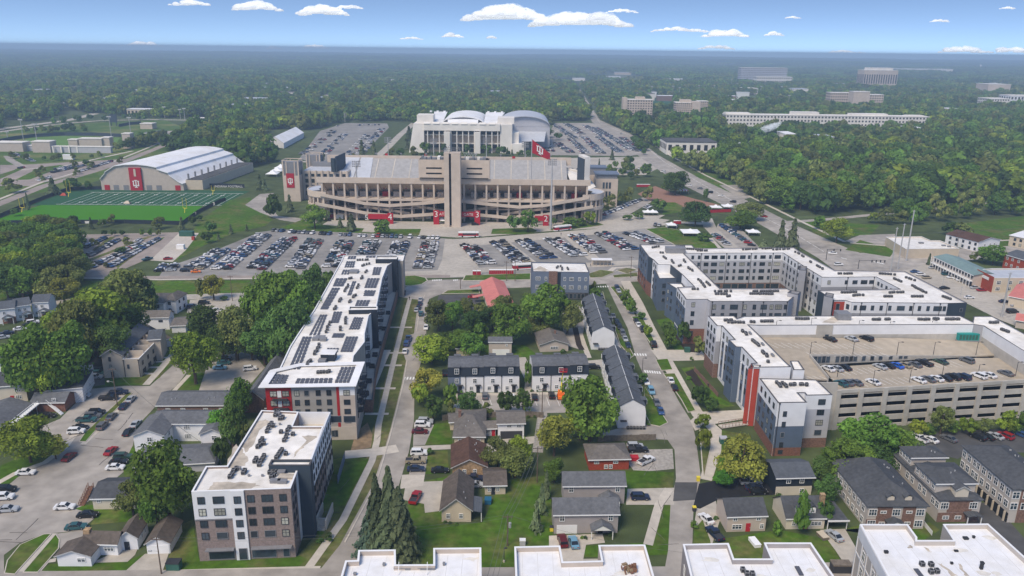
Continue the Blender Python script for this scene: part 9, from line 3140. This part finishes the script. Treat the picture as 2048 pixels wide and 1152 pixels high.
box_thing('bin','dark green skip at the kerb before the brick apartment block','skip',349,1137,2.8,1.8,2.0,'green_box','trim_dark')
box_thing('bin','teal blue wheeled cart behind the tan gabled house','cart',976,1006,1.6,1.8,1.3,'blue_bin')
box_thing('bin','yellow bin at the left corner of the front grey vinyl house','bin',1103,1062,.8,.8,1.3,'yellow','trim_dark')
box_thing('bin','yellow bin at the kerb by the black driveway','bin',1396,962,.8,.8,1.3,'yellow')
box_thing('bin','yellow topped bin at the kerb by the concrete drive','bin',1388,1022,.8,.8,1.3,'trim_dark','yellow')
box_thing('trailer','small white flat trailer on the lawn before the red door houses','trailer',1509,1088,1.5,3.2,.9,'canvas_white',rz=.2)
box_thing('picnic_table','brown picnic table on the lawn before the cream cottage','table',1645,1075,1.6,2.6,.9,'wood_grey','siding_tan',rz=.25)
box_thing('transformer','pale green utility cabinet beside the broad yellow tree','utility cabinet',1446,886,2.0,1.8,1.9,'green_box','siding_lightgrey')
box_thing('transformer','green utility cabinet in the bed of the brick corner','utility cabinet',1374,704,2.0,1.6,1.8,'green_box')
box_thing('transformer','grey and white electric cabinet on the lawn by the bottom white roofs','utility cabinet',1045,1090,1.3,1.0,1.5,'siding_lightgrey','trim_white')
box_thing('red_shed','low red canopy beside the red brick bungalow','canopy',1268,920,2.2,1.8,1.2,'door_red')
box_thing('container','white container on the forecourt by the left gate','container',678,437,6,2.5,2.6,'canvas_white')
box_thing('container','red box trailer on the forecourt by the left gate','container',664,436,2.4,2.2,2.4,'crimson')
box_thing('container','white sign trailer on the grass before the ballpark','container',138,319,10,3,5,'canvas_white')
box_thing('construction_cabin','small white cabin at the gravel yard','cabin',362,498,4,2.4,2.6,'canvas_white')
box_thing('construction_cabin','orange red bin at the end of the gravel yard','cabin',387,480,1.6,1.6,2,'siding_rust')
box_thing('machine','green machine parked at the top of the gravel yard','machine',374,472,8,3,3,'green_box')
box_thing('scaffold_stack','stack of black scaffold frames beside the bottom white roof','scaffold stack',1680,1142,4,2,2.2,'trim_dark','wood_grey')
def utility_pole(px,yb,yt,label,arm=2.4,wood=True,r=.16,lamp=False,z0=0.0):
 g=G(px,yb)
 h=HG(g,yt)
 t=thing('utility_pole',label,'utility pole',(g.x,g.y,0))
 mb=MB()
 mb.tube((g.x,g.y,0),(g.x,g.y,h),r,r*.65,8)
 mb.build('pole','pole_wood' if wood else 'pole_steel',t)
 if arm:
  mb=MB()
  mb.box(g.x-arm/2,g.y-.07,h-.7,g.x+arm/2,g.y+.07,h-.55)
  for k in(-.45,-.2,.2,.45):
   mb.tube((g.x+arm*k,g.y,h-.55),(g.x+arm*k,g.y,h-.25),.05,.04,5)
  mb.build('crossarm','pole_wood' if wood else 'pole_steel',t)
 if lamp:
  mb=MB()
  mb.tube((g.x,g.y,h*.62),(g.x-1.4,g.y-.4,h*.66),.05,.04,5)
  mb.box(g.x-1.9,g.y-.55,h*.64,g.x-1.2,g.y-.25,h*.67)
  mb.build('street_lamp','pole_steel',t)
 return Vector((g.x,g.y,h))
pl={}
pl['left']=utility_pole(235,812,735,'tall wooden pole with a lamp beside the brick motel lot',lamp=True)
pl['front']=utility_pole(323,1148,1074,'wooden pole by the driveway of the white garage',lamp=True)
pl['mid']=utility_pole(1015,1092,1029,'wooden pole with a grey transformer behind the bottom white roofs',r=.18)
pl['alley']=utility_pole(1074,965,893,'wooden pole in the gardens beside the alley tree')
pl['terr']=utility_pole(1084,826,776,'wooden pole at the edge of the terrace lot')
pl['lot']=utility_pole(465,602,551,'wooden pole at the road by the two yellow trees')
pl['yard']=utility_pole(545,846,800,'slim steel lamp pole at the corner of the solar block',0,False,.1,True)
pl['yard2']=utility_pole(442,928,908,'slim lamp pole in the yard left of the brick block',0,False,.08,True)
pl['n1']=utility_pole(1013,562,522,'left of two wooden poles by the red toilets row')
pl['n2']=utility_pole(1030,562,514,'right of two wooden poles by the red toilets row')
pl['n3']=utility_pole(1261,555,512,'wooden pole left of the courtyard complex')
pl['n4']=utility_pole(921,578,556,'short pole on the lawn before the pink roof',1.2)
pl['r1']=utility_pole(1912,506,462,'wooden pole with crossarms behind the white commercial roof',4)
pl['r2']=utility_pole(1580,496,452,'wooden pole with crossarms behind the courtyard complex',4)
pl['m1']=utility_pole(1812,522,420,'tallest steel transmission pole by the intersection',1.5,False,.45)
pl['m2']=utility_pole(1781,542,455,'left steel transmission pole by the intersection',1.5,False,.38)
pl['m3']=utility_pole(1795,538,447,'middle steel transmission pole by the intersection',1.5,False,.38)
pl['m4']=utility_pole(2003,634,545,'steel transmission pole at the right edge by the pink roofs',1.5,False,.42)
for i,(a,yb,yt) in enumerate(((1884,578,552),(1921,592,572))):
 utility_pole(a,yb,yt,['thin lamp pole in the middle of the motel court','thin lamp pole near the dark patch of the motel court'][i],.8,False,.1)
lamp_post(1283,764,0,8,'dark street lamp beside the nearer stepped terrace',None,yt=716,arm=.9)
lamp_post(1008,1124,0,3,'small grey box on a post behind the bottom roofs',None,yt=1096,arm=.3)
tr=MB()
c=pl['mid']
tr.tube((c.x+.5,c.y-.2,c.z-3.2),(c.x+.5,c.y-.2,c.z-2.0),.32,.32,10)
tr.build('transformer_can','pole_steel')
o=bpy.data.objects['transformer_can']
par=[x for x in bpy.data.objects if x.get('label','').startswith('wooden pole with a grey transformer')][0]
o.data.transform(Matrix.Translation(-par.location))
o.parent=par
def wire(p,q,sag,label,r=.04,offs=((0,0),),group=None):
 t=thing('cable',label,'cable',tuple(p),group)
 for ox_,oz in offs:
  mb=MB()
  n=14
  pr_=None
  for i in range(n+1):
   u=i/n
   c=p.lerp(q,u)+Vector((ox_,0,oz-sag*4*u*(1-u)))
   if pr_ is not None:
    mb.tube(pr_,c,r,r,4)
   pr_=c
  mb.build('strand','wire',t)
V3=lambda px,py,z:Vector((*G(px,py,z),z))
three=((-1,0),(0,0),(1,0))
wire(pl['mid'],pl['alley'],1.2,'wires from the transformer pole to the garden pole',offs=three)
wire(pl['alley'],pl['terr'],1.2,'wires from the garden pole to the terrace lot pole',offs=((-.8,0),(.8,0)))
wire(pl['mid'],V3(960,1240,11),1.0,'wires from the transformer pole down to the bottom edge',offs=three)
wire(pl['left'],V3(-60,960,9),1.5,'wires from the motel pole past the big yellow green tree',.02,three)
wire(pl['left'],pl['yard2'],2,'wire from the motel pole over to the yard lamp pole')
wire(pl['lot'],V3(-80,585,11),1.6,'wires along the road verge at left',.025,((0,0),(0,-1)))
wire(pl['m1'],V3(2160,398,26),3,'high wires from the tallest steel pole to the right',.035,((0,0),(0,-3.2),(0,-6)))
wire(pl['m1'],pl['m3'],1,'short wires between the steel poles',.03,((0,-1),(0,-3)))
wire(pl['r1'],V3(2160,440,15),1.5,'wires from the crossarm pole to the right edge',.03,three)
wire(pl['r1'],pl['r2'],3,'wires along the big road between the crossarm poles',.025,three)
wire(pl['front'],pl['mid'],2.2,'wire over the bottom street before the brick block',.02,((0,0),(0,-.8)))
wire(pl['mid'],V3(1400,1108,8),1.5,'wire over the gardens above the bottom roofs',.02)
def traffic_light(px,yb,yt,arm_px,label,n=3):
 g=G(px,yb)
 h=HG(g,yt)
 e=G(arm_px,yb)
 L=e.x-g.x
 t=thing('traffic_light',label,'traffic light',(g.x,g.y,0))
 mb=MB()
 mb.tube((g.x,g.y,0),(g.x,g.y,h),.18,.14,6)
 mb.tube((g.x,g.y,h-.4),(g.x+L,g.y,h),.12,.08,6)
 mb.build('mast','trim_dark',t)
 for i in range(n):
  x=g.x+L*(.5+.5*i/max(1,n-1))
  mb=MB()
  mb.box(x-.25,g.y-.25,h-1.2,x+.25,g.y+.1,h+.1)
  mb.build('signal_head','trim_dark',t)
traffic_light(1716,538,520,1766,'dark traffic light mast arm over the near side of the intersection',4)
traffic_light(1652,520,498,1678,'dark traffic light mast at the far left of the intersection',2)
def picket(label,pts,h,m='wood_grey',step=2.4):
 c=G(*pts[0])
 t=thing('fence',label,'fence',(c.x,c.y,0))
 for i in range(len(pts)-1):
  a,b=G(*pts[i]),G(*pts[i+1])
  n=max(1,int((b-a).length/step))
  for j in range(n):
   p,q_=a.lerp(b,j/n),a.lerp(b,(j+1)/n)
   mb=MB()
   mb.bar(p,p.lerp(q_,.98),.06,.05,h+.1*(j%2))
   mb.build('panel',m,t)
   mb=MB()
   mb.obox(p,(1,0),.14,.14,0,h+.2)
   mb.build('post',m,t)
picket('dark wooden fence behind the red brick bungalow',[(1196,884),(1312,880)],1.9)
picket('brown wooden fence between the terrace lot and the taupe roofed houses',[(885,842),(912,836),(1062,834),(1088,836)],1.9)
picket('long wooden fence along the wood beside the dark lot',[(140,758),(200,702)],1.8,'wood_brown')
picket('grey metal screen fence right of the brick apartment block',[(676,968),(690,920)],2.4,'siding_bluegrey')
picket('low retaining wall of brown brick by the garage wing',[(1388,742),(1436,795)],1.6,'brick_brown')
picket('white railing fence of the brown brick apartment house',[(1846,1050),(1864,1072)],1.2,'trim_white')
t=thing('footbridge','small footbridge with dark railings at the foot of the rust red shaft','footbridge',(*G(1470,850),0))
a,b=G(1440,856),G(1494,848)
mb=MB()
mb.bar(a,b,2.2,.3,.55)
mb.build('deck','concrete_light',t)
for s in(-1.05,1.05):
 mb=MB()
 d_=(b-a).normalized()
 nn=Vector((-d_.y,d_.x))*s
 mb.bar(a+nn,b+nn,.07,1.5,1.6)
 for i in range(9):
  c=a.lerp(b,i/8)+nn
  mb.box(c.x-.04,c.y-.04,.55,c.x+.04,c.y+.04,1.5)
 mb.build('railing','wood_brown',t)
for i,(x,y,w) in enumerate(((1165,1078,10),(1172,1078,10),(1222,1072,12),(1040,838,8),(1056,836,8),(1070,835,8),(1084,834,8),(1100,833,8),(912,787,9),(924,786,9),(1064,784,8),(1074,782,8),(1132,780,9),(1296,850,14),(1126,706,12),(1390,1055,20),(1432,1040,12),(660,1080,22),(640,1086,16),(1560,1000,20),(760,470,6),(1340,470,6),(1356,690,14),(1384,720,10),(1378,760,12),(1520,865,14),(900,1048,8),(914,1050,8),(890,1046,8))):
 g=G(x,y)
 r=w*MPP(g)/2
 t=thing('bush','small clipped green bush against a wall or bed edge','bush',(g.x,g.y,0),'small clipped bushes by the houses')
 o=bpy.data.objects.new('crown',crown_mesh('small%d'%(i%2),'leaf_dark' if i%3 else 'leaf_green'))
 COL.objects.link(o)
 o.parent=t
 o.location=(0,0,r*.7)
 o.scale=(r,r,r*.72)
# --- people
def person_mesh(step):
 me=bpy.data.meshes.new('body')
 v=[(0,0,.95),(0,0,1.2),(0,0,1.42),(0,.01,1.55),(0,.03,1.68),(.1,0,.9),(.1,step,.5),(.1,-step*.5,.06),(.1,-step*.5+.14,.03),(-.1,0,.9),(-.1,-step,.5),(-.1,-step*1.8,.08),(-.1,-step*1.8+.14,.05),(.2,0,1.4),(.25,-step,1.14),(.26,-step*.3,.9),(-.2,0,1.4),(-.25,step,1.14),(-.26,step*1.3,.92)]
 e=[(0,1),(1,2),(2,3),(3,4),(0,5),(5,6),(6,7),(7,8),(0,9),(9,10),(10,11),(11,12),(2,13),(13,14),(14,15),(2,16),(16,17),(17,18)]
 me.from_pydata(v,e,[])
 o=bpy.data.objects.new('body',me)
 COL.objects.link(o)
 sk=o.modifiers.new('skin','SKIN')
 rad=[.15,.14,.16,.055,.1,.1,.07,.05,.04,.1,.07,.05,.04,.06,.045,.035,.06,.045,.035]
 for i,d in enumerate(me.skin_vertices[0].data):
  d.radius=(rad[i],rad[i])
  d.use_root=i==0
 ss=o.modifiers.new('sub','SUBSURF')
 ss.levels=ss.render_levels=1
 dg=bpy.context.evaluated_depsgraph_get()
 m2=bpy.data.meshes.new_from_object(o.evaluated_get(dg))
 bpy.data.objects.remove(o)
 m2.materials.clear()
 m2.materials.append(M['cloth'])
 m2.materials.append(M['skin'])
 for p in m2.polygons:
  p.material_index=1 if p.center.z>1.52 else 0
 return m2
PM=[person_mesh(.16),person_mesh(.02)]
for i,(x,y,col,lab) in enumerate(((1122,471,(.02,.02,.03),'person in dark clothes crossing the drive below the right bus'),(1434,436,(.05,.05,.06),'person in dark clothes standing on the drive by the red fence banner'),(1181,533,(.02,.02,.03),'person in black standing left of the bus shelter'),(1190,528,(.1,.03,.03),'person in dark red standing nearer the bus shelter'),(1221,619,(.02,.02,.03),'person in dark clothes walking on the verge beside the farther terrace'),(1416,775,(.06,.05,.05),'person in grey on the footpath beside the long bed'),(819,600,(.03,.03,.03),'person in black on the walk near the far tower of the solar block'),(1376,470,(.2,.05,.05),'person in red beside the wide white canopy'))):
 g=G(x,y)
 t=thing('person',lab,'person',(g.x,g.y,.03),None,i*1.1)
 o=set_obj('body',PM[i%2],t,(0,0,0),col)
 mb=MB()
 mb.tube((0,.02,1.72),(0,.01,1.8),.1,.07,8)
 set_obj('hair',mb.mesh('hair','bark'),t,(0,0,0))
# --- clouds, far out over the skyline
def cloud(px,py,w,h,label,seed,Y=36000.0):
 d=FW+(px-1024)/FPX*RX-(py-576)/FPX*UP
 c=EYE+d*(Y/d.y)
 k=Y/FPX/math.cos(TH)*1.0
 W_,H_=w*k,h*k
 r=random.Random(seed)
 bm=bmesh.new()
 n=max(13,int(w/4))
 for i in range(n):
  u=(i+.5)/n*2-1
  env=(1-abs(u)**1.7)
  rr=H_*(.22+.38*env)*r.uniform(.7,1.1)
  ge=bmesh.ops.create_icosphere(bm,subdivisions=3,radius=rr)
  off=Vector((u*W_*.5,r.uniform(-.25,.25)*W_,-H_*.28+rr*.42+r.uniform(0,.3)*H_*env))
  for v in ge['verts']:
   q=v.co.copy()
   nz=noise.noise(q/(rr*.55)+Vector((i*3.1,0,seed)))
   nz2=noise.noise(q/(rr*.22)+Vector((i*1.7,5,seed)))
   q*=1+.22*nz+.05*nz2
   q.x*=1.7
   if q.z<0:
    q.z*=.1
   v.co=q+off
 me=bpy.data.meshes.new('cloud')
 bm.to_mesh(me)
 bm.free()
 for p in me.polygons:
  p.use_smooth=True
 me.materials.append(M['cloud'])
 o=bpy.data.objects.new('cloud',me)
 COL.objects.link(o)
 o.location=c
 tag(o,label,'cloud')
def cloud_mat():
 m=bpy.data.materials.new('cloud')
 m.use_nodes=True
 nt=m.node_tree
 N,L=nt.nodes.new,nt.links.new
 out=nt.nodes['Material Output']
 b=nt.nodes['Principled BSDF']
 b.inputs['Base Color'].default_value=(.72,.72,.72,1)
 b.inputs['Roughness'].default_value=1
 b.inputs['Specular IOR Level'].default_value=0
 tl_=N('ShaderNodeBsdfTranslucent')
 tl_.inputs['Color'].default_value=(.72,.72,.72,1)
 mx=N('ShaderNodeMixShader')
 mx.inputs[0].default_value=.55
 L(b.outputs[0],mx.inputs[1])
 L(tl_.outputs[0],mx.inputs[2])
 lw_=N('ShaderNodeLayerWeight')
 lw_.inputs['Blend'].default_value=.35
 ns=N('ShaderNodeTexNoise')
 ns.inputs['Scale'].default_value=.0045
 ns.inputs['Detail'].default_value=6
 tc=N('ShaderNodeTexCoord')
 L(tc.outputs['Object'],ns.inputs['Vector'])
 ad=N('ShaderNodeMath')
 ad.operation='ADD'
 L(lw_.outputs['Facing'],ad.inputs[0])
 L(ns.outputs['Fac'],ad.inputs[1])
 mr=N('ShaderNodeMapRange')
 mr.inputs[1].default_value=.6
 mr.inputs[2].default_value=1.12
 mr.inputs[3].default_value=.1
 mr.inputs[4].default_value=1
 L(ad.outputs[0],mr.inputs[0])
 tp_=N('ShaderNodeBsdfTransparent')
 m2=N('ShaderNodeMixShader')
 L(mr.outputs[0],m2.inputs[0])
 em=N('ShaderNodeEmission')  # even glow added to the cloud surface to lift its grey undersides
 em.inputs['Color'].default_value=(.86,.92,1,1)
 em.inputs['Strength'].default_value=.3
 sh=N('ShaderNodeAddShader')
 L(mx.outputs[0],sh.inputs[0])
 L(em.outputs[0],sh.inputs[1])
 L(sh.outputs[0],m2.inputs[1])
 L(tp_.outputs[0],m2.inputs[2])
 L(m2.outputs[0],out.inputs['Surface'])
 MATS['cloud']=m
cloud_mat()
m_=M['cloud'].copy()  # the smoke copy keeps the clouds' added glow, so it looks whiter
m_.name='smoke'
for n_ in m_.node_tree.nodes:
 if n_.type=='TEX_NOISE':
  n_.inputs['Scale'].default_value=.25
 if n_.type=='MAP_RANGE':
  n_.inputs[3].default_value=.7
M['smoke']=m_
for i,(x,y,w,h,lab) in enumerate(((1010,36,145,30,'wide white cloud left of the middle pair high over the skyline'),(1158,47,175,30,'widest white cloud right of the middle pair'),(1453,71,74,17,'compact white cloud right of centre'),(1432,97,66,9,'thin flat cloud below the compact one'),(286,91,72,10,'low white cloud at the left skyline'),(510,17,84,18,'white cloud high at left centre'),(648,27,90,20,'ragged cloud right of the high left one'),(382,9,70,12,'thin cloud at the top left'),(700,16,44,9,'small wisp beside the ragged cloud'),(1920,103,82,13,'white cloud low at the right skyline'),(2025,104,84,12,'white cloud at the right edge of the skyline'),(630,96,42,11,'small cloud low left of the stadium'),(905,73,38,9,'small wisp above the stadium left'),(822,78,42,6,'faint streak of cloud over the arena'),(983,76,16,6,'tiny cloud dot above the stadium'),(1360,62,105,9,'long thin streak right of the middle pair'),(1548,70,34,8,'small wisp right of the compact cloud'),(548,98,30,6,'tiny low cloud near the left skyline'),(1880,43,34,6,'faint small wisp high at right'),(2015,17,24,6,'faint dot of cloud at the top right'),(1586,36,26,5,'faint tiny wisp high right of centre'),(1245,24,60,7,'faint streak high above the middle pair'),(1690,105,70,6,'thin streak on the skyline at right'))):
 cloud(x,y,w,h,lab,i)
g=G(1522,290)
sm=MB()
for i in range(9):
 u_=i/8
 c=Vector((g.x-6+26*u_,g.y,14+13*u_))
 rr=2.2+3.6*math.sin(math.pi*u_)
 for a in range(8):
  for b in range(4):
   qd=[]
   for da,db in((0,0),(1,0),(1,1),(0,1)):
    th_,ph_=(a+da)/8*6.283,(b+db)/4*3.1416
    qd.append((c.x+rr*1.5*math.sin(ph_)*math.cos(th_),c.y+rr*math.sin(ph_)*math.sin(th_),c.z+rr*.7*math.cos(ph_)))
   sm.poly(qd)
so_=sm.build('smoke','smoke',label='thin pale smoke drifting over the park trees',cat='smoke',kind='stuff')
for p in so_.data.polygons:
 p.use_smooth=True
# --- the air between
hz=MB()
hz.box(-15000,-420,-1.0,15000,12700,118.0)
hm_=bpy.data.materials.new('haze')
hm_.use_nodes=True
nt=hm_.node_tree
nt.nodes.remove(nt.nodes['Principled BSDF'])
pv=nt.nodes.new('ShaderNodeVolumePrincipled')
pv.inputs['Color'].default_value=(.56,.77,1.0,1)
pv.inputs['Density'].default_value=0.00022
pv.inputs['Anisotropy'].default_value=0.0
nt.links.new(pv.outputs[0],nt.nodes['Material Output'].inputs['Volume'])
MATS['haze']=hm_
hz.build('haze','haze',kind='stuff')
